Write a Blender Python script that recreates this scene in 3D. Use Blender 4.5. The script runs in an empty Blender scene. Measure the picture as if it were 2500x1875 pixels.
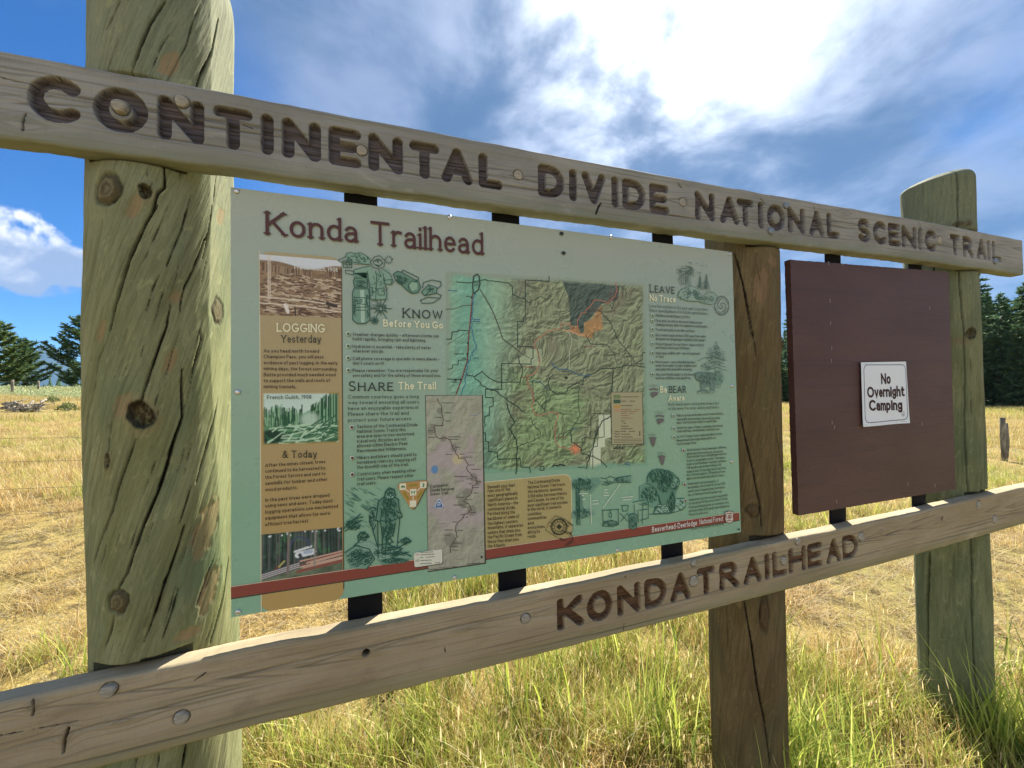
import bpy, math, random
import numpy as np
from mathutils import Matrix
random.seed(7)
RNG = np.random.default_rng(11)
scene = bpy.context.scene
COL = scene.collection

# ------------------------------------------------------------------ camera
FPX, IW, IH = 950.0, 2500.0, 1875.0
YAW, PITCH, ROLL = (math.radians(a) for a in (18.106, 1.094, -1.015))
CAM = np.array([0.2726, -0.8506, 0.4067])
def _rot(yaw, pitch, roll):
    cy, sy = math.cos(yaw), math.sin(yaw)
    fwd = np.array([sy*math.cos(pitch), cy*math.cos(pitch), math.sin(pitch)])
    r = np.array([cy, -sy, 0.0]); u = np.cross(r, fwd)
    return np.array([math.cos(roll)*r + math.sin(roll)*u, math.sin(roll)*r - math.cos(roll)*u, fwd])
R3 = _rot(YAW, PITCH, ROLL)            # rows: right, down, forward
cd = bpy.data.cameras.new('camera'); cam = bpy.data.objects.new('camera', cd); COL.objects.link(cam)
cd.sensor_width = 36.0; cd.lens = 36.0*FPX/IW; cd.clip_start = 0.02; cd.clip_end = 30000
M = np.eye(4); M[:3, 0] = R3[0]; M[:3, 1] = -R3[1]; M[:3, 2] = -R3[2]; M[:3, 3] = CAM
cam.matrix_world = Matrix(M.tolist())
scene.camera = cam
scene.render.resolution_x, scene.render.resolution_y = 1024, 768

# ------------------------------------------------------------------ light
SUN_AZ, SUN_EL = math.radians(42.5), math.radians(45.5)
SUN = np.array([math.sin(SUN_AZ)*math.cos(SUN_EL), math.cos(SUN_AZ)*math.cos(SUN_EL), math.sin(SUN_EL)])
SUN_STRENGTH, SKY_STRENGTH, EXPOSURE = 5.0, 0.066, 1.5
sl = bpy.data.lights.new('sun', 'SUN'); sl.energy = SUN_STRENGTH; sl.angle = math.radians(0.6); sl.color = (1.0, 0.93, 0.80)
so = bpy.data.objects.new('sun', sl); COL.objects.link(so)
zax = SUN; xax = np.cross([0, 0, 1], zax); xax /= np.linalg.norm(xax); yax = np.cross(zax, xax)
Ms = np.eye(4); Ms[:3, 0] = xax; Ms[:3, 1] = yax; Ms[:3, 2] = zax; Ms[:3, 3] = (6, 6, 12)
so.matrix_world = Matrix(Ms.tolist())
vs = scene.view_settings; vs.view_transform = 'Standard'; vs.look = 'None'; vs.exposure = EXPOSURE; vs.gamma = 1.0; vs.use_curve_mapping = False
scene.cycles.max_bounces = 6; scene.cycles.diffuse_bounces = 3; scene.cycles.transparent_max_bounces = 6
scene.cycles.use_denoising = True

def ray(u, v):
    d = R3.T @ np.array([(u-IW/2)/FPX, (v-IH/2)/FPX, 1.0]); return d
def unit_dir(u, v):
    d = ray(u, v); return d/np.linalg.norm(d)
def unp(u, v, y=0.0):                  # pixel -> point on the vertical plane Y = y that the sign's faces lie in
    d = ray(u, v); t = (y-CAM[1])/d[1]; return CAM+d*t
def at_depth(u, v, dep):
    return CAM+ray(u, v)*dep
def proj(X):
    c = R3 @ (np.asarray(X)-CAM); return IW/2+FPX*c[0]/c[2], IH/2+FPX*c[1]/c[2]

# ------------------------------------------------------------------ node helper
class NT:
    def __init__(s, tree): s.t = tree; s.n = tree.nodes; s.l = tree.links
    def add(s, typ, **kw):
        n = s.n.new(typ)
        for k, v in kw.items(): setattr(n, k, v)
        return n
    def put(s, sock, v):
        if v is None: return
        if isinstance(v, bpy.types.NodeSocket): s.l.new(v, sock)
        else:
            if hasattr(sock, 'default_value'):
                dv = sock.default_value
                if hasattr(dv, '__len__') and not hasattr(v, '__len__'): v = [v]*len(dv)
                if hasattr(dv, '__len__') and len(dv) == 4 and len(v) == 3: v = (*v, 1.0)
                sock.default_value = v
    def math(s, op, a, b=None, c=None, clamp=False):
        n = s.add('ShaderNodeMath', operation=op, use_clamp=clamp)
        for i, x in enumerate((a, b, c)):
            if x is not None: s.put(n.inputs[i], x)
        return n.outputs[0]
    def vmath(s, op, a, b=None, out=0):
        n = s.add('ShaderNodeVectorMath', operation=op)
        s.put(n.inputs[0], a)
        if b is not None: s.put(n.inputs[3 if op == 'SCALE' else 1], b)
        return n.outputs[out]
    def noise(s, vec, scale, detail=4, rough=0.55, dist=0.0, out='Fac'):
        n = s.add('ShaderNodeTexNoise', noise_dimensions='3D')
        if vec is not None: s.put(n.inputs['Vector'], vec)
        s.put(n.inputs['Scale'], scale); s.put(n.inputs['Detail'], detail); s.put(n.inputs['Roughness'], rough); s.put(n.inputs['Distortion'], dist)
        return n.outputs[out]
    def mix(s, f, a, b, mode='MIX'):
        n = s.add('ShaderNodeMix', data_type='RGBA', blend_type=mode)
        s.put(n.inputs[0], f); s.put(n.inputs[6], a); s.put(n.inputs[7], b)
        return n.outputs[2]
    def ramp(s, f, lo, hi, a=0.0, b=1.0, smooth=True):
        n = s.add('ShaderNodeMapRange', interpolation_type='SMOOTHSTEP' if smooth else 'LINEAR')
        for i, x in enumerate((f, lo, hi, a, b)): s.put(n.inputs[i], x)
        return n.outputs[0]
    def attr(s, name, out='Fac'):
        n = s.add('ShaderNodeAttribute', attribute_name=name); return n.outputs[out]
    def scalev(s, vec, sc):
        n = s.add('ShaderNodeVectorMath', operation='MULTIPLY'); s.put(n.inputs[0], vec); s.put(n.inputs[1], sc); return n.outputs[0]
    def bump(s, h, strength, dist):
        n = s.add('ShaderNodeBump'); s.put(n.inputs['Strength'], strength); s.put(n.inputs['Distance'], dist); s.put(n.inputs['Height'], h); return n.outputs[0]

def srgb(r, g, b):
    f = lambda c: c/12.92 if c <= 0.04045 else ((c+0.055)/1.055)**2.4
    return (f(r/255), f(g/255), f(b/255))
MATS = {}
def mat(name, col=None, rough=0.7, spec=0.3, build=None, metal=0.0):
    if name in MATS: return MATS[name]
    m = bpy.data.materials.new(name); m.use_nodes = True
    nt = NT(m.node_tree); b = m.node_tree.nodes['Principled BSDF']
    b.inputs['Roughness'].default_value = rough; b.inputs['Specular IOR Level'].default_value = spec; b.inputs['Metallic'].default_value = metal
    if col is not None: b.inputs['Base Color'].default_value = (*col, 1)
    if build: build(nt, b)
    MATS[name] = m
    return m

# ------------------------------------------------------------------ world: blue sky, broken cloud, sun behind thin cloud
def build_world():
    w = bpy.data.worlds.new('World'); scene.world = w; w.use_nodes = True
    w.node_tree.nodes.clear(); nt = NT(w.node_tree)
    out = nt.add('ShaderNodeOutputWorld'); bg = nt.add('ShaderNodeBackground')
    nt.l.new(bg.outputs[0], out.inputs[0])
    tc = nt.add('ShaderNodeTexCoord'); d = nt.vmath('NORMALIZE', tc.outputs['Generated'])
    sky = nt.add('ShaderNodeTexSky', sky_type='NISHITA', sun_disc=False, sun_elevation=SUN_EL, sun_rotation=SUN_AZ, altitude=1900, air_density=1.0, dust_density=0.25, ozone_density=3.0)
    hs = nt.add('ShaderNodeHueSaturation'); hs.inputs['Saturation'].default_value = SKY_SAT; nt.l.new(sky.outputs[0], hs.inputs['Color'])
    skyc = nt.mix(1.0, hs.outputs[0], SKY_TINT, 'MULTIPLY')
    sep = nt.add('ShaderNodeSeparateXYZ'); nt.l.new(d, sep.inputs[0]); dz = sep.outputs[2]
    s = SKY_STRENGTH
    k = 1.0/s
    # the cloud layer lies flat overhead
    den = nt.math('ADD', nt.math('MAXIMUM', dz, 0.0), 0.22)
    inv = nt.math('DIVIDE', 1.0, den)
    q = nt.vmath('SCALE', d, inv)
    n1 = nt.noise(nt.vmath('ADD', q, CLOUD_OFF), 0.95, 6, 0.52, 0.3)
    n2 = nt.noise(nt.vmath('ADD', q, (7.1, -3.3, 2.0)), 2.7, 7, 0.56, 0.35)
    n5 = nt.noise(nt.vmath('ADD', q, (1.1, 4.3, 2.0)), 6.0, 6, 0.55, 0.3)
    sd = nt.vmath('DOT_PRODUCT', d, tuple(SUN), out=1)
    sdm = nt.math('MAXIMUM', sd, 0.0)
    glow = nt.math('POWER', sdm, 42.0); glow2 = nt.math('POWER', sdm, 9.0)
    cov = nt.ramp(n1, 0.16, 0.40)
    cov = nt.math('MAXIMUM', cov, nt.ramp(sd, 0.80, 0.95))
    clr = nt.ramp(nt.vmath('DOT_PRODUCT', d, tuple(unit_dir(20, 560)), out=1), 0.84, 0.955)        # an open patch of blue
    wisp = nt.ramp(n2, 0.42, 0.75, 0.0, 0.55)
    cov = nt.mix(clr, cov, nt.math('MULTIPLY', wisp, nt.ramp(dz, 0.30, 0.62)))
    shade = nt.mix(nt.ramp(nt.math('ADD', nt.math('MULTIPLY', n2, 0.72), nt.math('MULTIPLY', n5, 0.28)), 0.34, 0.64), tuple(c*k for c in CLOUD_DARK), tuple(c*k for c in CLOUD_LIGHT))
    front = nt.ramp(sd, 0.12, -0.45)                     # unseen cloud away from the sun, whitened as fill for the sign's shaded face
    shade = nt.mix(nt.math('MULTIPLY', front, nt.ramp(n2, 0.25, 0.6, 0.45, 1.0)), shade, tuple(c*k for c in CLOUD_FILL))
    br = nt.math('ADD', nt.math('MULTIPLY', glow, nt.ramp(nt.math('ADD', nt.math('MULTIPLY', n2, 0.75), nt.math('MULTIPLY', n5, 0.25)), 0.33, 0.62, 0.25, 2.3)), nt.math('MULTIPLY', glow2, nt.ramp(nt.math('ADD', nt.math('MULTIPLY', n2, 0.6), nt.math('MULTIPLY', n5, 0.4)), 0.42, 0.66, 0.0, 0.15)))
    lit = nt.mix(br, (0, 0, 0), tuple(c*k for c in CLOUD_SUN))
    lit.node.clamp_factor = False
    cl = nt.mix(1.0, shade, lit, 'ADD')
    col = nt.mix(nt.math('MULTIPLY', cov, 0.92), skyc, cl)
    # one cumulus standing low in the open patch, others like it round the horizon
    for (u, v, ra, rb, seed) in CUMULUS:
        c = unit_dir(u, v)
        rx = np.cross(c, [0, 0, 1]); rx /= np.linalg.norm(rx); ry = np.cross(rx, c)
        a = nt.math('DIVIDE', nt.vmath('DOT_PRODUCT', d, tuple(rx), out=1), ra)
        b = nt.math('DIVIDE', nt.vmath('DOT_PRODUCT', d, tuple(ry), out=1), rb)
        b2 = nt.math('MULTIPLY', b, nt.ramp(b, -0.05, 0.05, 1.35, 1.0))
        e = nt.math('SUBTRACT', 1.0, nt.math('ADD', nt.math('MULTIPLY', a, a), nt.math('MULTIPLY', b2, b2)))
        nn = nt.noise(nt.vmath('ADD', d, (seed, seed, seed)), 17.0, 7, 0.52, 0.2)
        n3 = nt.noise(nt.vmath('ADD', d, (seed+3, seed, seed)), 11.0, 5, 0.5, 0.3)
        e = nt.math('ADD', e, nt.math('MULTIPLY', nt.math('SUBTRACT', nn, 0.5), 3.4))
        m = nt.math('MULTIPLY', nt.ramp(e, -0.05, 0.45), nt.ramp(nt.vmath('DOT_PRODUCT', d, tuple(c), out=1), 0.85, 0.9))
        top = nt.ramp(nt.math('ADD', b, nt.math('MULTIPLY', nt.math('SUBTRACT', n3, 0.5), 3.6)), -0.15, 0.75)
        cc = nt.mix(top, tuple(x*k for x in CUM_DARK), tuple(x*k for x in CUM_LIGHT))
        col = nt.mix(m, col, cc)
    # ground side of the sphere: dull straw
    col = nt.mix(nt.ramp(dz, -0.04, -0.01), tuple(x*k for x in (0.13, 0.115, 0.065)), col)
    nt.l.new(col, bg.inputs[0]); bg.inputs[1].default_value = s
SKY_TINT = (0.50, 0.74, 0.92); SKY_SAT = 1.25
CLOUD_OFF = (3.7, 1.2, 0.4)
CLOUD_DARK = (0.044, 0.080, 0.148); CLOUD_LIGHT = (0.112, 0.148, 0.226); CLOUD_SUN = (0.68, 0.68, 0.67); CLOUD_FILL = (0.52, 0.525, 0.535)
CUM_DARK = (0.13, 0.175, 0.27); CUM_LIGHT = (0.42, 0.425, 0.44)
CUMULUS = [(40, 645, 0.088, 0.072, 1.3)]
build_world()

# ------------------------------------------------------------------ mesh helpers
def mesh_np(name, verts, faces_flat, sizes, mats, attrs=None, smooth=True, mat_idx=None):
    me = bpy.data.meshes.new(name)
    verts = np.asarray(verts, np.float32); nv = len(verts)
    me.vertices.add(nv); me.vertices.foreach_set('co', verts.ravel())
    faces_flat = np.asarray(faces_flat, np.int32).ravel(); sizes = np.asarray(sizes, np.int32)
    me.loops.add(len(faces_flat)); me.loops.foreach_set('vertex_index', faces_flat)
    me.polygons.add(len(sizes)); st = np.zeros(len(sizes), np.int32); st[1:] = np.cumsum(sizes)[:-1]
    me.polygons.foreach_set('loop_start', st); me.polygons.foreach_set('loop_total', sizes)
    me.polygons.foreach_set('use_smooth', np.full(len(sizes), smooth))
    for m in (mats if isinstance(mats, (list, tuple)) else [mats]): me.materials.append(m)
    if mat_idx is not None: me.polygons.foreach_set('material_index', np.asarray(mat_idx, np.int32))
    me.update(calc_edges=True)
    for k, a in (attrs or {}).items():
        a = np.asarray(a, np.float32)
        if a.ndim == 1: at = me.attributes.new(k, 'FLOAT', 'POINT'); at.data.foreach_set('value', a)
        elif a.shape[1] == 3: at = me.attributes.new(k, 'FLOAT_VECTOR', 'POINT'); at.data.foreach_set('vector', a.ravel())
        else: at = me.attributes.new(k, 'FLOAT_COLOR', 'POINT'); at.data.foreach_set('color', a.ravel())
    me.validate()
    return me
def quads(n, m, wrap=False):
    i = np.arange(n-1)[:, None]; mm = m if wrap else m-1; j = np.arange(mm)[None, :]; j2 = (j+1) % m
    return np.stack([i*m+j, i*m+j2, (i+1)*m+j2, (i+1)*m+j], -1).reshape(-1, 4)
def link(name, me, parent=None, label=None, cat=None, group=None, kind=None):
    o = bpy.data.objects.new(name, me); COL.objects.link(o)
    if parent is not None: o.parent = parent
    for k, v in (('label', label), ('category', cat), ('group', group), ('kind', kind)):
        if v: o[k] = v
    return o
def empty(name, loc, label, cat, group=None):
    o = link(name, None, None, label, cat, group); o.location = loc; o.empty_display_size = 0.1
    bpy.context.view_layer.update()
    return o
def child(name, me, parent, label=None, kind=None):     # mesh given in world coordinates
    o = link(name, me, parent, label, None, None, kind)
    chain = np.zeros(3); p = parent
    while p is not None: chain += np.array(p.location); p = p.parent
    o.location = tuple(-chain)
    return o
class MB:                                               # small polygon collector, world coordinates
    def __init__(s): s.v = []; s.f = []; s.c = []
    def poly(s, pts): n = len(s.v); s.v += [tuple(p) for p in pts]; s.f.append(tuple(range(n, n+len(pts))))
    def box(s, lo, hi, ch=0.0):
        (x0, y0, z0), (x1, y1, z1) = lo, hi; n = len(s.v)
        s.v += [(x0,y0,z0),(x1,y0,z0),(x1,y1,z0),(x0,y1,z0),(x0,y0,z1),(x1,y0,z1),(x1,y1,z1),(x0,y1,z1)]
        s.f += [tuple(n+i for i in f) for f in ((0,3,2,1),(4,5,6,7),(0,1,5,4),(1,2,6,5),(2,3,7,6),(3,0,4,7))]
    def tube(s, pts, rad, n=8, cap=True):
        pts = [np.array(p, float) for p in pts]; rad = rad if hasattr(rad, '__len__') else [rad]*len(pts)
        base = len(s.v); up = np.array([0.13, 0.31, 0.94])
        for i, p in enumerate(pts):
            t = pts[min(i+1, len(pts)-1)]-pts[max(i-1, 0)]; t /= np.linalg.norm(t)+1e-12
            a = np.cross(t, up); na = np.linalg.norm(a)
            if na < 1e-3: a = np.cross(t, [1, 0, 0]); na = np.linalg.norm(a)
            a /= na; b = np.cross(t, a)
            for k in range(n):
                w = 2*math.pi*k/n; s.v.append(tuple(p+rad[i]*(math.cos(w)*a+math.sin(w)*b)))
        for i in range(len(pts)-1):
            for k in range(n):
                s.f.append((base+i*n+k, base+i*n+(k+1) % n, base+(i+1)*n+(k+1) % n, base+(i+1)*n+k))
        if cap:
            s.f.append(tuple(base+k for k in reversed(range(n)))); s.f.append(tuple(base+(len(pts)-1)*n+k for k in range(n)))
    def mesh(s, name, m, smooth=False, attrs=None):
        return mesh_np(name, np.array(s.v), np.concatenate([np.array(f) for f in s.f]), [len(f) for f in s.f], m, attrs, smooth)

def vnoise(x, y, seed=0):                               # smooth value noise, numpy
    r = np.random.default_rng(seed); T = r.random((64, 64))
    xi = np.floor(x).astype(int); yi = np.floor(y).astype(int); fx = x-xi; fy = y-yi
    fx = fx*fx*(3-2*fx); fy = fy*fy*(3-2*fy)
    g = lambda a, b: T[a % 64, b % 64]
    return (g(xi, yi)*(1-fx)+g(xi+1, yi)*fx)*(1-fy)+(g(xi, yi+1)*(1-fx)+g(xi+1, yi+1)*fx)*fy
def fbm(x, y, oct=5, seed=0, gain=0.5):
    t = 0; a = 1; n = 0
    for o in range(oct): t = t+a*vnoise(x*2**o+17.3*o, y*2**o+9.1*o, seed+o); n += a; a *= gain
    return t/n
def sstep(x, a, b):
    t = np.clip((x-a)/(b-a), 0, 1); return t*t*(3-2*t)
def segdist(px, py, pts):
    d = np.full(px.shape, 1e9)
    for (x0, y0), (x1, y1) in zip(pts[:-1], pts[1:]):
        dx, dy = x1-x0, y1-y0; L = dx*dx+dy*dy+1e-18
        t = np.clip(((px-x0)*dx+(py-y0)*dy)/L, 0, 1)
        d = np.minimum(d, np.hypot(px-x0-t*dx, py-y0-t*dy))
    return d
# ------------------------------------------------------------------ a stroke alphabet (skeletons); serifs are added on demand
def _arc(cx, cy, rx, ry, a0, a1, n=None):
    n = n or max(4, int(abs(a1-a0)/24)+1)
    return [(cx+rx*math.cos(math.radians(a0+(a1-a0)*i/n)), cy+ry*math.sin(math.radians(a0+(a1-a0)*i/n))) for i in range(n+1)]
A_ = _arc
GL = {}
def G(ch, w, *st): GL[ch] = (w, [list(s) for s in st])
xh = 0.66
G('A', .84, [(0,0),(.42,1),(.84,0)], [(.16,.33),(.68,.33)])
G('B', .62, [(0,0),(0,1)], [(0,1),(.3,1)]+A_(.3,.77,.25,.23,90,-90)+[(0,.54)], [(.3,.54)]+A_(.33,.27,.29,.27,90,-90)+[(0,0)])
G('C', .80, A_(.45,.5,.45,.5,48,312,13))
G('D', .76, [(0,0),(0,1)], [(0,1),(.3,1)]+A_(.3,.5,.46,.5,90,-90,9)+[(0,0)])
G('E', .56, [(0,0),(0,1)], [(0,1),(.55,1)], [(0,.52),(.47,.52)], [(0,0),(.56,0)])
G('F', .54, [(0,0),(0,1)], [(0,1),(.54,1)], [(0,.52),(.45,.52)])
G('G', .86, A_(.45,.5,.45,.5,48,335,13)+[(.86,.42)], [(.5,.42),(.88,.42)])
G('H', .72, [(0,0),(0,1)], [(.72,0),(.72,1)], [(0,.52),(.72,.52)])
G('I', .0, [(0,0),(0,1)])
G('J', .36, [(.36,1),(.36,.2)]+A_(.18,.2,.18,.2,0,-150))
G('K', .66, [(0,0),(0,1)], [(.62,1),(.02,.42)], [(.2,.58),(.66,0)])
G('L', .54, [(0,0),(0,1)], [(0,0),(.54,0)])
G('M', .9, [(0,0),(.08,1),(.45,.2),(.82,1),(.9,0)])
G('N', .74, [(0,0),(0,1)], [(0,1),(.74,0)], [(.74,0),(.74,1)])
G('O', .9, A_(.45,.5,.45,.5,0,360,18))
G('P', .56, [(0,0),(0,1)], [(0,1),(.3,1)]+A_(.3,.74,.27,.26,90,-90)+[(0,.48)])
G('Q', .9, A_(.45,.5,.45,.5,0,360,18), [(.5,.25),(.9,-.12)])
G('R', .64, [(0,0),(0,1)], [(0,1),(.3,1)]+A_(.3,.75,.27,.25,90,-90)+[(0,.5)], [(.28,.5),(.64,0)])
G('S', .56, A_(.28,.745,.25,.255,35,270,9)+A_(.28,.245,.28,.245,90,-145,9))
G('T', .72, [(0,1),(.72,1)], [(.36,0),(.36,1)])
G('U', .7, [(0,1),(0,.32)]+A_(.35,.32,.35,.32,180,360,8)+[(.7,1)])
G('V', .8, [(0,1),(.4,0),(.8,1)])
G('W', 1.1, [(0,1),(.28,0),(.55,.9),(.82,0),(1.1,1)])
G('X', .72, [(0,0),(.72,1)], [(0,1),(.72,0)])
G('Y', .74, [(0,1),(.37,.48),(.74,1)], [(.37,.48),(.37,0)])
G('Z', .64, [(0,1),(.62,1),(0,0),(.64,0)])
G('a', .44, A_(.21,.44,.2,.22,155,0,6)+[(.42,0)], [(.42,.38),(.2,.37)]+A_(.19,.185,.19,.185,90,330,8)+[(.42,.18)])
G('b', .48, [(0,0),(0,1.02)], A_(.22,.33,.25,.33,140,-140,10))
G('c', .42, A_(.24,.33,.24,.33,45,315,9))
G('d', .48, [(.48,0),(.48,1.02)], A_(.26,.33,.25,.33,40,320,10))
G('e', .46, [(.04,.35),(.45,.35)], A_(.24,.33,.23,.33,5,318,10))
G('f', .3, [(.12,0),(.12,.8)]+A_(.28,.82,.16,.2,180,70,4), [(0,xh),(.28,xh)])
G('g', .46, A_(.23,.37,.22,.29,0,360,12), [(.45,xh),(.45,-.06)]+A_(.23,-.06,.22,.22,0,-150,6))
G('h', .46, [(0,0),(0,1.02)], [(0,.42)]+A_(.23,.42,.23,.24,180,0,7)+[(.46,0)])
G('i', .0, [(0,0),(0,xh)], [(0,.88),(0,.93)])
G('j', .1, [(.1,xh),(.1,-.08)]+A_(-.05,-.08,.15,.18,0,-110,4), [(.1,.88),(.1,.93)])
G('k', .44, [(0,0),(0,1.02)], [(.4,xh),(.02,.26)], [(.13,.38),(.44,0)])
G('l', .0, [(0,0),(0,1.02)])
G('m', .76, [(0,0),(0,xh)], [(0,.42)]+A_(.19,.44,.19,.22,180,0,6)+[(.38,0)], [(.38,.42)]+A_(.57,.44,.19,.22,180,0,6)+[(.76,0)])
G('n', .46, [(0,0),(0,xh)], [(0,.42)]+A_(.23,.42,.23,.24,180,0,7)+[(.46,0)])
G('o', .5, A_(.25,.33,.25,.33,0,360,14))
G('p', .48, [(0,-.28),(0,xh)], A_(.22,.33,.25,.33,140,-140,10))
G('q', .48, [(.48,-.28),(.48,xh)], A_(.26,.33,.25,.33,40,320,10))
G('r', .3, [(0,0),(0,xh)], [(0,.4)]+A_(.22,.42,.22,.24,180,65,5))
G('s', .36, A_(.18,.485,.16,.175,40,270,7)+A_(.18,.155,.18,.155,90,-145,7))
G('t', .3, [(.1,.9),(.1,.16)]+A_(.25,.16,.15,.16,180,290,4), [(0,xh),(.28,xh)])
G('u', .46, [(0,xh),(0,.24)]+A_(.23,.24,.23,.24,180,360,7), [(.46,xh),(.46,0)])
G('v', .48, [(0,xh),(.24,0),(.48,xh)])
G('w', .7, [(0,xh),(.18,0),(.35,.6),(.52,0),(.7,xh)])
G('x', .46, [(0,0),(.46,xh)], [(0,xh),(.46,0)])
G('y', .48, [(0,xh),(.24,0)], [(.48,xh),(.2,-.2),(.02,-.27)])
G('z', .42, [(0,xh),(.4,xh),(0,0),(.42,0)])
G('1', .2, [(0,.82),(.16,1),(.16,0)])
G('2', .5, A_(.25,.74,.24,.26,160,-20,7)+[(0,0),(.5,0)])
G('3', .48, A_(.22,.76,.22,.24,150,-80,7)+A_(.22,.26,.25,.26,80,-150,7))
G('4', .54, [(.4,0),(.4,1),(0,.28),(.54,.28)])
G('8', .5, A_(.25,.76,.21,.24,0,360,10), A_(.25,.26,.25,.26,0,360,10))
G('9', .5, A_(.25,.7,.24,.3,0,360,10), [(.49,.7),(.36,.14),(.2,0)])
G('0', .54, A_(.27,.5,.27,.5,0,360,14))
G('&', .74, [(.72,0),(.2,.66)]+A_(.33,.82,.16,.18,220,-30,8)+[(.1,.4)]+A_(.24,.22,.24,.22,130,300,6)+[(.66,.45)])
G('-', .26, [(0,.36),(.26,.36)])
G('~', .42, [(0,.36),(.42,.36)])
G('.', .0, [(0,0),(0,.06)])
G(',', .06, [(.05,.06),(0,-.14)])
G(':', .0, [(0,0),(0,.06)], [(0,.5),(0,.56)])
G('!', .0, [(0,.28),(0,1)], [(0,0),(0,.06)])
G("'", .0, [(0,.8),(0,1)])
G('/', .3, [(0,-.1),(.3,1)])
G('(', .16, A_(.3,.45,.28,.62,140,220,4))
G(')', .16, A_(-.14,.45,.28,.62,40,-40,4))
G('?', .4, A_(.2,.76,.2,.24,160,-60,6)+[(.2,.28)], [(.2,0),(.2,.06)])

def layout(text, wt, gap=0.2, caps_small=0.0):
    """-> list of (strokes, isupper) and the width, cap height 1"""
    x = wt/2; out = []; prev = None
    for i, ch in enumerate(text):
        if ch == ' ': x += 0.34; continue
        k = 1.0
        if caps_small and i > 0 and text[i-1] != ' ': k = caps_small
        w, st = GL[ch]
        out.append([[(x+px*k, py*k) for px, py in s] for s in st])
        x += w*k+wt+gap
    return out, x-gap-wt/2

def ribbon(pts, w, ext=True):
    """polyline -> quads strip (2-D), list of (left,right) points"""
    P = np.array(pts, float)
    keep = [0]+[i for i in range(1, len(P)) if np.hypot(*(P[i]-P[i-1])) > 1e-6]; P = P[keep]
    if len(P) < 2: return None
    if np.hypot(*(P[0]-P[-1])) < 1e-6: ext = False
    T = np.diff(P, axis=0); T /= np.linalg.norm(T, axis=1)[:, None]+1e-12
    if ext: P[0] -= T[0]*w*0.5; P[-1] += T[-1]*w*0.5
    N = np.zeros_like(P); N[0] = T[0]; N[-1] = T[-1]
    if len(P) > 2:
        N[1:-1] = T[:-1]+T[1:]
    ln = np.linalg.norm(N, axis=1)[:, None]; N = N/np.where(ln < 1e-6, 1, ln)
    nor = np.stack([-N[:, 1], N[:, 0]], -1)
    sc = np.ones(len(P))
    if len(P) > 2: sc[1:-1] = 1/np.clip(np.abs((N[1:-1]*T[:-1]).sum(1)), 0.42, 1)
    return P+nor*(w/2*sc)[:, None], P-nor*(w/2*sc)[:, None]

class Flat:
    """flat print on a vertical plane: strips and polygons, each a hair in front of the last"""
    def __init__(s, y, step=0.000012): s.v = []; s.f = []; s.y = y; s.step = step; s.k = 0; s.col = []; s.curcol = None
    def _y(s): s.k += 1; return s.y-s.step*(s.k % 24)
    def strip(s, pts, w, ext=True):            # pts are (x,z) metres
        r = ribbon(pts, w, ext)
        if r is None: return
        L, Rr = r; y = s._y(); n = len(s.v)
        for a, b in zip(L, Rr): s.v += [(a[0], y, a[1]), (b[0], y, b[1])]
        for i in range(len(L)-1): s.f.append((n+2*i, n+2*i+1, n+2*i+3, n+2*i+2))
        if s.curcol: s.col += [s.curcol]*(2*len(L))
    def poly(s, pts):
        y = s._y(); n = len(s.v); s.v += [(p[0], y, p[1]) for p in pts]; s.f.append(tuple(range(n, n+len(pts))))
        if s.curcol: s.col += [s.curcol]*len(pts)
    def text(s, text, P0, P1, cap, wt=0.12, serif=False, gap=0.2, small=0.0, keep=False):
        """baseline from P0 to P1 (x,z); cap height in metres"""
        gl, W = layout(text, wt, gap, small)
        P0 = np.array(P0); P1 = np.array(P1); ax = (P1-P0)/W; up = np.array([0.0, cap])
        for st in gl:
            for stroke in st:
                s.strip_aff(stroke, wt, P0, ax, up)
                if serif:
                    for e, o in ((0, 1), (-1, -2)):
                        (x, y), (x2, y2) = stroke[e], stroke[o]
                        if abs(y2-y) > 0.6*abs(x2-x) and (abs(y) < .03 or abs(y-1) < .03 or abs(y-xh) < .03 or abs(y-xh*.0-1.02) < .02 or abs(y+.28) < .02):
                            h = wt*0.62+0.055; lo = h
                            if (abs(y-xh) < .03 or abs(y-1.02) < .02): lo = h; hi = wt*0.3
                            else: hi = h
                            yy = y-wt*0.22 if y > .3 else y+wt*0.22
                            s.strip_aff([(x-lo, yy), (x+hi, yy)], wt*0.55, P0, ax, up, False)
    def strip_aff(s, stroke, w, P0, ax, up, ext=True):
        r = ribbon(stroke, w, ext)
        if r is None: return
        y = s._y(); n = len(s.v); L, Rr = r
        for a, b in zip(L, Rr):
            for q in (a, b):
                p = P0+ax*q[0]+up*q[1]; s.v.append((p[0], y, p[1]))
        for i in range(len(L)-1): s.f.append((n+2*i, n+2*i+1, n+2*i+3, n+2*i+2))
        if s.curcol: s.col += [s.curcol]*(2*len(L))
    def mesh(s, name, m):
        at = {'Col': np.array([(*c, 1) for c in s.col])} if s.col else None
        return mesh_np(name, np.array(s.v), np.concatenate([np.array(f) for f in s.f]), [len(f) for f in s.f], m, at, False)
def grid_print(name, quad, rgb, y, m):
    """rgb[h,w,3] laid on the quad TL,TR,BR,BL (x,z) as a fine colour grid"""
    h, w, _ = rgb.shape; TL, TR, BR, BL = (np.array(p) for p in quad)
    a = np.linspace(0, 1, w)[None, :, None]; b = np.linspace(0, 1, h)[:, None, None]
    P = (TL*(1-a)+TR*a)*(1-b)+(BL*(1-a)+BR*a)*b
    V = np.stack([P[..., 0], np.full((h, w), y), P[..., 1]], -1).reshape(-1, 3)
    F = quads(h, w)
    return mesh_np(name, V, F[:, ::-1], np.full(len(F), 4), m, {'Col': np.concatenate([rgb.reshape(-1, 3), np.ones((h*w, 1))], 1)}, False)
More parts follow.
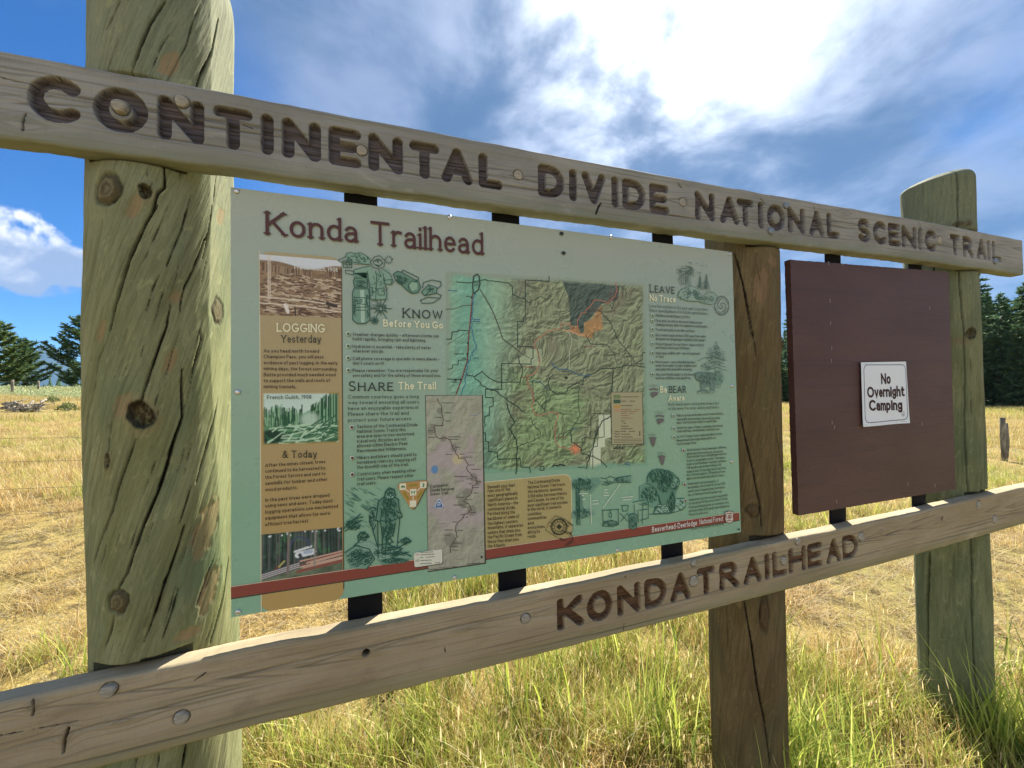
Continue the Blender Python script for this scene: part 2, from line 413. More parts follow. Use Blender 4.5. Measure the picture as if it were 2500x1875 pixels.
class Canvas:
    """small numpy picture, linear rgb, y down, unit square coords"""
    def __init__(s, w, h, col): s.w, s.h = w, h; s.a = np.ones((h, w, 3))*np.array(col); s.Y, s.X = np.mgrid[0:h, 0:w]; s.X = s.X/(w-1); s.Y = s.Y/(h-1)
    def blend(s, m, col): s.a = s.a*(1-m[..., None])+np.array(col)*m[..., None]
    def line(s, pts, wpx, col, soft=0.7):
        P = [(x*(s.w-1), y*(s.h-1)) for x, y in pts]
        xs = [p[0] for p in P]; ys = [p[1] for p in P]; r = wpx+2
        x0, x1 = max(0, int(min(xs)-r)), min(s.w, int(max(xs)+r)+1); y0, y1 = max(0, int(min(ys)-r)), min(s.h, int(max(ys)+r)+1)
        if x1 <= x0 or y1 <= y0: return
        yy, xx = np.mgrid[y0:y1, x0:x1]
        m = np.clip((wpx/2+soft-segdist(xx.astype(float), yy.astype(float), P))/soft, 0, 1)[..., None]
        s.a[y0:y1, x0:x1] = s.a[y0:y1, x0:x1]*(1-m)+np.array(col)*m
# ------------------------------------------------------------------ wood materials
def wood_post(name, c1, c2, c3, warm, grey=(0.22, 0.245, 0.19)):
    def b(nt, bs):
        gv = nt.attr('gv', 'Vector')
        n1 = nt.noise(nt.scalev(gv, (210, 10, 30)), 1.0, 5, 0.62, 0.25)
        n2 = nt.noise(nt.scalev(gv, (22, 5, 10)), 1.0, 6, 0.62, 0.4)
        n3 = nt.noise(nt.scalev(gv, (9, 3.5, 5)), 1.0, 4, 0.55, 0.3)
        n4 = nt.noise(nt.scalev(gv, (420, 60, 60)), 1.0, 3, 0.6, 0.2)
        c = nt.mix(nt.ramp(n2, 0.32, 0.68), c1, c2)
        c = nt.mix(nt.ramp(n3, 0.47, 0.72), c, c3)
        sp = nt.add('ShaderNodeSeparateXYZ'); nt.l.new(gv, sp.inputs[0])
        c = nt.mix(nt.math('MULTIPLY', nt.ramp(sp.outputs[1], 0.35, 1.05), 0.6), c, grey)      # bleached towards the top
        c = nt.mix(nt.ramp(n1, 0.30, 0.60, 0.42, 0.0), c, tuple(x*0.45 for x in c1))
        c = nt.mix(nt.ramp(n4, 0.30, 0.50, 0.28, 0.0), c, tuple(x*0.35 for x in c1))
        n6 = nt.noise(nt.scalev(gv, (60, 26, 20)), 1.0, 4, 0.6, 0.8)
        c = nt.mix(nt.ramp(n6, 0.56, 0.74, 0.0, 0.45), c, tuple(min(1, x*1.5) for x in c2))
        c = nt.mix(nt.math('MULTIPLY', nt.attr('patch'), nt.ramp(n1, 0.3, 0.6, 0.25, 0.85)), c, warm)
        c = nt.mix(nt.attr('knot'), c, (0.060, 0.038, 0.020))
        c = nt.mix(nt.attr('crack'), c, (0.018, 0.015, 0.012))
        nt.l.new(c, bs.inputs['Base Color'])
        h = nt.math('ADD', nt.math('MULTIPLY', n1, 0.6), nt.math('ADD', nt.math('MULTIPLY', n2, 0.22), nt.math('MULTIPLY', n4, 0.4)))
        nt.l.new(nt.bump(h, 0.6, 0.0036), bs.inputs['Normal'])
    return mat(name, rough=0.88, spec=0.2, build=b)
def wood_board(name, c1, c2, c3, stain):
    def b(nt, bs):
        gv = nt.attr('gv', 'Vector')                         # x along the board, y across (bent round the knots)
        n1 = nt.noise(nt.scalev(gv, (3.2, 230, 40)), 1.0, 4, 0.6, 0.25)
        n2 = nt.noise(nt.scalev(gv, (1.6, 42, 12)), 1.0, 5, 0.58, 0.7)
        n3 = nt.noise(nt.scalev(gv, (3.0, 8, 6)), 1.0, 5, 0.55, 0.4)
        sp = nt.add('ShaderNodeSeparateXYZ'); nt.l.new(gv, sp.inputs[0])
        n7 = nt.noise(nt.scalev(gv, (7, 16, 6)), 1.0, 5, 0.65, 0.6)
        n4 = nt.noise(nt.scalev(gv, (330, 60, 60)), 1.0, 2, 0.5, 0.0)    # saw marks across the grain
        c = nt.mix(nt.ramp(n3, 0.36, 0.66), c1, c2)
        c = nt.mix(nt.ramp(n2, 0.55, 0.75, 0.0, 0.8), c, c3)
        c = nt.mix(nt.ramp(n1, 0.28, 0.50, 0.55, 0.0), c, tuple(x*0.42 for x in c1))
        c = nt.mix(nt.ramp(n4, 0.30, 0.5, 0.10, 0.0), c, tuple(x*0.5 for x in c1))
        c = nt.mix(nt.ramp(nt.math('ADD', sp.outputs[1], nt.math('MULTIPLY', n7, 0.03)), 0.115, 0.150, 0.0, 0.55), c, tuple(a*b for a, b in zip(c1, (0.72, 0.85, 0.62))))   # damp green lower edge
        c = nt.mix(nt.ramp(n7, 0.56, 0.72, 0.0, 0.45), c, tuple(x*0.62 for x in c1))
        c = nt.mix(nt.ramp(n7, 0.40, 0.28, 0.0, 0.35), c, tuple(min(1, x*1.3) for x in c2))
        st = nt.mix(nt.ramp(n1, 0.32, 0.6), tuple(x*0.45 for x in stain), tuple(x*1.25 for x in stain))
        st = nt.mix(nt.ramp(n2, 0.62, 0.74, 0.0, 0.55), st, c1)
        c = nt.mix(nt.attr('stain'), c, st)
        c = nt.mix(nt.attr('crack'), c, (0.02, 0.016, 0.012))
        nt.l.new(c, bs.inputs['Base Color'])
        h = nt.math('ADD', nt.math('MULTIPLY', n1, 0.6), nt.math('ADD', nt.math('MULTIPLY', n2, 0.8), nt.math('MULTIPLY', n4, 0.05)))
        nt.l.new(nt.bump(h, 0.6, 0.003), bs.inputs['Normal'])
    return mat(name, rough=0.85, spec=0.22, build=b)
M_POST_L = wood_post('green_treated_wood', (0.186, 0.194, 0.086), (0.268, 0.272, 0.142), (0.160, 0.200, 0.108), (0.30, 0.195, 0.10), (0.222, 0.248, 0.180))
M_POST_M = wood_post('brown_treated_wood', (0.112, 0.078, 0.034), (0.168, 0.122, 0.058), (0.105, 0.098, 0.048), (0.225, 0.145, 0.085), (0.155, 0.135, 0.088))
M_POST_R = wood_post('grey_green_wood', (0.142, 0.158, 0.078), (0.208, 0.222, 0.120), (0.122, 0.152, 0.084), (0.18, 0.14, 0.085), (0.160, 0.186, 0.140))
M_BOARD_T = wood_board('grey_weathered_board', (0.232, 0.232, 0.218), (0.312, 0.308, 0.288), (0.188, 0.194, 0.158), (0.108, 0.096, 0.106))
M_BOARD_L = wood_board('tan_weathered_board', (0.305, 0.243, 0.152), (0.385, 0.320, 0.215), (0.235, 0.208, 0.130), (0.125, 0.070, 0.038))
M_STEEL = mat('black_painted_steel', (0.0045, 0.005, 0.007), 0.75, 0.15)
M_ZINC = mat('zinc_screw', (0.55, 0.56, 0.58), 0.32, 0.5, metal=0.9)
M_BOLT = mat('grey_bolt', (0.22, 0.25, 0.29), 0.5, 0.4, metal=0.5)
def plugb(c1, c2):
    def b(nt, bs):
        tc = nt.add('ShaderNodeTexCoord').outputs['Object']
        n = nt.noise(nt.scalev(tc, (60, 60, 420)), 1.0, 4, 0.6, 0.8)
        nt.l.new(nt.mix(nt.ramp(n, 0.3, 0.7), c1, c2), bs.inputs['Base Color']); nt.l.new(nt.bump(n, 0.5, 0.002), bs.inputs['Normal'])
    return b
M_PLUG = mat('pale_plug_wood', rough=0.85, spec=0.2, build=plugb((0.24, 0.22, 0.18), (0.40, 0.375, 0.315)))

FRONT, BACK = -0.034, 0.006
def letters_on_plane(items, zt, zb, y):
    """items: (char, u_left, u_right); finds the x extents of each on plane y at mid height"""
    out = []
    for ch, u0, u1 in items:
        xs = []
        for u in (u0, u1):
            v = 500.0
            for _ in range(6):
                X = unp(u, v, y); v = proj((X[0], y, 0.5*(zt(X[0])+zb(X[0]))))[1]
            xs.append(X[0])
        out.append((ch, xs[0], xs[1]))
    return out

def plug_r(u, v, rpx, y): return min(rpx*np.linalg.norm(unp(u+1, v, y)-unp(u-1, v, y))/2*0.9, 0.0165)
PL_T = [(296, 264, 21), (444, 248, 19), (883, 367, 14), (1265, 427, 11.5), (1667, 493, 9), (2294, 586, 6)]
PL_L = [(267, 1684, 21), (443, 1752, 20), (1283, 1510, 11.5), (1694, 1419, 11), (1694, 1375, 7), (2103, 1311, 8), (1948, 1322, 7), (1914, 1369, 8), (2389, 1233, 6), (2429, 1268, 6)]
def build_board(name, parent, material, x0, x1, top_pts, height, letters, l_off, stroke, knots, slits, holes, seed, label, rings=(), pith=None):
    topz = lambda x: np.interp(x, [p[0] for p in top_pts], [p[1] for p in top_pts])
    xs = [x0]
    while xs[-1] < x1:
        xs.append(xs[-1]+(0.00118 if xs[-1] < 0.7 else 0.00118+0.0010*min(1, (xs[-1]-0.7)/1.4)) if xs[-1] > -0.33 else xs[-1]+0.006)
    xs = np.array(xs); xs[-1] = x1; n = len(xs)
    rc = 0.006; NF = 108
    # profile (offset below the top edge, y, is_front) going up the front, over the top, down the back
    pr = []
    for k in range(NF): pr.append((height-rc-(height-2*rc)*k/(NF-1), FRONT, 1))
    for a in (25, 50, 75): pr.append((rc-rc*math.sin(math.radians(a)), FRONT+rc-rc*math.cos(math.radians(a)), 0))
    for k in range(5): pr.append((0.0, FRONT+rc+(BACK-FRONT-2*rc)*k/4, 0))
    pr += [(rc*.3, BACK-rc*.3, 0), (rc, BACK, 0), (height*.5, BACK, 0), (height-rc, BACK, 0), (height-rc*.3, BACK-rc*.3, 0)]
    for k in range(5): pr.append((height, BACK-rc-(BACK-FRONT-2*rc)*k/4, 0))
    for a in (75, 50, 25): pr.append((height-rc+rc*math.sin(math.radians(a)), FRONT+rc-rc*math.cos(math.radians(a)), 0))
    pr = np.array(pr); m = len(pr)
    tz = topz(xs); tz = tz+0.0025*(fbm(xs*1.7, xs*0, 3, seed)-.5)
    wob = 0.0035*(fbm(xs*13, xs*0+3, 5, seed+5, .6)-.5)
    Z = tz[:, None]-pr[None, :, 0]; Y = np.tile(pr[:, 1], (n, 1)); X = np.tile(xs[:, None], (1, m))
    edge = (np.abs(pr[:, 0]-0) < 0.002)
    Z += np.where(edge, 1, 0)[None, :]*wob[:, None]*1.3
    lowedge = (np.abs(pr[:, 0]-height) < 0.002)
    Z += np.where(lowedge, 1, 0)[None, :]*(0.005*(fbm(xs*22, xs*0+9, 5, seed+7, .6)-.5))[:, None]
    F = pr[:, 2] > 0
    fx = X[:, F]; fo = np.tile(pr[F, 0], (n, 1))             # offset below the top edge
    dep = 0.0014*(fbm(fx*4, fo*60, 4, seed+1)-0.5)+0.0011*(fbm(fx*14, fo*260, 3, seed+2)-0.5)
    stain = np.zeros_like(dep); crack = np.zeros_like(dep)
    go = fo.copy()
    for (u, v, rx, rz, kd) in knots:
        p = unp(u, v, FRONT); kx = p[0]; ko = topz(kx)-p[2]
        r2 = ((fx-kx)/rx)**2+((fo-ko)/rz)**2
        go += np.sign(fo-ko)*rz*1.6*np.exp(-np.sqrt(r2+.05)*1.1)*(-1)
        dep -= 0.0025*np.exp(-r2*1.2)
        crack = np.maximum(crack, kd*np.exp(-r2*2.2))
    zt = lambda x: topz(x)-l_off[0]; zb = lambda x: topz(x)-l_off[1]
    for ch, xa, xb in letters_on_plane(letters, zt, zb, FRONT):
        w, st = GL[ch]; H = l_off[1]-l_off[0]
        ia, ib = np.searchsorted(xs, xa-.01), np.searchsorted(xs, xb+.01)
        sx, so = fx[ia:ib], fo[ia:ib]; d = np.full(sx.shape, 1.0)
        hw = stroke/2; gw = max(w, 1e-6)
        for s in st:
            if w == 0: pts = [((xa+xb)/2, l_off[1]-hw-py*(H-stroke)) for px, py in s]
            else: pts = [(xa+hw+px/gw*(xb-xa-stroke), l_off[1]-hw-py*(H-stroke)) for px, py in s]
            d = np.minimum(d, segdist(sx, so, pts))
        d = d+0.0008*(fbm(sx*90, so*90, 2, seed+31)-.5)
        inside = sstep(hw-d, -0.0002, 0.0011)
        rip = (fbm(sx*9, so*330, 3, seed+11)-.5)*0.0075*sstep(hw-d, 0.001, 0.004)
        dep[ia:ib] += 0.0145*inside+rip
        stain[ia:ib] = np.maximum(stain[ia:ib], sstep(hw-d, -0.0001, 0.0004))
    for (pts, wd, dp) in slits:
        q = []
        for u, v in pts:
            p = unp(u, v, FRONT); q.append((p[0], topz(p[0])-p[2]))
        d = segdist(fx, fo, q)+0.002*(fbm(fx*120, fo*120, 2, seed+41)-.5)
        k = sstep(wd-d, 0, wd*.8); dep += dp*k; crack = np.maximum(crack, k)
    for (u, v, rr) in holes:
        p = unp(u, v, FRONT); d = np.hypot(fx-p[0], fo-(topz(p[0])-p[2]))
        k = sstep(rr-d, -.0005, .0015); dep += 0.022*k; crack = np.maximum(crack, k)
    if pith:                                                # cathedral grain: arrowheads along the heart line
        q = np.array([unp(u, v, FRONT) for u, v in pith]); cl = np.interp(fx, q[:, 0], topz(q[:, 0])-q[:, 2])
        rr_ = np.abs(fo-cl)/.011; ph = rr_*5.2-fx*46+3*fbm(fx*7, fo*30, 2, seed+90)
        k = sstep(np.sin(ph), .45, .95)*np.exp(-(rr_/1.1)**2)*(.35+.65*sstep(fbm(fx*2.2, fx*0, 2, seed+91), .35, .65)); dep += .0010*k; crack = np.maximum(crack, k*.42)
    for (u, v, rpx) in rings:
        p = unp(u, v, FRONT); r_ = plug_r(u, v, rpx, FRONT); d = np.abs(np.hypot(fx-p[0], fo-(topz(p[0])-p[2]))-r_-.0006)
        k = sstep(.0015-d, -.0004, .0012); dep += .0025*k; crack = np.maximum(crack, k*.75)
    # long drying checks that follow the grain
    rr = np.random.default_rng(seed)
    for _ in range(16):
        cx0 = rr.uniform(x0+.2, x1-.5); L = rr.uniform(.15, .7); o0 = rr.uniform(.03, height-.02); sl = rr.uniform(-.012, .012)
        t = np.clip((fx-cx0)/L, 0, 1); on = (fx > cx0) & (fx < cx0+L)
        d = np.abs(fo-(o0+sl*t+0.0015*(fbm(fx*12, fx*0+_, 2, seed+50)-.5)*2))
        k = np.where(on, sstep(0.0014-d, -0.0014, .0010)*np.sin(math.pi*t), 0); dep += 0.002*k; crack = np.maximum(crack, k*.42)
    Y[:, F] += dep
    SS = np.zeros((n, m)); SS[:, F] = stain; CC = np.zeros((n, m)); CC[:, F] = crack
    gv = np.stack([X, np.tile(pr[:, 0], (n, 1)), Y*1.0], -1); gv[:, F, 1] = go; gv[..., 0] += seed
    V = np.stack([X, Y, Z], -1).reshape(-1, 3); Q = quads(n, m, True)
    flat = list(Q.ravel()); sizes = [4]*len(Q)
    flat += list(range(m)); sizes.append(m); flat += [(n-1)*m+k for k in reversed(range(m))]; sizes.append(m)
    me = mesh_np(name, V, flat, sizes, material, {'stain': SS.ravel(), 'crack': CC.ravel(), 'gv': gv.reshape(-1, 3)})
    return child(name, me, parent, label), topz

def disc(name, parent, u, v, rpx, y, out, material, seed=0, label=None, hexn=20):
    p = unp(u, v, y); r = plug_r(u, v, rpx, y)
    b = MB(); prof = [(r*1.0, 0.004), (r*1.0, -out*.55), (r*.93, -out), (r*.5, -out*1.12)]
    for rr, yy in prof:
        for k in range(hexn):
            a = 2*math.pi*k/hexn; w = 1+0.06*math.sin(3*a+seed)
            b.v.append((p[0]+rr*w*math.cos(a), y+yy, p[2]+rr*w*math.sin(a)))
    for i in range(len(prof)-1):
        for k in range(hexn): b.f.append((i*hexn+k, i*hexn+(k+1) % hexn, (i+1)*hexn+(k+1) % hexn, (i+1)*hexn+k))
    b.f.append(tuple((len(prof)-1)*hexn+k for k in range(hexn)))
    return child(name, b.mesh(name, material, True), parent, label)

GROUND0 = -0.80
frame = empty('sign_frame', (1.2, 0.08, GROUND0), 'timber sign frame of three round posts joined by two carved boards', 'sign frame')

TOP = [(-.62, .955), (-.30, .958), (.03, .958), (.60, .955), (1.37, .959), (1.93, .966), (2.41, .968), (2.75, .967)]
LOW = [(-.62, -.066), (-.18, -.051), (.03, -.046), (.58, -.042), (1.32, -.029), (1.87, -.019), (2.61, .005), (3.3, .03)]
HB = 0.139
L_TOP = [('C',65,202),('O',226,361),('N',384,498),('T',520,616),('I',634,670),('N',688,783),('E',802,882),('N',899,984),('T',1000,1073),('A',1078,1154),('L',1169,1227),
         ('D',1314,1379),('I',1388,1411),('V',1421,1479),('I',1491,1513),('D',1520,1577),('E',1586,1634),('N',1696,1746),('A',1758,1805),('T',1800,1841),('I',1849,1867),('O',1873,1917),('N',1923,1966),('A',1976,2013),('L',2019,2050),
         ('S',2094,2126),('C',2132,2166),('E',2169,2199),('N',2202,2238),('I',2240,2254),('C',2259,2287),('T',2320,2344),('R',2351,2377),('A',2385,2409),('I',2411,2419),('L',2423,2445)]
L_LOW = [('K',1360,1426),('O',1433,1496),('N',1507,1565),('D',1574,1628),('A',1637,1687),('T',1702,1747),('R',1757,1805),('A',1816,1860),('I',1865,1882),('L',1886,1922),('H',1926,1969),('E',1972,2009),('A',2018,2054),('D',2057,2096)]
xe = unp(2496, 600, FRONT)[0]
def cp(ox, oy, s, pts): return [(ox+x*s, oy+y*s) for x, y in pts]
bt, topz_t = build_board('name_board', frame, M_BOARD_T, -.62, xe, TOP, HB, L_TOP, (.027, .103), .0205,
    [(574, 296, .02, .010, .25), (960, 370, .02, .012, .2), (1460, 440, .015, .010, .1), (100, 225, .012, .014, .35), (1690, 490, .03, .02, .12), (2060, 520, .03, .02, .15), (60, 300, .02, .02, .1), (2245, 560, .015, .012, .12)],
    [(cp(1200,300,.3164,[(845,620),(828,650),(808,700)]), .0028, .012), (cp(1200,300,.3164,[(1440,465),(1470,500)]), .0022, .006), (cp(0,0,.3164,[(205,880),(190,930),(180,1005)]), .0014, .006),
     (cp(1800,350,.3164,[(175,420),(215,460)]), .0016, .004), (cp(1800,350,.3164,[(1400,610),(1415,655)]), .0016, .005), (cp(1800,350,.3164,[(590,490),(600,540)]), .0016, .004),
     (cp(0,0,.3164,[(0,590),(110,620),(260,645)]), .0009, .004), (cp(0,0,.3164,[(1880,960),(1950,990)]), .0008, .003)],
    [], 3, 'long top board carved with a trail name in capital letters', PL_T, [(-60, 245), (100, 255), (300, 285), (480, 310), (700, 345), (900, 375), (1100, 405), (1350, 445), (1600, 483), (1900, 525), (2200, 570), (2520, 612)])
bl, topz_l = build_board('name_board', frame, M_BOARD_L, -.62, 3.25, LOW, HB, L_LOW, (.025, .097), .0185,
    [(82, 1722, .012, .016, .3), (160, 1795, .010, .02, .2), (895, 1592, .03, .012, .2), (490, 1650, .012, .006, .2), (1400, 1475, .04, .008, .12), (1620, 1425, .03, .008, .12), (1130, 1535, .03, .010, .1), (2290, 1266, .03, .02, .12), (1525, 1400, .02, .012, .2), (2150, 1300, .02, .02, .12), (2440, 1225, .02, .02, .15), (300, 1760, .03, .012, .12)],
    [(cp(0,1350,.3164,[(255,1120),(272,1180),(255,1255)]), .0018, .006), (cp(0,1350,.3164,[(530,1350),(505,1430),(488,1545)]), .0024, .012), (cp(0,1350,.3164,[(1590,925),(1500,990)]), .0016, .006),
     (cp(1200,1250,.3164,[(1000,455),(1035,500)]), .0018, .008), (cp(1200,1250,.3164,[(1025,860),(1018,910)]), .0014, .006), (cp(600,1350,.3164,[(1535,730),(1540,765)]), .0014, .005),
     (cp(0,1350,.3164,[(0,1235),(250,1180)]), .0006, .003), (cp(0,1350,.3164,[(0,1410),(600,1300)]), .0006, .003), (cp(0,1350,.3164,[(300,970),(430,955)]), .0010, .005)],
    [(894, 1594, .0075), (2299, 1266, .0075)], 9, 'lower board carved with a place name, no lettering on its near half', PL_L, [(-60, 1760), (160, 1715), (480, 1665), (600, 1652), (760, 1625), (900, 1590), (1130, 1535), (1283, 1510), (1400, 1478), (1520, 1450), (1640, 1422), (1700, 1410), (1900, 1365), (2300, 1275), (2600, 1205)])
for i, (u, v, r) in enumerate(PL_T):
    disc('plug', bt, u, v, r, FRONT, (.008, .003, .0012, .0008, .0006, .0006)[i], M_PLUG, i)
for i, (u, v, r) in enumerate([(1880, 565, 7), (1917, 503, 6), (2428, 638, 5)]):
    disc('bolt', bt, u, v, r, FRONT, .006, M_BOLT, i, hexn=12)
for i, (u, v, r) in enumerate(PL_L):
    disc('plug', bl, u, v, r, FRONT, (.006, .003, .002, .002)[min(i, 3)], M_PLUG, i)

# ------------------------------------------------------------------ round posts
def build_post(parent, material, xc_fn, yc, r0, zbot, ztop, nfront, nback, nz, cracks, knots, patches, dome, tilt, notches, seed, slope, label, split=None, facet=None):
    th = np.concatenate([np.linspace(-1.95, 1.95, nfront), np.linspace(1.95, 2*math.pi-1.95, nback+2)[1:-1]]); m = len(th)
    zz = np.concatenate([np.linspace(zbot, ztop-dome, nz)]); cap = np.linspace(0, 1, 16)[1:]
    def hit(u, v):
        d = ray(u, v); z = 0.4; 
        for _ in range(3):
            xc = xc_fn(z); ox, oy = CAM[0]-xc, CAM[1]-yc
            a = d[0]**2+d[1]**2; b = 2*(ox*d[0]+oy*d[1]); c = ox*ox+oy*oy-r0*r0; D = b*b-4*a*c
            t = (-b-math.sqrt(D))/(2*a) if D > 0 else -b/(2*a)
            P = CAM+d*t; z = P[2]
        return math.atan2(P[0]-xc_fn(z), -(P[1]-yc)), P[2]
    TH, ZZ = np.meshgrid(th, zz)
    s = TH*r0
    low = fbm(TH*1.2+5, ZZ*3, 3, seed)-.5; mid = fbm((s-slope*ZZ)*55, ZZ*7, 4, seed+3)-.5; fine = fbm((s-slope*ZZ)*200, ZZ*20, 3, seed+4)-.5
    fur = fbm((s-slope*ZZ)*95, ZZ*3.2, 3, seed+8)
    rad = r0+0.008*low+0.0022*mid+0.0014*fine-0.0008*sstep(fur, .58, .74)
    crack = np.zeros_like(rad); knot = np.zeros_like(rad); patch = np.zeros_like(rad)
    crack = np.maximum(crack, 0.20*sstep(fur, .60, .76))
    gs = s-slope*ZZ
    for (u, v, rx, rz, typ) in knots:
        kt, kz = hit(u, v); ds = (TH-kt)*r0/rx; dz = (ZZ-kz)/rz; rr = np.sqrt(ds*ds+dz*dz); an_ = np.arctan2(dz, ds)
        rr = rr*(1+.55*(fbm(np.cos(an_)*1.6+5+kt*9, np.sin(an_)*1.6+7, 3, seed+66)-.5))
        gs = gs-np.sign(ds)*rx*1.2*np.exp(-rr*1.0)
        rad += 0.006*np.exp(-(rr/1.6)**2)
        ring = np.exp(-((rr-1.0)/0.16)**2); inn = sstep(1.02-rr, 0, .1)
        wob = fbm(ds*4+kt*9, dz*4, 3, seed+60)
        if typ == 'hole': rad -= 0.016*inn*(.4+wob); knot = np.maximum(knot, inn*(0.95-.9*sstep(wob, .5, .7))); crack = np.maximum(crack, ring*.9); patch = np.maximum(patch, .35*np.exp(-((rr-1.35)/.25)**2))
        else: rad -= 0.006*ring; knot = np.maximum(knot, inn*(0.40+.35*wob+.22*np.sin(rr*16+wob*5))); crack = np.maximum(crack, ring*(.75 if typ == 'ring' else .4)*(.4+wob)); patch = np.maximum(patch, inn*.3)
    for (u, v, rx, rz) in patches:
        kt, kz = hit(u, v); ds = ((TH-kt)*r0-slope*(ZZ-kz))/rx; dz = (ZZ-kz)/rz
        k = sstep(1.2-np.sqrt(ds*ds+dz*dz)-.9*(fbm(ds*3+kz*7, dz*3, 3, seed+70)-.5), 0, .35); patch = np.maximum(patch, k*.85); rad -= .0015*k
    for pts, w, dp in cracks:
        w = w*.8
        q = [hit(u, v) for u, v in pts]; q = [(t*r0, z) for t, z in q]
        d = segdist(s, ZZ, q)+0.0016*(fbm(s*70, ZZ*70, 2, seed+20)-.5)
        # narrower towards the ends
        zs = [a[1] for a in q]; tt = np.clip((ZZ-min(zs))/(max(zs)-min(zs)+1e-6), 0, 1); ww = w*(0.25+0.75*np.sqrt(np.clip(np.sin(math.pi*tt), 0, 1)))
        k = sstep(ww-d, -.0004, .0012); rad -= dp*k; crack = np.maximum(crack, k)
    if split is not None:
        kt, w = split; d = np.abs(s-kt*r0+.004*np.sin(ZZ*9)); k = sstep(w-d, 0, .002); rad -= .03*k; crack = np.maximum(crack, k)
    if facet is not None:                                  # a flank hewn flat along the length of the log
        ph, dd = facet; dz_ = r0*(dd(ZZ)+.006*(fbm(ZZ*5, TH*2, 3, seed+15)-.5)); cs = np.cos(TH-ph); rad = np.where(cs > .5, np.minimum(rad, dz_/np.maximum(cs, .5)+(rad-r0)*.35), rad)
    XC = xc_fn(ZZ)
    X = XC+rad*np.sin(TH); Y = yc-rad*np.cos(TH)
    for z0f, z1f in notches:
        inb = (ZZ > z0f(X)) & (ZZ < z1f(X)) & (Y < BACK+.001)
        Y = np.where(inb, BACK+.001, Y); crack = np.where(inb, .8, crack)
    rows = [np.stack([X, Y, ZZ], -1)]
    ex, ey = X[-1]-XC[-1], Y[-1]-yc
    for c in cap:
        f = math.cos(c*math.pi/2)**0.55 if c < 1 else 0.0; hgt = dome*math.sin(c*math.pi/2)
        px = XC[-1]+ex*f; py = yc+ey*f
        rows.append(np.stack([px, py, (ztop-dome)+hgt+tilt*(px-XC[-1])*min(1, 2*c)], -1)[None])
    P = np.concatenate(rows, 0); n = P.shape[0]
    ext = lambda a: np.concatenate([a, np.repeat(a[-1:], len(cap), 0)], 0).ravel()
    gvz = ext(ZZ).reshape(n, m).copy(); gvz[len(zz):] += np.linspace(0, .1, len(cap))[:, None]
    gv = np.stack([ext(gs)+seed, gvz.ravel(), ext(s)*0], -1)
    Q = quads(n, m, True)
    me = mesh_np('post', P.reshape(-1, 3), Q.ravel(), np.full(len(Q), 4), material, {'crack': ext(crack), 'knot': ext(knot), 'patch': ext(patch), 'gv': gv})
    return child('post', me, parent, label), hit
def notch(topz, up=.012, dn=.004): return (lambda X: topz(X)-HB-dn, lambda X: topz(X)+up)
c1 = lambda p: cp(0, 0, .3164, p); c5 = lambda p: cp(0, 500, .2712, p); c6 = lambda p: cp(0, 950, .2712, p); c7 = lambda p: cp(0, 1350, .3164, p)
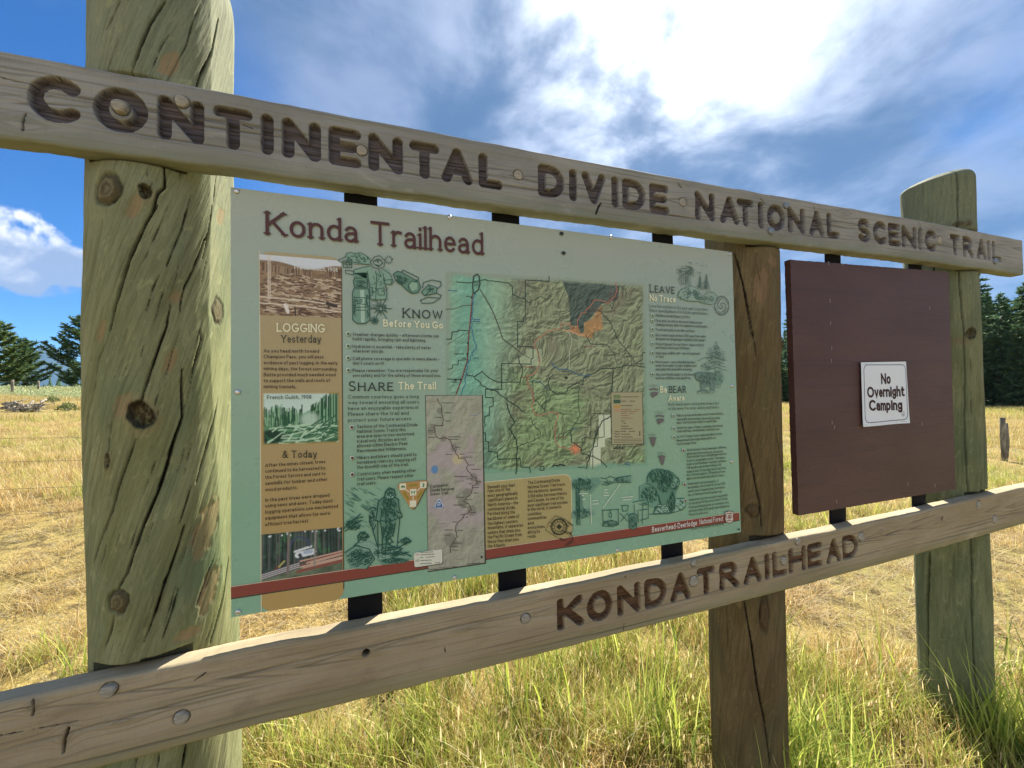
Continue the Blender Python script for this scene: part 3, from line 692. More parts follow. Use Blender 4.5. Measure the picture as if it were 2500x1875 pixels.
CR_L = [
 (c5([(1415,0),(1320,150),(1250,300),(1170,470),(1110,650),(1060,830),(1030,930),(990,1130)]), .0034, .014), (c5([(990,1080),(960,1220),(880,1400),(845,1659)]), .0011, .006),
 (c5([(1700,0),(1640,220),(1560,400),(1500,550)]), .0018, .008), (c5([(1440,620),(1370,760),(1320,950)]), .0012, .006), (c5([(1510,10),(1440,180),(1300,500)]), .0009, .005),
 (c5([(1920,0),(1880,260),(1840,330),(1740,600),(1660,750),(1630,900),(1620,1000)]), .0019, .009), (c5([(1890,200),(1850,400),(1830,480)]), .0010, .005),
 (c5([(1540,880),(1500,1100),(1440,1250),(1360,1480),(1300,1659)])+c6([(1285,60),(1280,120)]), .0022, .010), (c6([(1230,440),(1150,650),(1060,900),(1010,1100),(940,1280),(850,1560)]), .0020, .009),
 (c5([(1640,1480),(1635,1659)])+c6([(1640,100),(1640,260),(1560,480),(1500,700),(1420,930),(1300,1200),(1220,1420),(1150,1659)])+c7([(960,200),(930,270)]), .0030, .013), (c7([(900,460),(860,600),(800,760)]), .0018, .008),
 (c6([(1980,60),(1900,350),(1830,600),(1760,850)]), .0018, .008), (c6([(1720,860),(1690,980),(1620,1200)]), .0018, .008), (c6([(1660,1220),(1610,1400),(1520,1659)])+c7([(1280,200),(1200,450),(1110,690)]), .0024, .010),
 (c7([(1380,260),(1330,450),(1250,670)]), .0015, .007), (c7([(1780,30),(1730,330),(1680,520),(1630,690)]), .0024, .010), (c7([(1640,60),(1580,260),(1520,420)]), .0012, .006),
 (c5([(1800,1110),(1810,1200),(1750,1420),(1710,1620)]), .0015, .007), (c6([(1000,230),(985,600),(960,780)]), .0012, .006), (c5([(1180,1180),(1060,1480),(1020,1560)]), .0008, .004), (c5([(1180,1350),(1100,1560)]), .0009, .004),
 (c5([(1620,1130),(1560,1300),(1480,1600)]), .0010, .005), (c6([(840,0),(790,250),(770,600)]), .0012, .006), (c6([(1720,480),(1660,760)]), .0008, .004), (c6([(1400,650),(1290,960)]), .0007, .004),
 (c1([(1280,0),(1160,170),(1090,330),(1000,580)]), .0024, .010), (c1([(1565,0),(1490,170),(1440,350),(1280,640)]), .0013, .006), (c1([(1715,140),(1640,400),(1560,560),(1520,690)]), .0026, .012), (c1([(920,0),(870,110),(810,230)]), .0012, .006), (c1([(1320,240),(1240,360),(1140,610)]), .0010, .005), (c1([(1160,170),(1110,280)]), .0008, .004), (c1([(900,300),(820,540)]), .0008, .004),
 (c1([(1265,1270),(1275,1440),(1220,1490),(1170,1640)]), .0022, .010), (c1([(1690,1320),(1660,1560)]), .0014, .007), (c1([(1480,1490),(1440,1640)]), .0009, .004), (c1([(1130,1290),(1140,1400)]), .0009, .004),
 (c7([(1060,1560),(1040,1659)]), .0018, .008), (c7([(1440,1460),(1410,1659)]), .0028, .012), (c7([(1230,1540),(1215,1659)]), .0014, .006)]
rk = np.random.default_rng(5)
for _ in range(26):                                    # fine spiral checks between the big ones
    u = rk.uniform(235, 545); v = rk.uniform(380, 1500); L = rk.uniform(30, 110)
    CR_L.append(([(u, v), (u-L*.13+rk.uniform(-3, 3), v+L*.5), (u-L*.30, v+L)], rk.uniform(.0009, .0013), .002))
KN_L = [(264, 463, .021, .026, 'ring'), (356, 468, .008, .012, 'hole'), (537, 760, .017, .024, 'ring'), (343, 1012, .017, .022, 'hole'), (294, 1467, .014, .018, 'ring'), (266, 1125, .004, .012, 'hole')]
PA_L = [(430, 725, .010, .010), (416, 882, .008, .020), (243, 809, .007, .018), (412, 155, .012, .026), (548, 530, .012, .018), (505, 1290, .018, .05), (512, 1440, .016, .04), (300, 990, .012, .02), (330, 505, .010, .02), (460, 1550, .02, .01)]
nl, nt_ = notch(topz_l), notch(topz_t)
xcl = lambda z: np.interp(z, [-.8, -.07, .57, .93, 1.4], [-.120, -.130, -.141, -.137, -.133])
build_post(frame, M_POST_L, xcl, .0905, .1105, -1.0, 1.36, 250, 46, 760, CR_L, KN_L, PA_L, .16, -.25, [nl, nt_], 2, .30, 'green-tinged post with spiral cracks and large knots', facet=(math.radians(80), lambda z: np.interp(z, [-.2, .25, .5, 1.3], [.985, .965, .94, .925])))
cA = lambda p: cp(1200, 300, .3164, p); cB = lambda p: cp(1800, 350, .3164, p); cC = lambda p: cp(1700, 1000, .3617, p); cDD = lambda p: cp(1800, 1350, .3164, p)
CR_M = [(cA([(1870,1000),(1940,1250),(2010,1659)]), .0022, .010), (cB([(0,900),(60,1150),(110,1400),(150,1659)]), .0020, .010), (cC([(290,0),(330,200),(380,400),(430,650),(440,800)]), .0026, .012),
        (cDD([(50,370),(110,700),(150,1000),(210,1300),(260,1659)]), .0030, .014), (cC([(510,0),(580,450)]), .0018, .008), (cDD([(170,370),(180,560)]), .0012, .005), (cB([(150,930),(190,1100)]), .0012, .005), (cC([(200,1320),(215,1659)]), .0012, .005)]
xcm = lambda z: np.interp(z, [-1, -.27, .85, 1.2], [1.313, 1.321, 1.343, 1.35])
build_post(frame, M_POST_M, xcm, .081, .101, -1.05, .945, 200, 36, 480, CR_M, [(1839, 1246, .018, .018, 'plain'), (1865, 1500, .012, .05, 'plain'), (1988, 835, .01, .012, 'plain')], [(1860, 700, .02, .05), (1890, 640, .02, .012)], .012, 0, [nl, (nt_[0], lambda X: X*0+9)], 21, .12, 'dark brown round post between the two panels')
CR_R = [(cB([(1510,860),(1520,1000)]), .003, .014), (cDD([(1480,0),(1465,400),(1470,900)]), .0055, .025), (cDD([(1760,320),(1770,700)]), .0014, .006), (cp(2250,600,.4223,[(283,590),(283,720),(290,1000)]), .0011, .005)]
xcr = lambda z: np.interp(z, [-1, -.45, 1.1, 1.4], [2.369, 2.369, 2.372, 2.372])
build_post(frame, M_POST_R, xcr, .081, .1015, -1.1, 1.232, 130, 30, 360, CR_R, [(2369, 814, .016, .020, 'hole'), (2378, 610, .03, .012, 'plain'), (2355, 545, .03, .012, 'plain')], [(2345, 835, .03, .014)],   .045, .22, [nl, nt_], 33, .05, 'grey-green post with one deep split from top to foot', split=(-.62, .0022))

# steel straps the panels hang on
for (ua, ub, uc, ud) in [(839.5, 921, 849, 934), (1201.5, 1268, 1218, 1286), (1594, 1643, 1617.7, 1669), (2018, 2054, 2028, 2066), (2223, 2252, 2230, 2260)]:
    y = BACK+.001
    def bot(u):                                        # find where the strap meets the lower board
        v = 1400.0
        for _ in range(6):
            X = unp(u, v, y); v = proj((X[0], y, topz_l(X[0])))[1]
        return X[0]
    def top(u):
        v = 500.0
        for _ in range(6):
            X = unp(u, v, y); v = proj((X[0], y, topz_t(X[0])-HB))[1]
        return X[0]
    xa, xb, xc_, xd = top(ua), top(ub), bot(uc), bot(ud)
    b = MB(); z1 = topz_t(xa)-.05; z0 = topz_l(xa)-.07; c = .0012; y0, y1 = y, y+.006
    for (l, r, z) in ((xc_, xd, z0), (xa, xb, z1)):
        for (dx, dy) in ((c, 0), (0, c), (0, .006-c), (c, .006)): b.v.append((l+dx, y0+dy, z))
        for (dx, dy) in ((-c, .006), (0, .006-c), (0, c), (-c, 0)): b.v.append((r+dx, y0+dy, z))
    b.f = [tuple(reversed(range(8))), tuple(range(8, 16))]+[(k, (k+1) % 8, 8+(k+1) % 8, 8+k) for k in range(8)]
    child('strap', b.mesh('strap', M_STEEL), frame)

# ------------------------------------------------------------------ brown plywood board and the paper notice
def plyb(nt, bs):
    tc = nt.add('ShaderNodeTexCoord').outputs['Object']
    n1 = nt.noise(nt.scalev(tc, (5, 30, 130)), 1.0, 5, 0.6, 0.5); n2 = nt.noise(nt.scalev(tc, (2, 3, 5)), 1.0, 4, 0.55, 0.3)
    n3 = nt.noise(nt.scalev(tc, (40, 40, 700)), 1.0, 3, 0.6, 0.2)
    n8 = nt.noise(nt.scalev(tc, (1.6, 4, 26)), 1.0, 4, 0.6, 1.0)
    c = nt.mix(nt.ramp(n2, 0.3, 0.7), (0.068, 0.031, 0.029), (0.092, 0.045, 0.042))
    c = nt.mix(nt.ramp(n8, 0.52, 0.66, 0.0, 0.28), c, (0.036, 0.018, 0.019)); c = nt.mix(nt.ramp(n1, 0.56, 0.74, 0.0, 0.6), c, (0.040, 0.022, 0.024)); c = nt.mix(nt.ramp(n3, 0.60, 0.74, 0.0, 0.32), c, (0.18, 0.12, 0.115))
    nt.l.new(c, bs.inputs['Base Color']); nt.l.new(nt.bump(nt.math('ADD', nt.math('ADD', n1, n8), nt.math('MULTIPLY', n3, .6)), 0.8, 0.0026), bs.inputs['Normal'])
M_PLY = mat('maroon_plywood', rough=0.52, spec=0.4, build=plyb)
YB = -0.0125
BQ = [unp(1929.5, 633.8, YB), unp(2315.6, 664.1, YB), unp(2333.3, 1194, YB), unp(1949.8, 1259, YB)]
nb = empty('notice_board', (1.82, .0, BQ[3][2]), 'maroon painted plywood board bolted between the brown and grey posts', 'notice board')
n = 90; m2 = 80
a = np.linspace(0, 1, n)[None, :, None]; b_ = np.linspace(0, 1, m2)[:, None, None]
P = (BQ[0]*(1-a)+BQ[1]*a)*(1-b_)+(BQ[3]*(1-a)+BQ[2]*a)*b_
P[:, 0, 0] += .0022*(np.random.default_rng(3).random(m2)-.5); P[:, -1, 0] += .0015*(np.random.default_rng(4).random(m2)-.5)
P[0, :, 2] += .0012*(np.random.default_rng(5).random(n)-.5); P[-1, :, 2] += .0012*(np.random.default_rng(6).random(n)-.5)
P[..., 1] += .0012*(fbm(P[..., 0]*3, P[..., 2]*3, 2, 4)-.5)
Pb = P.copy(); Pb[..., 1] = BACK-.0005
Q = quads(m2, n); V = np.concatenate([P.reshape(-1, 3), Pb.reshape(-1, 3)]); K = m2*n
ring = [i for i in range(n)]+[j*n+n-1 for j in range(1, m2)]+[(m2-1)*n+i for i in range(n-2, -1, -1)]+[j*n for j in range(m2-2, 0, -1)]
side = [(ring[k], ring[(k+1) % len(ring)], K+ring[(k+1) % len(ring)], K+ring[k]) for k in range(len(ring))]
Fq = np.concatenate([Q[:, ::-1], Q+K, np.array(side)])
child('board', mesh_np('board', V, Fq, np.full(len(Fq), 4), M_PLY, smooth=False), nb)
for i, (x, y) in enumerate([(297,318),(300,447),(307,592),(305,665),(309,1023),(323,1050),(873,360),(830,1030),(748,1378),(905,1388),(335,1480),(290,102),(372,105)]):
    p = unp(1900+x*.4219, 600+y*.4219, YB); b = MB(); L = .005
    b.tube([(p[0], YB+.002, p[2]-L), (p[0], YB-.0014, p[2]-L*.8), (p[0]+.0008, YB-.0014, p[2]+L*.8), (p[0]+.0008, YB+.002, p[2]+L)], .0006, 5)
    child('staple', b.mesh('staple', M_ZINC), nb)

M_PAPER = mat('white_paper', (0.72, 0.77, 0.84), 0.5, 0.35)
M_PINK = mat('dark_brown_ink', (0.045, 0.018, 0.022), 0.6, 0.2); M_PLINE = mat('slate_ink', (0.075, 0.095, 0.14), 0.6, 0.2)
YP = YB-.0022
PQ = [unp(*p, YP) for p in ((2099, 884.8), (2212, 882.7), (2215.6, 1032.5), (2102.5, 1042))]
pc = sum(PQ)/4; pw = PQ[1][0]-PQ[0][0]; ph = PQ[0][2]-PQ[3][2]
def curl(x, z):
    a = (x-PQ[0][0])/pw; b = (PQ[0][2]-z)/ph
    return -.004*np.clip(np.sin(a*5.2+.4), 0, 1)*(.4+b)-.012*np.clip(a-.82, 0, 1)*b*3-.010*np.clip(.14-a, 0, 1)*2-.006*np.clip(b-.85, 0, 1)
note = empty('paper_notice', tuple(pc), 'white paper camping notice stapled to the maroon plywood board', 'notice')
n = 40
a = np.linspace(0, 1, n)[None, :, None]; b_ = np.linspace(0, 1, n)[:, None, None]
P = (PQ[0]*(1-a)+PQ[1]*a)*(1-b_)+(PQ[3]*(1-a)+PQ[2]*a)*b_
P[..., 1] = YP+curl(P[..., 0], P[..., 2])
Pb = P.copy(); Pb[..., 1] += .0004; Q = quads(n, n)
Fq = np.concatenate([Q[:, ::-1], Q+n*n])
child('sheet', mesh_np('sheet', np.concatenate([P.reshape(-1, 3), Pb.reshape(-1, 3)]), Fq, np.full(len(Fq), 4), M_PAPER), note)
def xz(p): return (p[0], p[2])
def on_paper(fl, name, m):
    fl.v = [(x, y+curl(x, z), z) for x, y, z in fl.v]; child(name, fl.mesh(name, m), note)
fl = Flat(YP-.0004)
for tx, p0, p1 in (('No', (2149.8, 935.4), (2174.5, 934.6)), ('Overnight', (2114, 968.5), (2206.5, 965)), ('Camping', (2118, 1000.5), (2202, 998.7))):
    A, B = unp(*p0, YP), unp(*p1, YP); fl.text(tx, xz(A), (B[0], B[2]), .0285, wt=.25, gap=.06)
on_paper(fl, 'lettering', M_PINK)
fl = Flat(YP-.0003)
def rrect(q, rad, n=5):
    """rounded outline of a quad TL,TR,BR,BL (x,z)"""
    q = [np.array(p) for p in q]; out = []
    for i in range(4):
        p = q[i]; a = q[i-1]-p; b = q[(i+1) % 4]-p; a = a/np.linalg.norm(a)*rad; b = b/np.linalg.norm(b)*rad
        for k in range(n+1):
            t = k/n; out.append(tuple(p+a*(1-t)**2+b*t**2))
    return out
o = rrect([xz(unp(*p, YP)) for p in ((2106, 891), (2210, 890.5), (2212, 1024), (2108, 1032.5))], .02)
o2 = []
for p, q in zip(o, o[1:]+o[:1]): o2 += [tuple(np.array(p)*(1-t)+np.array(q)*t) for t in np.linspace(0, 1, 6, False)]
fl.strip(o2+o2[:1], .0024, False)
s0 = unp(2203, 1010.5, YP); sh = [(-1, 1), (-.3, 1.15), (.3, 1.15), (1, 1), (.9, .2), (1, -.6), (.5, -.9), (0, -1.15), (-.5, -.9), (-1, -.6), (-.9, .2), (-1, 1)]
fl.strip([(s0[0]+.0055*x, s0[2]+.0065*y) for x, y in sh], .0011, False)
fl.strip([(s0[0], s0[2]-.004), (s0[0], s0[2]+.003)], .0012); fl.strip([(s0[0]-.002, s0[2]-.003), (s0[0], s0[2]+.002), (s0[0]+.002, s0[2]-.003)], .0009)
for pa, pb in (((2106, 1037.5), (2150, 1034)), ((2185, 1031), (2189, 1030.7)), ((2198, 1029.5), (2210, 1028.5)), ((2106, 889), (2115, 889))):
    fl.strip([xz(unp(*pa, YP)), xz(unp(*pb, YP))], .0007)
on_paper(fl, 'border', M_PLINE)
# ------------------------------------------------------------------ the printed information panel
def printb(nt, bs):
    c = nt.attr('Col', 'Color'); tc = nt.add('ShaderNodeTexCoord').outputs['Object']
    n = nt.noise(nt.scalev(tc, (380, 380, 380)), 1.0, 2, 0.5)
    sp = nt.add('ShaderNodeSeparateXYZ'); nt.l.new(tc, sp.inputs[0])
    c = nt.mix(nt.ramp(sp.outputs[2], 0.30, 0.80, 0.0, 0.09, False), c, (0.36, 0.36, 0.31))            # inks mixed a little towards grey nearer the top edge
    nt.l.new(nt.mix(nt.ramp(n, 0.35, 0.65, 0.0, 0.08), c, (0.10, 0.13, 0.12)), bs.inputs['Base Color'])
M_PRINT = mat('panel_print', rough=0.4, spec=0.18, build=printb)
def plateb(nt, bs):
    tc = nt.add('ShaderNodeTexCoord').outputs['Object']
    n = nt.noise(nt.scalev(tc, (240, 240, 240)), 1.0, 4, 0.7); n2 = nt.noise(nt.scalev(tc, (7, 7, 7)), 1.0, 4, 0.6)
    n5 = nt.noise(nt.scalev(tc, (55, 55, 90)), 1.0, 5, 0.7)
    c = nt.mix(nt.ramp(n2, 0.3, 0.7), PANEL_A, PANEL_B)
    c = nt.mix(nt.ramp(n, 0.52, 0.75, 0.0, 0.35), c, (0.20, 0.38, 0.29)); c = nt.mix(nt.ramp(n5, 0.58, 0.78, 0.0, 0.22), c, (0.46, 0.58, 0.48))
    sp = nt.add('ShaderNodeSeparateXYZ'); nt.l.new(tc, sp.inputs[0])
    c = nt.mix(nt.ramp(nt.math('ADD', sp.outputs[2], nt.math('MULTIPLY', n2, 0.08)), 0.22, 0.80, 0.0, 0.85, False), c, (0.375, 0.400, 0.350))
    nt.l.new(c, bs.inputs['Base Color']); bs.inputs['Roughness'].default_value = 0.34
    nt.l.new(nt.ramp(n2, .3, .7, .22, .36), bs.inputs['Roughness'])
PANEL_A, PANEL_B = (0.215, 0.430, 0.310), (0.240, 0.450, 0.330)
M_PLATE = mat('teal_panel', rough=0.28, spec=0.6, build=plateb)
PW = 1.22; PZ0, PZ1 = 0.0, 0.798
panel = empty('information_panel', (PW/2, 0, 0), 'teal printed trail information panel with relief map, fixed beside the green-tinged post', 'information panel')
b = MB(); c = .0008
TLp, TRp, BRp, BLp = (unp(*p, 0) for p in ((562.7,456.5),(1787.6,615.4),(1809,1299),(564.2,1507.6)))
f0 = [TLp, TRp, BRp, BLp]; cen = sum(f0)/4
inn = [p+(cen-p)/np.linalg.norm(cen-p)*.0002 for p in f0]
b.v = [tuple(p) for p in inn]+[(p[0], .0004, p[2]) for p in f0]+[(p[0], .0058, p[2]) for p in f0]
b.f = [(3, 2, 1, 0), (8, 9, 10, 11)]+[(k, (k+1) % 4, 4+(k+1) % 4, 4+k) for k in range(4)]+[(4+k, 4+(k+1) % 4, 8+(k+1) % 4, 8+k) for k in range(4)]
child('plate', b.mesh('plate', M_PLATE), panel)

def pz(u, v): p = unp(u, v, 0); return (p[0], p[2])
def hz(u, v, c): return (unp(u, v-c, 0)-unp(u, v, 0))[2]
def wpx(u, v, w): return w*0.5*np.linalg.norm(unp(u+1, v, 0)-unp(u, v-1, 0))*1.0
DARK = (0.02, 0.028, 0.024); INK = (0.022, 0.10, 0.075); MAROON = (0.070, 0.010, 0.016); CREAM = (0.88, 0.87, 0.62); WHITE = (0.82, 0.84, 0.80)
TXT = (0.040, 0.022, 0.020); TAN1 = (0.49, 0.335, 0.125); RED = (0.27, 0.068, 0.050)
LY = {'strip': -.0004, 'photo': -.0008, 'stripe': -.0012, 'map': -.0006, 'inset': -.0016, 'box': -.0008, 'legend': -.0024, 'text': -.0030, 'draw': -.0021}
def tline(fl, text, a, b, cap, wt=.13, serif=False, gap=.2, small=0.0):
    P0, P1 = pz(*a), pz(*b); fl.text(text, P0, P1, hz(*a, cap), wt, serif, gap, small)
def block(name, col, lines, wt=.125, serif=False, gap=.2, small=0.0, label=None, y=None, parent=None):
    fl = Flat(y or LY['text']); fl.curcol = col
    for (t, a, b, cap) in lines: tline(fl, t, a, b, cap, wt, serif, gap, small)
    return child(name, fl.mesh(name, M_PRINT), parent or panel, label)

# ---- tan strip with three photographs
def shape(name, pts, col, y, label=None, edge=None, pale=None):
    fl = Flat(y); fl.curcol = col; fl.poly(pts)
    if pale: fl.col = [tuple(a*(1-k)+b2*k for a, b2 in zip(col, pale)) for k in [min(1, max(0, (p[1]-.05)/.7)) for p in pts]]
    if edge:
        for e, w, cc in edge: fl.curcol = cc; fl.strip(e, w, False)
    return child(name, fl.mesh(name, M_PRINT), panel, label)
sq = [pz(633.5, 612), pz(833.5, 629), pz(839.6, 1462.5), pz(638.0, 1495.5)]
sp = rrect(sq, .022)
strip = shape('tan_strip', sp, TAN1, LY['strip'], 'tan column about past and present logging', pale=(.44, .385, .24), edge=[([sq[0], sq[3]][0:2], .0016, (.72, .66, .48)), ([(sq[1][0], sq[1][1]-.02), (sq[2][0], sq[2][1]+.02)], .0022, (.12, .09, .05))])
def dstripe():
    fl = Flat(LY['stripe']); fl.curcol = RED
    fl.poly([pz(564.4, 1432.9), pz(1803.5, 1251.5), pz(1804.7, 1269.6), pz(564.5, 1460.7)])
    fl.curcol = (.05, .06, .05); fl.strip([pz(564.5, 1461.3), pz(1804.7, 1270.2)], .0022, False)
    fl.curcol = (.75, .55, .40); fl.strip([pz(564.5, 1432.0), pz(1803.5, 1250.6)], .0012, False)
    child('stripe', fl.mesh('stripe', M_PRINT), panel)
dstripe()
rp = np.random.default_rng(77)
def photo_a():                                          # sepia slope of felled timber
    c = Canvas(128, 96, (.30, .20, .12)); n = fbm(c.X*9, c.Y*14, 5, 1)
    c.a *= (0.45+1.1*n)[..., None]
    sky = .10+.10*sstep(c.X, .15, .6)-.09*sstep(c.X, .6, .95); c.blend(sstep(sky-c.Y, 0, .02), (.72, .78, .86))
    for x in np.linspace(.03, 1, 90):
        y0 = .12+.10*math.sin(x*3)+rp.uniform(-.02, .02)
        if x < .62 or x > .8: c.line([(x, y0), (x+rp.uniform(-.005, .005), y0+.12)], 1, (.14, .08, .05) if rp.random() < .6 else (.36, .26, .17))
    for _ in range(520):
        x, y = rp.random(), rp.uniform(.3, 1); a = rp.normal(.16, .25); L = rp.uniform(.02, .13)*(.4+y)
        k = rp.random(); col = (.66, .54, .40) if k > .66 else ((.10, .05, .035) if k < .45 else (.34, .23, .15))
        c.line([(x, y), (x+L*math.cos(a), y+L*math.sin(a))], rp.uniform(.5, 1.1), col)
    for y in (.70, .80): c.line([(0, y), (.55, y+.03), (1, y+.10)], 1.2, (.80, .70, .58))
    for x in (.10, .12): c.line([(x, 0), (x, .72)], .8, (.75, .66, .55))
    c.line([(.30, .82), (.33, .93)], 5, (.85, .80, .75)); c.line([(.42, .86), (.42, 1)], 2, (.06, .04, .03)); c.line([(.82, .76), (.93, .80)], 5, (.05, .035, .03))
    return c.a
def photo_b():                                          # green-toned clearing
    c = Canvas(120, 80, (.62, .80, .72)); n = fbm(c.X*10, c.Y*12, 5, 3)
    hor = .42-.10*sstep(c.X, .45, .65); c.blend(sstep(c.Y-hor, 0, .03), (.16, .36, .20))
    for _ in range(260):
        x = rp.random(); side = .25+.55*sstep(abs(x-.52), .1, .5) if x > .55 else .22
        if .5 < x < .6: continue
        y1 = rp.uniform(.45, .68); c.line([(x, y1-side*rp.uniform(.6, 1)), (x, y1)], rp.uniform(.6, 1.6), (.02, .10, .05) if rp.random() < .6 else (.28, .52, .32))
    m = sstep(c.Y, .62, .68); c.a = c.a*(1-m[..., None])+(np.array((.10, .24, .13))*(0.4+1.4*n)[..., None])*m[..., None]
    c.blend(sstep(.16-np.hypot((c.X-.12)*.8, c.Y-.84), 0, .06), (.01, .05, .03)); c.blend(.8*sstep(.2-np.hypot((c.X-.6)*1.2, (c.Y-.52)*1.1), 0, .12), (.55, .74, .62))
    for _ in range(90):
        x, y = rp.uniform(.05, 1), rp.uniform(.62, 1); a = rp.normal(-.3, .5); L = rp.uniform(.06, .28)
        c.line([(x, y), (x+L*math.cos(a), y+L*math.sin(a))], rp.uniform(.6, 2.2), (.50, .72, .52) if rp.random() < .55 else (.03, .14, .07))
    e = np.minimum(np.minimum(c.X, 1-c.X)*1.2, np.minimum(c.Y, 1-c.Y)); m = 1-sstep(e, .0, .05); c.blend(m, TAN1)
    return c.a
def photo_c():                                          # harvester in the forest
    c = Canvas(116, 74, (.035, .07, .06)); n = fbm(c.X*12, c.Y*9, 5, 5); c.a *= (.4+1.5*n)[..., None]
    c.blend(.7*sstep(fbm(c.X*9, c.Y*6, 3, 8), .58, .7)*sstep(.6-c.Y, 0, .1), (.07, .22, .10))
    for x in np.linspace(.02, 1, 26): c.line([(x, 0), (x+rp.uniform(-.02, .02), .75)], rp.uniform(.6, 1.6), (.13, .13, .13) if rp.random() < .5 else (.02, .03, .03))
    for _ in range(14): c.line([(rp.random(), rp.uniform(0, .08))]*2, 2, (.75, .82, .85))
    m = sstep(c.Y, .80-.18*c.X*0.6, .86-.1*c.X); c.a = c.a*(1-m[..., None])+(np.array((.14, .18, .12))*(.3+1.5*n)[..., None])*m[..., None]
    c.line([(.44, .52), (.62, .48)], 9, (.75, .80, .86)); c.line([(.40, .44), (.60, .36)], 3, (.72, .76, .80)); c.line([(.53, .48), (.60, .47)], 5, (.42, .52, .66)); c.line([(.46, .52), (.48, .6)], 4, (.06, .07, .09))
    c.line([(.58, .34), (.56, .20), (.45, .12), (.36, .2), (.3, .55)], 2.6, (.07, .09, .16)); c.line([(.27, .62), (.2, .74)], 2, (.5, .45, .15)); c.line([(.18, .76), (.24, .84)], 5, (.18, .05, .04))
    for k in range(16):
        y = rp.uniform(.62, .86); c.line([(rp.uniform(.4, .6), y+.04), (1, y-.08)], rp.uniform(.8, 2), (.62, .42, .33) if k % 2 else (.28, .10, .08))
    for k in range(7): c.line([(0, .96-.02*k), (.45, .80-.02*k)], 1.0, (.62, .60, .62) if k % 2 else (.10, .09, .1))
    c.line([(.33, .0), (.31, .95)], 3.0, (.22, .19, .17)); c.line([(.66, .05), (.64, .8)], 1.6, (.30, .28, .26))
    return c.a
PH = []
for fn, q, lb in ((photo_a, ((634, 621), (833, 637), (833.5, 776), (635, 769)), 'sepia photograph of a felled hillside'), (photo_b, ((639.5, 957.5), (830, 957.5), (830, 1081), (639.5, 1088)), 'green-toned photograph of a forest clearing'),
              (photo_c, ((638.6, 1305), (835, 1287), (836.5, 1394), (638.6, 1420)), 'colour photograph of a machine among trees')):
    PH.append(child('photo', grid_print('photo', [pz(*p) for p in q], fn(), LY['photo'], M_PRINT), panel, lb))

# ---- headings
block('title', MAROON, [('Konda', (649, 571.7), (874, 591.5), 53)], .13, True, .12, label='first word of the large maroon heading')
block('title', MAROON, [('Trailhead', (905, 596.5), (1179.5, 621.5), 53)], .13, True, .12, label='second word of the large maroon heading')
block('heading', CREAM, [('LOGGING', (676.6, 809), (794, 811.3), 18.5)], .17, True, .16)
block('heading', DARK, [('Yesterday', (687, 836), (784, 836.5), 17)], .125, True)
block('heading', DARK, [('& Today', (690, 1117), (774, 1115.5), 16)], .125, True)
block('caption', WHITE, [('French Gulch, 1908', (719.6, 657.8), (825, 664), 8.6)], .16, False, parent=PH[0])
block('caption', DARK, [('French Gulch, 1908', (652.6, 974.4), (761, 973), 8.6)], .14, False, parent=PH[1])
block('heading', DARK, [('KNOW', (983, 775.5), (1080, 778.5), 22)], .115, True, .22, .86)
block('heading', CREAM, [('Before You Go', (936, 796.5), (1081, 801.6), 15)], .17, True)
block('heading', DARK, [('SHARE', (851.5, 953.7), (960.2, 953.3), 22)], .115, True, .22, .86)
block('heading', CREAM, [('The Trail', (972.5, 949.6), (1064, 949), 16)], .17, True)
block('heading', DARK, [('LEAVE', (1585, 713.2), (1645.4, 716.9), 18)], .12, True, .22, .84)
block('heading', CREAM, [('No Trace', (1584.6, 733.7), (1647.5, 737.9), 13)], .17, True)
block('heading', CREAM, [('Be', (1610.6, 957.4), (1626, 957.9), 14)], .17, True)
block('heading', DARK, [('BEAR', (1631.6, 958.6), (1673.3, 957.9), 15)], .13, True)
block('heading', CREAM, [('Aware', (1630.6, 977.9), (1669, 976.7), 12)], .17, True)
block('heading', WHITE, [('Beaverhead-Deerlodge', (1590, 1297.8), (1699.4, 1280.6), 11.5)], .15, False)
block('heading', WHITE, [('National Forest', (1705.9, 1278.6), (1763.2, 1269.6), 10.5)], .14, True)
block('caption', DARK, [('Caring for the Land and Serving People', (1684.2, 1293.7), (1765, 1280.4), 4.6)], .13)
# ---- paragraphs
L1 = ['As you head north toward', 'Champion Pass, you will pass', 'evidence of past logging. In the early', 'mining days, the forest surrounding', 'Butte provided much needed wood', 'to support the walls and roofs of', 'mining tunnels.']
block('paragraph', TXT, [(t, (645, y), (x, y2), 7.4) for t, y, x, y2 in zip(L1, (860.4,874.5,889.3,903.4,918.4,933.1,947.2), (779.5,790.3,824.6,821.8,819.6,806,724), (861,875,890,905,918.4,932,947.7))], .155)
block('paragraph', TXT, [(t, (648.6, y), q, 7.4) for t, y, q in zip(['After the mines closed, trees', 'continued to be harvested by', 'the Forest Service and sent to', 'sawmills for lumber and other', 'wood products.'], (1139.6,1153.4,1168.2,1183.3,1198.4), ((795,1129.5),(794.5,1144.9),(795,1158.7),(799.5,1172.7),(727,1192.6)))], .155)
block('paragraph', TXT, [(t, (648.6, y), q, 7.4) for t, y, q in zip(['In the past trees were dropped', 'using saws and axes. Today most', 'logging operations use mechanized', 'equipment that allows for more', 'efficient tree harvest.'], (1223.9,1237.7,1252.8,1267.7,1283.3), ((804.8,1211.2),(812.3,1225),(825.5,1237.7),(806,1255),(755,1273.5)))], .155)
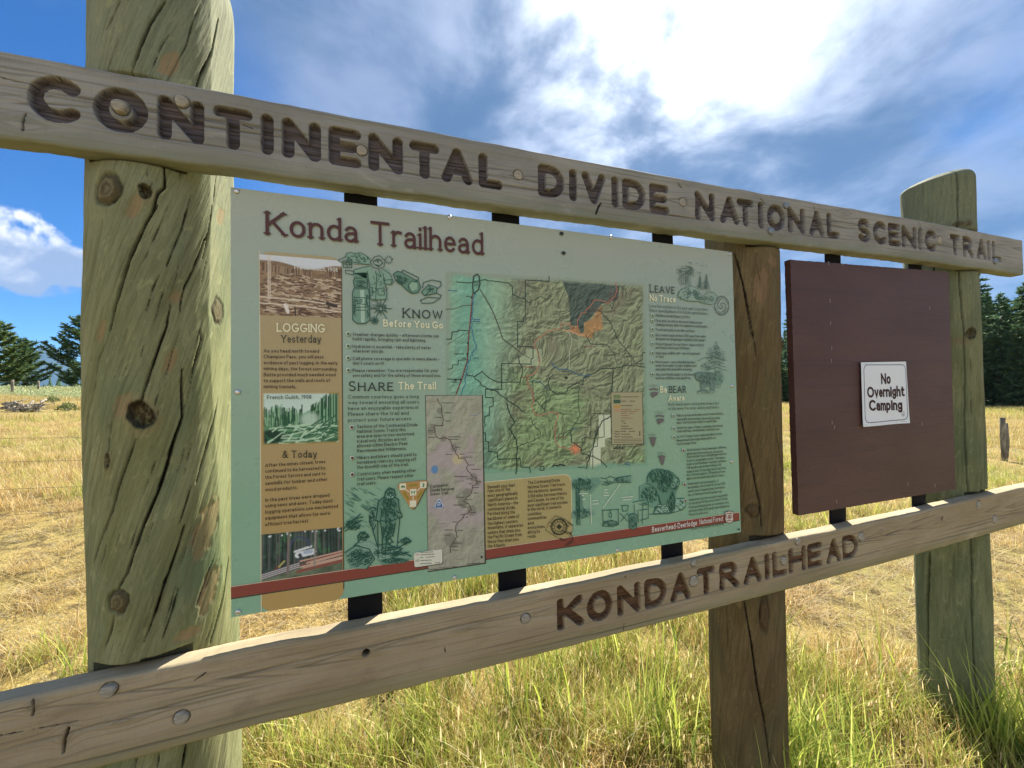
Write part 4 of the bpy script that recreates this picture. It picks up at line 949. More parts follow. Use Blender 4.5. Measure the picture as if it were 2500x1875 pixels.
KB = [['Weather changes quickly ~ afternoon storms can', 819.9, (1070.9,824)], ['build rapidly, bringing rain and lightning.', 830.7, (1039.5,834.8)], ['Hydration is essential ~ take plenty of water', 849.2, (1051.4,852.3)], ['wherever you go.', 860.5, (937.2,860.9)],
      ['Cell phone coverage is sporadic in many places ~', 878.9, (1072.9,879.9)], ["don't count on it!", 890.2, (937.2,890.6)], ['Please remember: You are responsible for your', 908, (1069.9,908)], ['own safety and for the safety of those around you.', 919.9, (1075.6,919.9)]]
for k in range(0, 8, 2): block('paragraph', TXT, [(t, (861.4, y), q, 7.0) for t, y, q in KB[k:k+2]], .15)
block('paragraph', DARK, [(t, (850, y), q, 7.6) for t, y, q in zip(['Common courtesy goes a long', 'way toward ensuring all users', 'have an enjoyable experience!', 'Please share the trail and', 'protect your future access:'], (972.6,986.5,1000.9,1014.6,1029.6), ((1022,971.6),(1022.7,984.5),(1021,997.8),(997.7,1011.7),(1004.7,1024.9)))], .12, True)
SB = [[('Sections of the Continental Divide', (872,1045), (1019,1039.8)), ('National Scenic Trail in this', (871.7,1056.7), (990,1052)), ('area are open to non-motorized', (871.7,1068.6), (1010.5,1062)), ('travel only. Bicycles are not', (871.7,1080.6), (991.7,1074.3)), ('allowed within Electric Peak', (871.7,1092), (994.5,1085.6)), ('Recommended Wilderness.', (872,1104), (992.3,1097.5))],
      [('Hikers and bikers should yield to', (871.9,1120.7), (1016.6,1112)), ('horseback riders by stepping off', (871.9,1132.2), (1015.5,1124.2)), ('the downhill side of the trail.', (871.9,1144), (997.7,1136.6))],
      [('Control pets when meeting other', (872.3,1161), (1015.5,1150.7)), ('trail users. Please respect other', (872.3,1172.8), (1009.7,1163.3)), ('trail users.', (872.3,1184.7), (919,1181))]]
for g in SB: block('paragraph', TXT, [(t, a, b, 7.2) for t, a, b in g], .15)
N1 = ['Beneath your feet', 'runs one of the', 'most geographically', 'significant places in', 'North America ~ the', 'continental divide.', 'Perched along the', 'backbone of some of', 'the highest western', 'mountains, it separates', 'waters that drain into', 'the Pacific Ocean from', 'those that drain into', 'the Atlantic.']
bxy = (345,395,458,520,585,645,705,770,835,893,958,1018,1080,1140); bxr = (530,468,570,565,575,540,530,590,568,640,605,623,585,412)
block('paragraph', TXT, [(t, (1189.8, 1130+.1808*y), (1160+.1808*x, 1130+.1808*(y-.083*(x-165))), 7.4) for t, y, x in zip(N1, bxy, bxr)], .15)
N2 = ['The Continental Divide', 'National Scenic Trail traces', 'this backbone, spanning', '3,100 miles between Mexico', 'and Canada. As one of the', 'most significant trail systems', 'in the world, it connects', 'countless', 'communities', 'and', 'ecosystems', 'along its', 'route.']
byy = (285,345,405,468,527,590,645,708,768,830,890,950,1010); byr = (1138,1208,1165,1228,1190,1240,1155,888,957,785,932,870,820)
block('paragraph', TXT, [(t, (1287.5, 1130+.1808*y), (1160+.1808*x, 1130+.1808*(y-.088*(x-705))), 7.0) for t, y, x in zip(N2, byy, byr)], .15)
block('paragraph', DARK, [('Love the outdoors? Do your part to protect', (1584.2,750), (1726,759.3), 6.6), ('these special places for future generations:', (1584.2,760.8), (1727,769), 6.6)], .11, True)
LN = [[('Minimize use and impacts of fire.', 772.7, 1683.3, 777.4)], [('Fires must be cold to the touch when you are', 785.6, 1713.3, 790.7), ('sleeping and any time the campsite is unattended.', 795.2, 1725.6, 800.3)], [('Travel and camp on durable surfaces.', 807.5, 1695.2, 811)],
      [("Bury human waste at least 200' away from water", 820.8, 1721.5, 824.3), ('and pack out all garbage (including toilet paper).', 830, 1721.9, 833.5)], [('Protect the past for our future ~ leave artifacts', 842.7, 1716.3, 845.4), ('and fossils where you find them.', 851.5, 1682.3, 853.2)],
      [('Help keep wildlife wild ~ do not approach', 864.9, 1707.5, 865.9), ('or feed.', 873, 1619.4, 873.7)], [('Horse users ~ pick a durable location', 886.4, 1695.8, 887), ('away from camp for your highline and', 895, 1698.3, 895.6), ('naturalize the area before leaving.', 904.4, 1688, 904.4)], [('Any stock feed brought to the forest', 917, 1692.8, 917), ('must be certified weed seed free.', 925.9, 1685, 925.7)]]
for g in LN: block('paragraph', TXT, [(t, (1599.3, y), (x, y2), 5.8) for t, y, x, y2 in g], .15)
block('paragraph', DARK, [('Both black bears and grizzly bears live', (1630.4,990.4), (1752.9,987), 6.2), ('in this area. For your safety and theirs:', (1630.4,1000.8), (1754,996.7), 6.2)], .11, True)
BN = [(1651, [('Hike in groups and make your presence known,',1017,1765,1011.6),('especially near moving water and on windy',1026,1755.8,1022.5),('days. Carrying bear spray is a good idea.',1034.5,1748,1029.7)]), (1651, [('Watch for signs of bears, including overturned',1047.3,1762,1041.3),('rocks and logs, dead animals, and bear scat.',1055.5,1755.3,1049.5)]),
      (1651, [('ALWAYS keep a clean camp and adhere to the',1068.8,1760.6,1061),('Beaverhead-Deerlodge National Forest',1077.9,1745.2,1071),('Food Storage Order:',1086.4,1699.8,1082.7)]),
      (1675.2, [('All attractants (food, beverages, toiletries,',1101.3,1772.2,1093.6),('game meat and carcasses, processed',1110,1762,1103.7),('livestock/pet food, and garbage) must be',1118,1771,1109.7),('in use or acceptably stored. This means',1127.3,1767.8,1118.9),('inside a certified bear-resistant container,',1135.8,1772.6,1126.6),('OR inside a hard-sided vehicle, OR',1144.7,1758.9,1136.3),('hung at least 10 feet high and 4 feet from',1153.9,1770.2,1144.2),('any vertical support, OR enclosed in an',1161.8,1768.6,1152.7),('approved and operating electric fence.',1170.7,1766.9,1161.8)]),
      (1677.7, [('Game meat and carcass parts, if',1183.5,1752.2,1175.6),('acceptably stored, must be at least 100',1192.4,1768.6,1182),('yards from a sleeping area, recreation',1201.6,1767.8,1191.2),('site, or National Forest System trail.',1210.5,1760.8,1201.6)]),
      (1680, [('Game meat and carcass parts may be left',1222.6,1775.3,1210.5),('on the ground if they are at least 1/2 mile',1231.5,1774,1219),('from any sleeping area or recreation site,',1240.7,1777.7,1227.9),('and more than 200 yards from a National',1249.8,1778.2,1237),('Forest System trail.',1258.7,1727,1252.7)])]
for x0, g in BN: block('paragraph', TXT, [(t, (x0, y), (x, y2), 5.4) for t, y, x, y2 in g], .15)

# ---- bullets
def bullet(u, v, r, col):
    fl = Flat(LY['text']); w = wpx(u, v, 1.0); c = pz(u, v); R_ = r*hz(u, v, 1.0)
    fl.curcol = (.10, .16, .12); fl.poly([(c[0]+R_*1.0*math.cos(t)+.0007, c[1]+R_*math.sin(t)-.0009) for t in np.linspace(0, 2*math.pi, 13)[:-1]])
    fl.curcol = (.72, .80, .72); fl.poly([(c[0]+R_*math.cos(t)-.0003, c[1]+R_*math.sin(t)+.0004) for t in np.linspace(0, 2*math.pi, 13)[:-1]])
    fl.curcol = col; fl.poly([(c[0]+R_*.72*math.cos(t), c[1]+R_*.72*math.sin(t)) for t in np.linspace(0, 2*math.pi, 13)[:-1]])
    child('bullet', fl.mesh('bullet', M_PRINT), panel)
GB = (.075, .16, .065); MBc = (.13, .028, .030)
for u, v in ((850.5, 815.4), (850.5, 845), (850.5, 874), (851, 904)): bullet(u, v, 5.2, GB)
for u, v in ((859.3, 1042.9), (860.4, 1117.7), (860.4, 1158)): bullet(u, v, 5.0, MBc)
for v in (770.6, 783.5, 804, 818.3, 839.2, 861.8, 883.3, 913.6): bullet(1591, v, 4.2, GB)
for x, y in ((340, 395), (343, 522), (345, 610)): bullet(1560+x*.2411, 920+y*.2411, 4.2, GB)
for x, y in ((442, 745), (453, 1087), (460, 1250)): bullet(1560+x*.2411, 920+y*.2411, 4.2, MBc)

# ---- relief map
def relief():
    w, h = 340, 310; c = Canvas(w, h, (.36, .60, .42)); X, Y = c.X, c.Y
    wx = X*9+1.6*fbm(X*6, Y*6, 3, 91); wy = Y*9+1.6*fbm(X*6+9, Y*6, 3, 92)
    t = sum((1-np.abs(2*fbm(wx*f, wy*f, 3, 40+i)-1))*a for i, (f, a) in enumerate(((.8, .8), (1.9, .5), (4.2, .36), (9, .2))))
    mt = sstep(X+.10*(fbm(X*4, Y*4, 3, 7)-.5)-.30*(1-Y)*.35, .12, .30)          # mountains right of the valley
    t = t*(.22+.78*mt)
    gy, gx = np.gradient(t); sh = np.clip(.5+(-gx*1.0-gy*1.1)*7, 0, 1)
    low = np.array((.46, .68, .47)); grn = np.array((.32, .46, .24)); brn = np.array((.33, .385, .24))
    k = sstep(fbm(X*3+2, Y*3, 4, 55)+.40*(.42-Y), .42, .62)[..., None]
    base = low*(1-mt[..., None])+(grn*(1-k)+brn*k)*mt[..., None]
    val = np.exp(-((X-.10)/.10)**2)[..., None]; base = base*(1-val)+np.array((.26, .60, .46))*val
    c.a = base*(.40+.80*sh[..., None])*(.82+.36*fbm(X*60, Y*60, 2, 71))[..., None]
    # dark forest block, orange wilderness, pale flats
    P = lambda pts: [((x-30)/1550, (y-100)/1500) for x, y in pts]
    def inside(pts):
        pts = P(pts); r = np.zeros(X.shape, bool); j = len(pts)-1
        for i in range(len(pts)):
            (xi, yi), (xj, yj) = pts[i], pts[j]
            r ^= ((yi > Y) != (yj > Y)) & (X < (xj-xi)*(Y-yi)/(yj-yi+1e-12)+xi); j = i
        return r.astype(float)
    m = inside([(860, 110), (1350, 130), (1330, 250), (1190, 290), (1100, 400), (1040, 450), (1040, 520), (1010, 530), (990, 470), (930, 470), (920, 250)])[..., None]
    c.a = c.a*(1-m)+np.array((.10, .150, .125))*(.4+.8*sh[..., None])*m
    m = inside([(1190, 290), (1190, 420), (1200, 490), (1120, 520), (1110, 570), (1040, 560), (960, 530), (925, 520), (930, 475), (995, 475), (1010, 530), (1045, 520), (1045, 440), (1100, 420)])[..., None]
    c.a = c.a*(1-m)+np.array((.50, .30, .13))*(.55+.8*sh[..., None])*m
    m = inside([(1155, 1180), (1255, 1180), (1260, 1360), (1210, 1370), (1205, 1435), (1170, 1440), (1170, 1610), (1080, 1610), (1085, 1450), (1155, 1360)])[..., None]
    c.a = c.a*(1-m)+np.array((.66, .74, .55))*m
    m = inside([(585, 660), (705, 660), (705, 790), (460, 790), (585, 700)])[..., None]*.6
    c.a = c.a*(1-m)+np.array((.55, .68, .46))*m
    c.blend(.30*sstep(fbm(X*6+4, Y*6, 3, 88), .60, .72)*mt, (.20, .12, .12))
    e = np.minimum(np.minimum(X, 1-X), np.minimum(Y, 1-Y)); m = 1-sstep(e+.02*(fbm(X*20, Y*20, 2, 3)-.5), .004, .03)
    gradient = np.array((.275, .445, .335)); kk = (1-sstep(Y, .0, 1.0))[..., None]; gradient = np.array((.225, .435, .315))*(1-kk*.75)+np.array((.36, .40, .345))*kk*.75; c.a = c.a*(1-m[..., None])+gradient*m[..., None]
    return c.a
RM = lambda x, y: pz(1080+x*.3134, 640+y*.3134)
MP = child('map', grid_print('map', [RM(30, 75), RM(1580, 165), RM(1598, 1585), RM(25, 1660)], relief(), LY['map'], M_PRINT), panel, 'shaded relief map of the trail')
fl = Flat(LY['map']-.0004)
def ml(pts, w, col, wob=0, seed=0):
    if wob:
        r_ = np.random.default_rng(seed); q = []
        for a, b in zip(pts[:-1], pts[1:]):
            k = max(2, int(math.hypot(b[0]-a[0], b[1]-a[1])/14))
            for t in np.linspace(0, 1, k, False): q.append((a[0]+(b[0]-a[0])*t+r_.normal(0, wob), a[1]+(b[1]-a[1])*t+r_.normal(0, wob)))
        pts = q+[pts[-1]]
    fl.curcol = col; fl.strip([RM(*p) for p in pts], w*.00052, False)
BK = (.025, .06, .05); BR2 = (.10, .11, .09); RD = (.55, .22, .15)
ml([(235,240),(222,400),(205,560),(195,760),(150,910),(105,1030)], 5, (.30, .06, .07)); ml([(238,240),(226,400),(209,560),(199,760),(154,910),(109,1030)], 2, BK)
ml([(240,240),(235,180),(245,110),(270,95),(285,110),(292,170),(280,215),(240,250)], 6, BK)
ml([(290,210),(340,290),(390,380),(430,480),(470,600),(540,650),(600,700)], 5, BR2); ml([(600,700),(680,750)], 3, BR2)
ml([(250,250),(225,450),(240,600),(265,660),(190,800),(175,960),(140,1030)], 4, (.06, .22, .36), 5, 3)
ml([(110,155),(200,160),(240,155),(330,140),(520,165),(545,190),(545,250),(580,270),(640,285),(660,310)], 4, BK, 2, 4)
ml([(30,600),(70,600),(75,545),(120,540),(125,530),(205,535)], 4, BK); ml([(30,370),(100,360),(160,340),(230,335)], 3, BR2, 2, 8); ml([(40,640),(150,570),(230,545)], 2, BR2, 2, 6); ml([(40,835),(75,830),(80,800),(120,800),(125,765),(195,760)], 3, BK)
ml([(35,910),(140,915)], 4, BK); ml([(190,880),(250,890),(310,855),(360,900),(440,940),(600,935),(620,870),(625,830),(600,790),(590,720)], 4, BK, 2, 5); ml([(250,900),(330,970),(420,1010),(490,1060),(560,1110),(640,1170)], 4, BK, 3, 9)
ml([(830,110),(830,150),(645,140),(645,430),(630,435),(630,462),(585,462),(585,658),(705,658),(705,750),(690,755),(690,795),(460,790),(460,990),(335,990),(335,1055),(395,1055),(395,1120),(365,1130),(365,1195),(330,1200),(330,1280)], 4, BK)
ml([(320,1330),(335,1330),(335,1395),(360,1400),(360,1475),(425,1480),(430,1535),(605,1530),(610,1595),(680,1600),(685,1640)], 4, BK)
ml([(500,1100),(520,1180),(565,1250),(525,1300),(580,1400),(575,1650)], 5, BK, 3, 11); ml([(575,1440),(650,1410),(760,1365),(760,1320),(700,1260),(690,1200)], 3, BK, 3, 12)
ml([(860,880),(830,900),(820,960),(840,1000),(900,1030),(960,1020),(990,970),(1050,940),(1090,950),(1100,900),(1160,880),(1240,830),(1330,830),(1420,810),(1470,805),(1580,820)], 4, BK, 3, 13)
ml([(850,780),(870,820),(910,835),(970,835),(1040,870),(1110,885),(1160,880)], 4, (.06, .16, .30), 2, 14); ml([(1330,835),(1320,960),(1310,1200),(1240,1240),(1200,1330),(1150,1500),(1115,1610)], 5, BK, 2, 15)
ml([(1060,960),(1060,1160),(1070,1200),(1000,1300),(930,1350),(890,1400)], 3, BK, 3, 16); ml([(1000,1310),(1010,1400),(1080,1450),(1090,1490),(1160,1510),(1240,1550),(1280,1600)], 4, BK, 3, 17)
ml([(1110,570),(1160,640),(1280,640),(1340,720),(1360,800)], 3, BK, 3, 18); ml([(1210,370),(1310,470),(1360,590),(1440,700),(1500,780)], 4, BK, 3, 19); ml([(1500,790),(1555,760),(1555,705),(1580,705)], 4, BK)
ml([(1300,330),(1320,370),(1380,180),(1440,240),(1420,280)], 3, BK, 4, 20); ml([(975,530),(1010,600),(990,700),(985,830)], 3, (.62, .66, .5), 2, 21); ml([(760,610),(740,680),(760,790)], 3, BK, 2, 22); ml([(690,930),(760,930),(820,990)], 4, (.05, .12, .2), 3, 23); ml([(705,920),(700,1040),(800,1160),(815,990)], 3, BK, 4, 24)
ml([(1155,1180),(1255,1180),(1260,1360),(1210,1370),(1205,1435),(1170,1440),(1170,1610)], 3, BK); ml([(1155,1180),(1155,1360),(1090,1370),(1090,1430),(1065,1430)], 3, BK); ml([(640,160),(760,250),(900,250),(920,440)], 2, BR2, 6, 25); ml([(660,320),(760,270),(830,290)], 3, BK, 3, 26); ml([(850,1590),(900,1580),(960,1585)], 6, BK, 5, 27)
ml([(760,1590),(790,1590),(790,1620),(760,1620),(760,1590)], 4, BK)
ml([(1350,150),(1360,220),(1320,290),(1290,320),(1240,300),(1190,295),(1130,360),(1050,450),(1045,530),(1000,520),(995,475),(930,480),(925,510),(830,530),(780,570),(720,620),(715,660),(745,690),(755,790),(720,870),(660,890),(665,960),(700,1010),(715,1070),(690,1110),(715,1180),(770,1200),(850,1165),(900,1180),(885,1250),(870,1370),(890,1410),(900,1440),(960,1450),(1030,1455)], 3.6, RD, 5, 30)
ml([(930,530),(1000,540),(1060,570),(1110,572)], 5, (.75, .45, .28), 3, 31)
fl.curcol = (.85, .30, .16)
for k in range(12):
    a = k*math.pi/6; fl.strip([RM(1035, 1455), RM(1035+45*math.cos(a), 1455+45*math.sin(a))], .0022)
fl.curcol = (.015, .02, .02); fl.poly([RM(963+14*math.cos(t), 901+9*math.sin(t)) for t in np.linspace(0, 6.28, 11)[:-1]])
for (x, y, wd, c_) in ((45,225,70,(.03,.14,.30)), (240,450,55,(.03,.14,.30)), (240,465,55,(.03,.14,.30)), (245,750,40,(.03,.14,.30)), (95,718,75,BK), (155,752,30,BK), (80,938,40,BK), (245,165,40,BK), (245,182,40,BK), (185,270,28,BK), (1055,1600,55,BK), (1420,1565,45,(.03,.14,.30)), (1420,1580,45,(.03,.14,.30)), (1465,795,110,BK), (640,820,70,(.3,.08,.06)), (610,900,50,(.3,.08,.06)), (930,855,60,BK), (1010,1300,45,(.03,.14,.3)), (1100,660,90,(.3,.1,.08)), (900,1365,60,(.3,.1,.08))):
    n_ = max(2, int(wd/9)); fl.curcol = c_
    for k in range(n_):
        xx = x+wd*k/n_; fl.strip([RM(xx, y-3), RM(xx+wd/n_*.7, y-3+((k*7) % 3))], .0024, False)
for x, y in ((195, 718), (103, 920), (198, 632), (253, 245), (140, 915), (1200, 1335), (225, 275)):
    fl.curcol = BK; fl.poly([RM(x+9*math.cos(t), y+9*math.sin(t)) for t in np.linspace(0, 6.28, 9)[:-1]])
child('map_lines', fl.mesh('map_lines', M_PRINT), MP, kind='stuff')
fl = Flat(LY['map']-.0010)
q = [RM(1313, 1015), RM(1553, 1013), RM(1560, 1412), RM(1320, 1420)]
fl.curcol = (.05, .06, .04); fl.poly([(q[0][0]-.0012, q[0][1]+.0012), (q[1][0]+.0012, q[1][1]+.0012), (q[2][0]+.0014, q[2][1]-.0014), (q[3][0]-.0012, q[3][1]-.0014)])
fl.curcol = (.42, .40, .25); fl.poly(q)
for (x0, y0, x1, y1, c_) in ((1330,1033,1385,1063,(.18,.26,.12)), (1330,1070,1385,1100,(.05,.12,.07)), (1333,1110,1385,1140,(.52,.34,.12))): fl.curcol = c_; fl.poly([RM(x0, y0), RM(x1, y0), RM(x1, y1), RM(x0, y1)])
for k, y in enumerate((1050,1083,1118,1148,1163,1178,1195,1215,1238,1255,1278,1298,1318,1340,1362)):
    fl.curcol = (.3, .1, .07) if 3 <= k <= 7 else DARK; L = (145,110,95,150,130,100,60,90,40,40,60,95,110,70,90)[k]
    for j in range(int(L/10)): fl.strip([RM(1390+j*10, y), RM(1397+j*10, y-((j*5) % 3))], .0020, False)
for y in (1160, 1200): fl.curcol = (.7, .25, .16); fl.strip([RM(1335, y), RM(1360, y-8), RM(1380, y+2)], .0022)
for y in (1302, 1320, 1340, 1360): fl.curcol = DARK; fl.strip([RM(1338, y-5), RM(1355, y+2), RM(1378, y-4)], .0014)
for y in (1380, 1392, 1404): fl.curcol = DARK; fl.strip([RM(1335, y), RM(1550, y-4)], .0009)
fl.curcol = DARK; fl.strip([RM(1535, 1350), RM(1535, 1320)], .0026); fl.strip([RM(1330, 1440), RM(1500, 1436)], .0010); fl.strip([RM(1330, 1450), RM(1400, 1448)], .0022)
child('map_legend', fl.mesh('map_legend', M_PRINT), MP)

def rtri(q, rad):
    q = [np.array(p) for p in q]; out = []
    for i in range(3):
        p = q[i]; a = q[i-1]-p; b2 = q[(i+1) % 3]-p; a = a/np.linalg.norm(a)*rad; b2 = b2/np.linalg.norm(b2)*rad
        for k in range(7): t = k/6; out.append(tuple(p+a*(1-t)**2+b2*t**2))
    return out
# ---- long inset map
C7 = lambda x, y: pz(1020+x*.2712, 950+y*.2712)
def inset():
    c = Canvas(84, 250, (.42, .43, .34)); n = fbm(c.X*5, c.Y*16, 5, 61); n2 = fbm(c.X*3, c.Y*8, 3, 66)
    gy, gx = np.gradient(fbm(c.X*6, c.Y*18, 4, 62)); c.a *= (.92+np.clip(-(gx+gy)*2.2, -.25, .25))[..., None]
    m = sstep(n2, .45, .62); c.blend(.55*m*sstep(c.Y, .15, .3)*sstep(.85-c.Y, 0, .15), (.50, .40, .46)); c.blend(.35*(1-m)*sstep(.3-c.Y, 0, .2), (.34, .46, .34))
    c.blend(.8*sstep(.06-np.hypot((c.X-.54)*.45, (c.Y-.375)*1.6), 0, .03), (.62, .55, .32)); c.blend(sstep(.030-np.hypot((c.X-.14)*.4, c.Y-.425)+.02*(n-.5), 0, .008), (.12, .28, .52))
    for x, y, r in ((.24,.09,.018), (.10,.2,.03), (.28,.25,.025), (.48,.31,.03), (.82,.49,.03), (.62,.63,.04), (.78,.68,.035), (.38,.83,.04), (.48,.86,.025), (.70,.58,.03), (.9,.52,.025)): c.blend(.7*sstep(r-np.hypot((c.X-x)*.36, c.Y-y)+.03*(n-.5), 0, .008), (.22, .22, .19))
    return c.a
iq = [(1039.5, 966.3), (1176, 965), (1182.7, 1373), (1045.8, 1393.4)]
fl = Flat(LY['inset']+.0003); fl.curcol = (.05, .055, .05); z_ = [pz(*p) for p in iq]
fl.poly([(z_[0][0]-.0012, z_[0][1]+.0012), (z_[1][0]+.0028, z_[1][1]+.0006), (z_[2][0]+.0032, z_[2][1]-.003), (z_[3][0]-.0006, z_[3][1]-.0024)])
im = child('inset_map', grid_print('inset_map', z_, inset(), LY['inset'], M_PRINT), panel, 'tall narrow map of the whole trail')
child('inset_border', fl.mesh('inset_border', M_PRINT), im)
fl = Flat(LY['inset']-.0004)
tr = [(180,90),(205,140),(215,215),(230,270),(225,320),(200,335),(170,325),(140,330),(150,380),(160,420),(185,445),(245,440),(270,445),(300,480),(325,545),(365,615),(420,630),(450,670),(440,710),(470,760),(520,800),(530,840),(490,880),(480,940),(400,1000),(450,1030),(480,1080),(440,1120),(400,1160),(360,1200),(330,1260),(350,1330),(310,1390),(290,1420),(305,1490)]
r_ = np.random.default_rng(8); q = []
for a, b2 in zip(tr[:-1], tr[1:]):
    for t in np.linspace(0, 1, 4, False): q.append((a[0]+(b2[0]-a[0])*t+r_.normal(0, 4), a[1]+(b2[1]-a[1])*t+r_.normal(0, 4)))
fl.curcol = (.12, .07, .07); fl.strip([C7(*p) for p in q], .0016, False)
for (x, y, wd) in ((205,128,120),(240,217,60),(155,258,55),(245,290,50),(110,325,35),(95,377,45),(95,437,60),(270,433,120),(285,455,85),(335,527,48),(250,590,62),(375,588,45),(385,615,105),(455,685,55),(480,725,88),(328,790,130),(432,810,70),(530,835,45),(455,855,40),(495,888,55),(500,937,42),(345,975,70),(440,995,45),(318,1045,105),(400,1065,55),(470,1113,52),(385,1132,40),(430,1155,25),(310,1197,45),(240,1270,75),(345,1272,65),(232,1315,65),(320,1387,75),(295,1420,70),(315,1450,55),(100,1622,90),(190,1610,110),(300,1600,80)):
    fl.curcol = (.08, .08, .07); n_ = max(2, int(wd/8))
    for k in range(n_): fl.strip([C7(x+wd*k/n_, y-4), C7(x+wd*(k+.7)/n_, y-4+((k*7) % 3)-1)], .0018, False)
for (x, y, wd) in ((440,95,60),(110,548,60),(455,570,85),(345,828,70),(175,1210,75),(480,1255,40),(470,1280,65),(345,1530,60)):
    fl.curcol = (.30, .31, .24); fl.strip([C7(x, y), C7(x+wd, y-3)], .0018, False)
fl.curcol = (.20, .28, .42); fl.strip([C7(460,245), C7(490,235), C7(530,235), C7(555,215)], .0012, False)
fl.curcol = (.02, .02, .02); fl.strip([C7(567,1505), C7(575,1500), C7(580,1510), C7(573,1518), C7(567,1508)], .0018); fl.strip([C7(445,1573), C7(560,1560)], .0012)
child('inset_lines', fl.mesh('inset_lines', M_PRINT), im, kind='stuff')
block('caption', DARK, [('Continental', (1049.8,1190.8), (1093.5,1186), 6.4), ('Divide National', (1049.8,1199.5), (1108,1195.2), 6.4), ('Scenic Trail', (1049.8,1209), (1093.5,1205), 6.4)], .16)
fl = Flat(LY['inset']-.0005)                                      # three-sided trail emblem
def tri(cx, cy, s): return rtri([C7(cx, cy-1.35*s), C7(cx+1.15*s, cy+.85*s), C7(cx-1.15*s, cy+.95*s)], .00018*s)
for s, c_ in ((50, (.06, .14, .30)), (46, (.80, .84, .86)), (36, (.05, .13, .32))): fl.curcol = c_; fl.poly(tri(190, 1030, s))
fl.curcol = (.70, .76, .84)
for (a, b2) in (((190,1010),(190,1050)), ((176,1038),(182,1038)), ((176,1038),(176,1048)), ((198,1038),(206,1042)), ((178,1024),(190,1012)), ((190,1012),(204,1026))): fl.strip([C7(*a), C7(*b2)], .0012)
for k in range(6): fl.curcol = (.15, .22, .4); fl.strip([C7(150+14*k, 1066-k), C7(158+14*k, 1065-k)], .0014)
child('emblem', fl.mesh('emblem', M_PRINT), panel, 'blue and white triangular trail emblem')
q = [pz(1009.7, 1349), pz(1079.6, 1339.5), pz(1079.8, 1374), pz(1011.8, 1384)]
fl = Flat(LY['legend']); fl.curcol = (.06, .06, .05); fl.poly([(x+.0012, z-.0018) for x, z in rrect(q, .005)]); fl.curcol = (.72, .74, .62); fl.poly(rrect(q, .005))
E5 = lambda x, y: pz(830+x*.217, 1040+y*.217)
for (x, y, wd) in ((905,1420,145),(905,1445,160),(905,1475,165),(905,1510,140),(905,1545,230)):
    fl.curcol = DARK
    for k in range(int(wd/16)): fl.strip([E5(x+16*k, y-.06*16*k), E5(x+16*k+11, y-.06*16*k-3+(k % 2)*3)], .0016, False)
fl.curcol = (.45, .12, .1); fl.strip([E5(848,1445), E5(890,1440)], .0012); fl.curcol = (.5, .5, .42); fl.poly([E5(848,1500), E5(890,1495), E5(890,1520), E5(848,1527)])
child('map_legend', fl.mesh('map_legend', M_PRINT), im)

# ---- tan text box and compass
q = [pz(1182.8, 1177), pz(1394, 1156.5), pz(1396.8, 1317.5), pz(1184.4, 1346.5)]
rq = rrect(q, .022); cut = [q[0]]+rq[6:12]+[q[2], q[3]]
shape('text_box', cut, (.47, .395, .18), LY['box'], edge=[([q[0]]+rq[6:12]+[q[2]], .0014, (.78, .72, .48))])
K8 = lambda x, y: pz(1160+x*.1808, 1130+y*.1808)
fl = Flat(LY['draw']-.0012); fl.curcol = (.04, .045, .03)
def dl(f, pts, w): fl.strip([f(*p) for p in pts], w, True)
dl(K8, [(945,900),(990,800),(1080,710),(1190,750),(1310,830),(1310,900),(1270,1000),(1190,1050),(1060,980),(945,900)], .0011)
for r in (108, 96, 66): dl(K8, [(1127+r*math.cos(t), 858+r*1.02*math.sin(t)) for t in np.linspace(0, 6.283, 22)], .0016 if r > 90 else .0012)
for k in range(12):
    a = k*math.pi/6+.2; dl(K8, [(1127+66*math.cos(a), 858+66*math.sin(a)), (1127+96*math.cos(a), 858+96*math.sin(a))], .0010)
for k in range(16):
    a = k*math.pi/8; r = 40 if k % 4 == 0 else 24; dl(K8, [(1127, 858), (1127+r*math.cos(a), 858+r*math.sin(a))], .0017)
for p in ([(1010,800),(1050,830)],[(1190,760),(1170,790)],[(1230,920),(1290,960)],[(1050,940),(1070,960)],[(1000,850),(1020,860)],[(1240,800),(1300,840)],[(1210,820),(1260,850)],[(1140,1010),(1180,1030)],[(1270,950),(1300,970),(1310,1030),(1230,1090),(1210,1110),(1250,1100),(1320,1050)],[(1260,940),(1300,940)],[(1160,900),(1250,960)]): dl(K8, p, .0016)
child('illustration', fl.mesh('illustration', M_PRINT), panel, 'compass drawing')

# ---- line drawings
def drawing(lb, f, fills, lines, wl=.0011, hatch=(), col=INK):
    global fl
    fl = Flat(LY['draw']); ext = 1
    for c_, pts in fills: fl.curcol = c_; fl.poly([f(*p) for p in pts])
    fl.y -= .0004; fl.curcol = col
    for p in lines: fl.strip([f(*q) for q in p], wl*1.2, True)
    for (cx, cy, rx, ry, ang, n_, L) in hatch:
        r_ = np.random.default_rng(int(cx*7+cy))
        for _ in range(n_):
            t = r_.random()*6.28; k = math.sqrt(r_.random()); x, y = cx+rx*k*math.cos(t), cy+ry*k*math.sin(t); a = ang+r_.normal(0, .35)
            fl.strip([f(x-L*math.cos(a)/2, y-L*math.sin(a)/2), f(x+L*math.cos(a)/2, y+L*math.sin(a)/2)], wl*r_.uniform(.5, 1.0), False)
    return child('illustration', fl.mesh('illustration', M_PRINT), panel, lb)
CA = lambda x, y: pz(550+x*.2532, 440+y*.2532)
T1, T2, T3 = (.25, .42, .33), (.19, .35, .27), (.135, .28, .21)
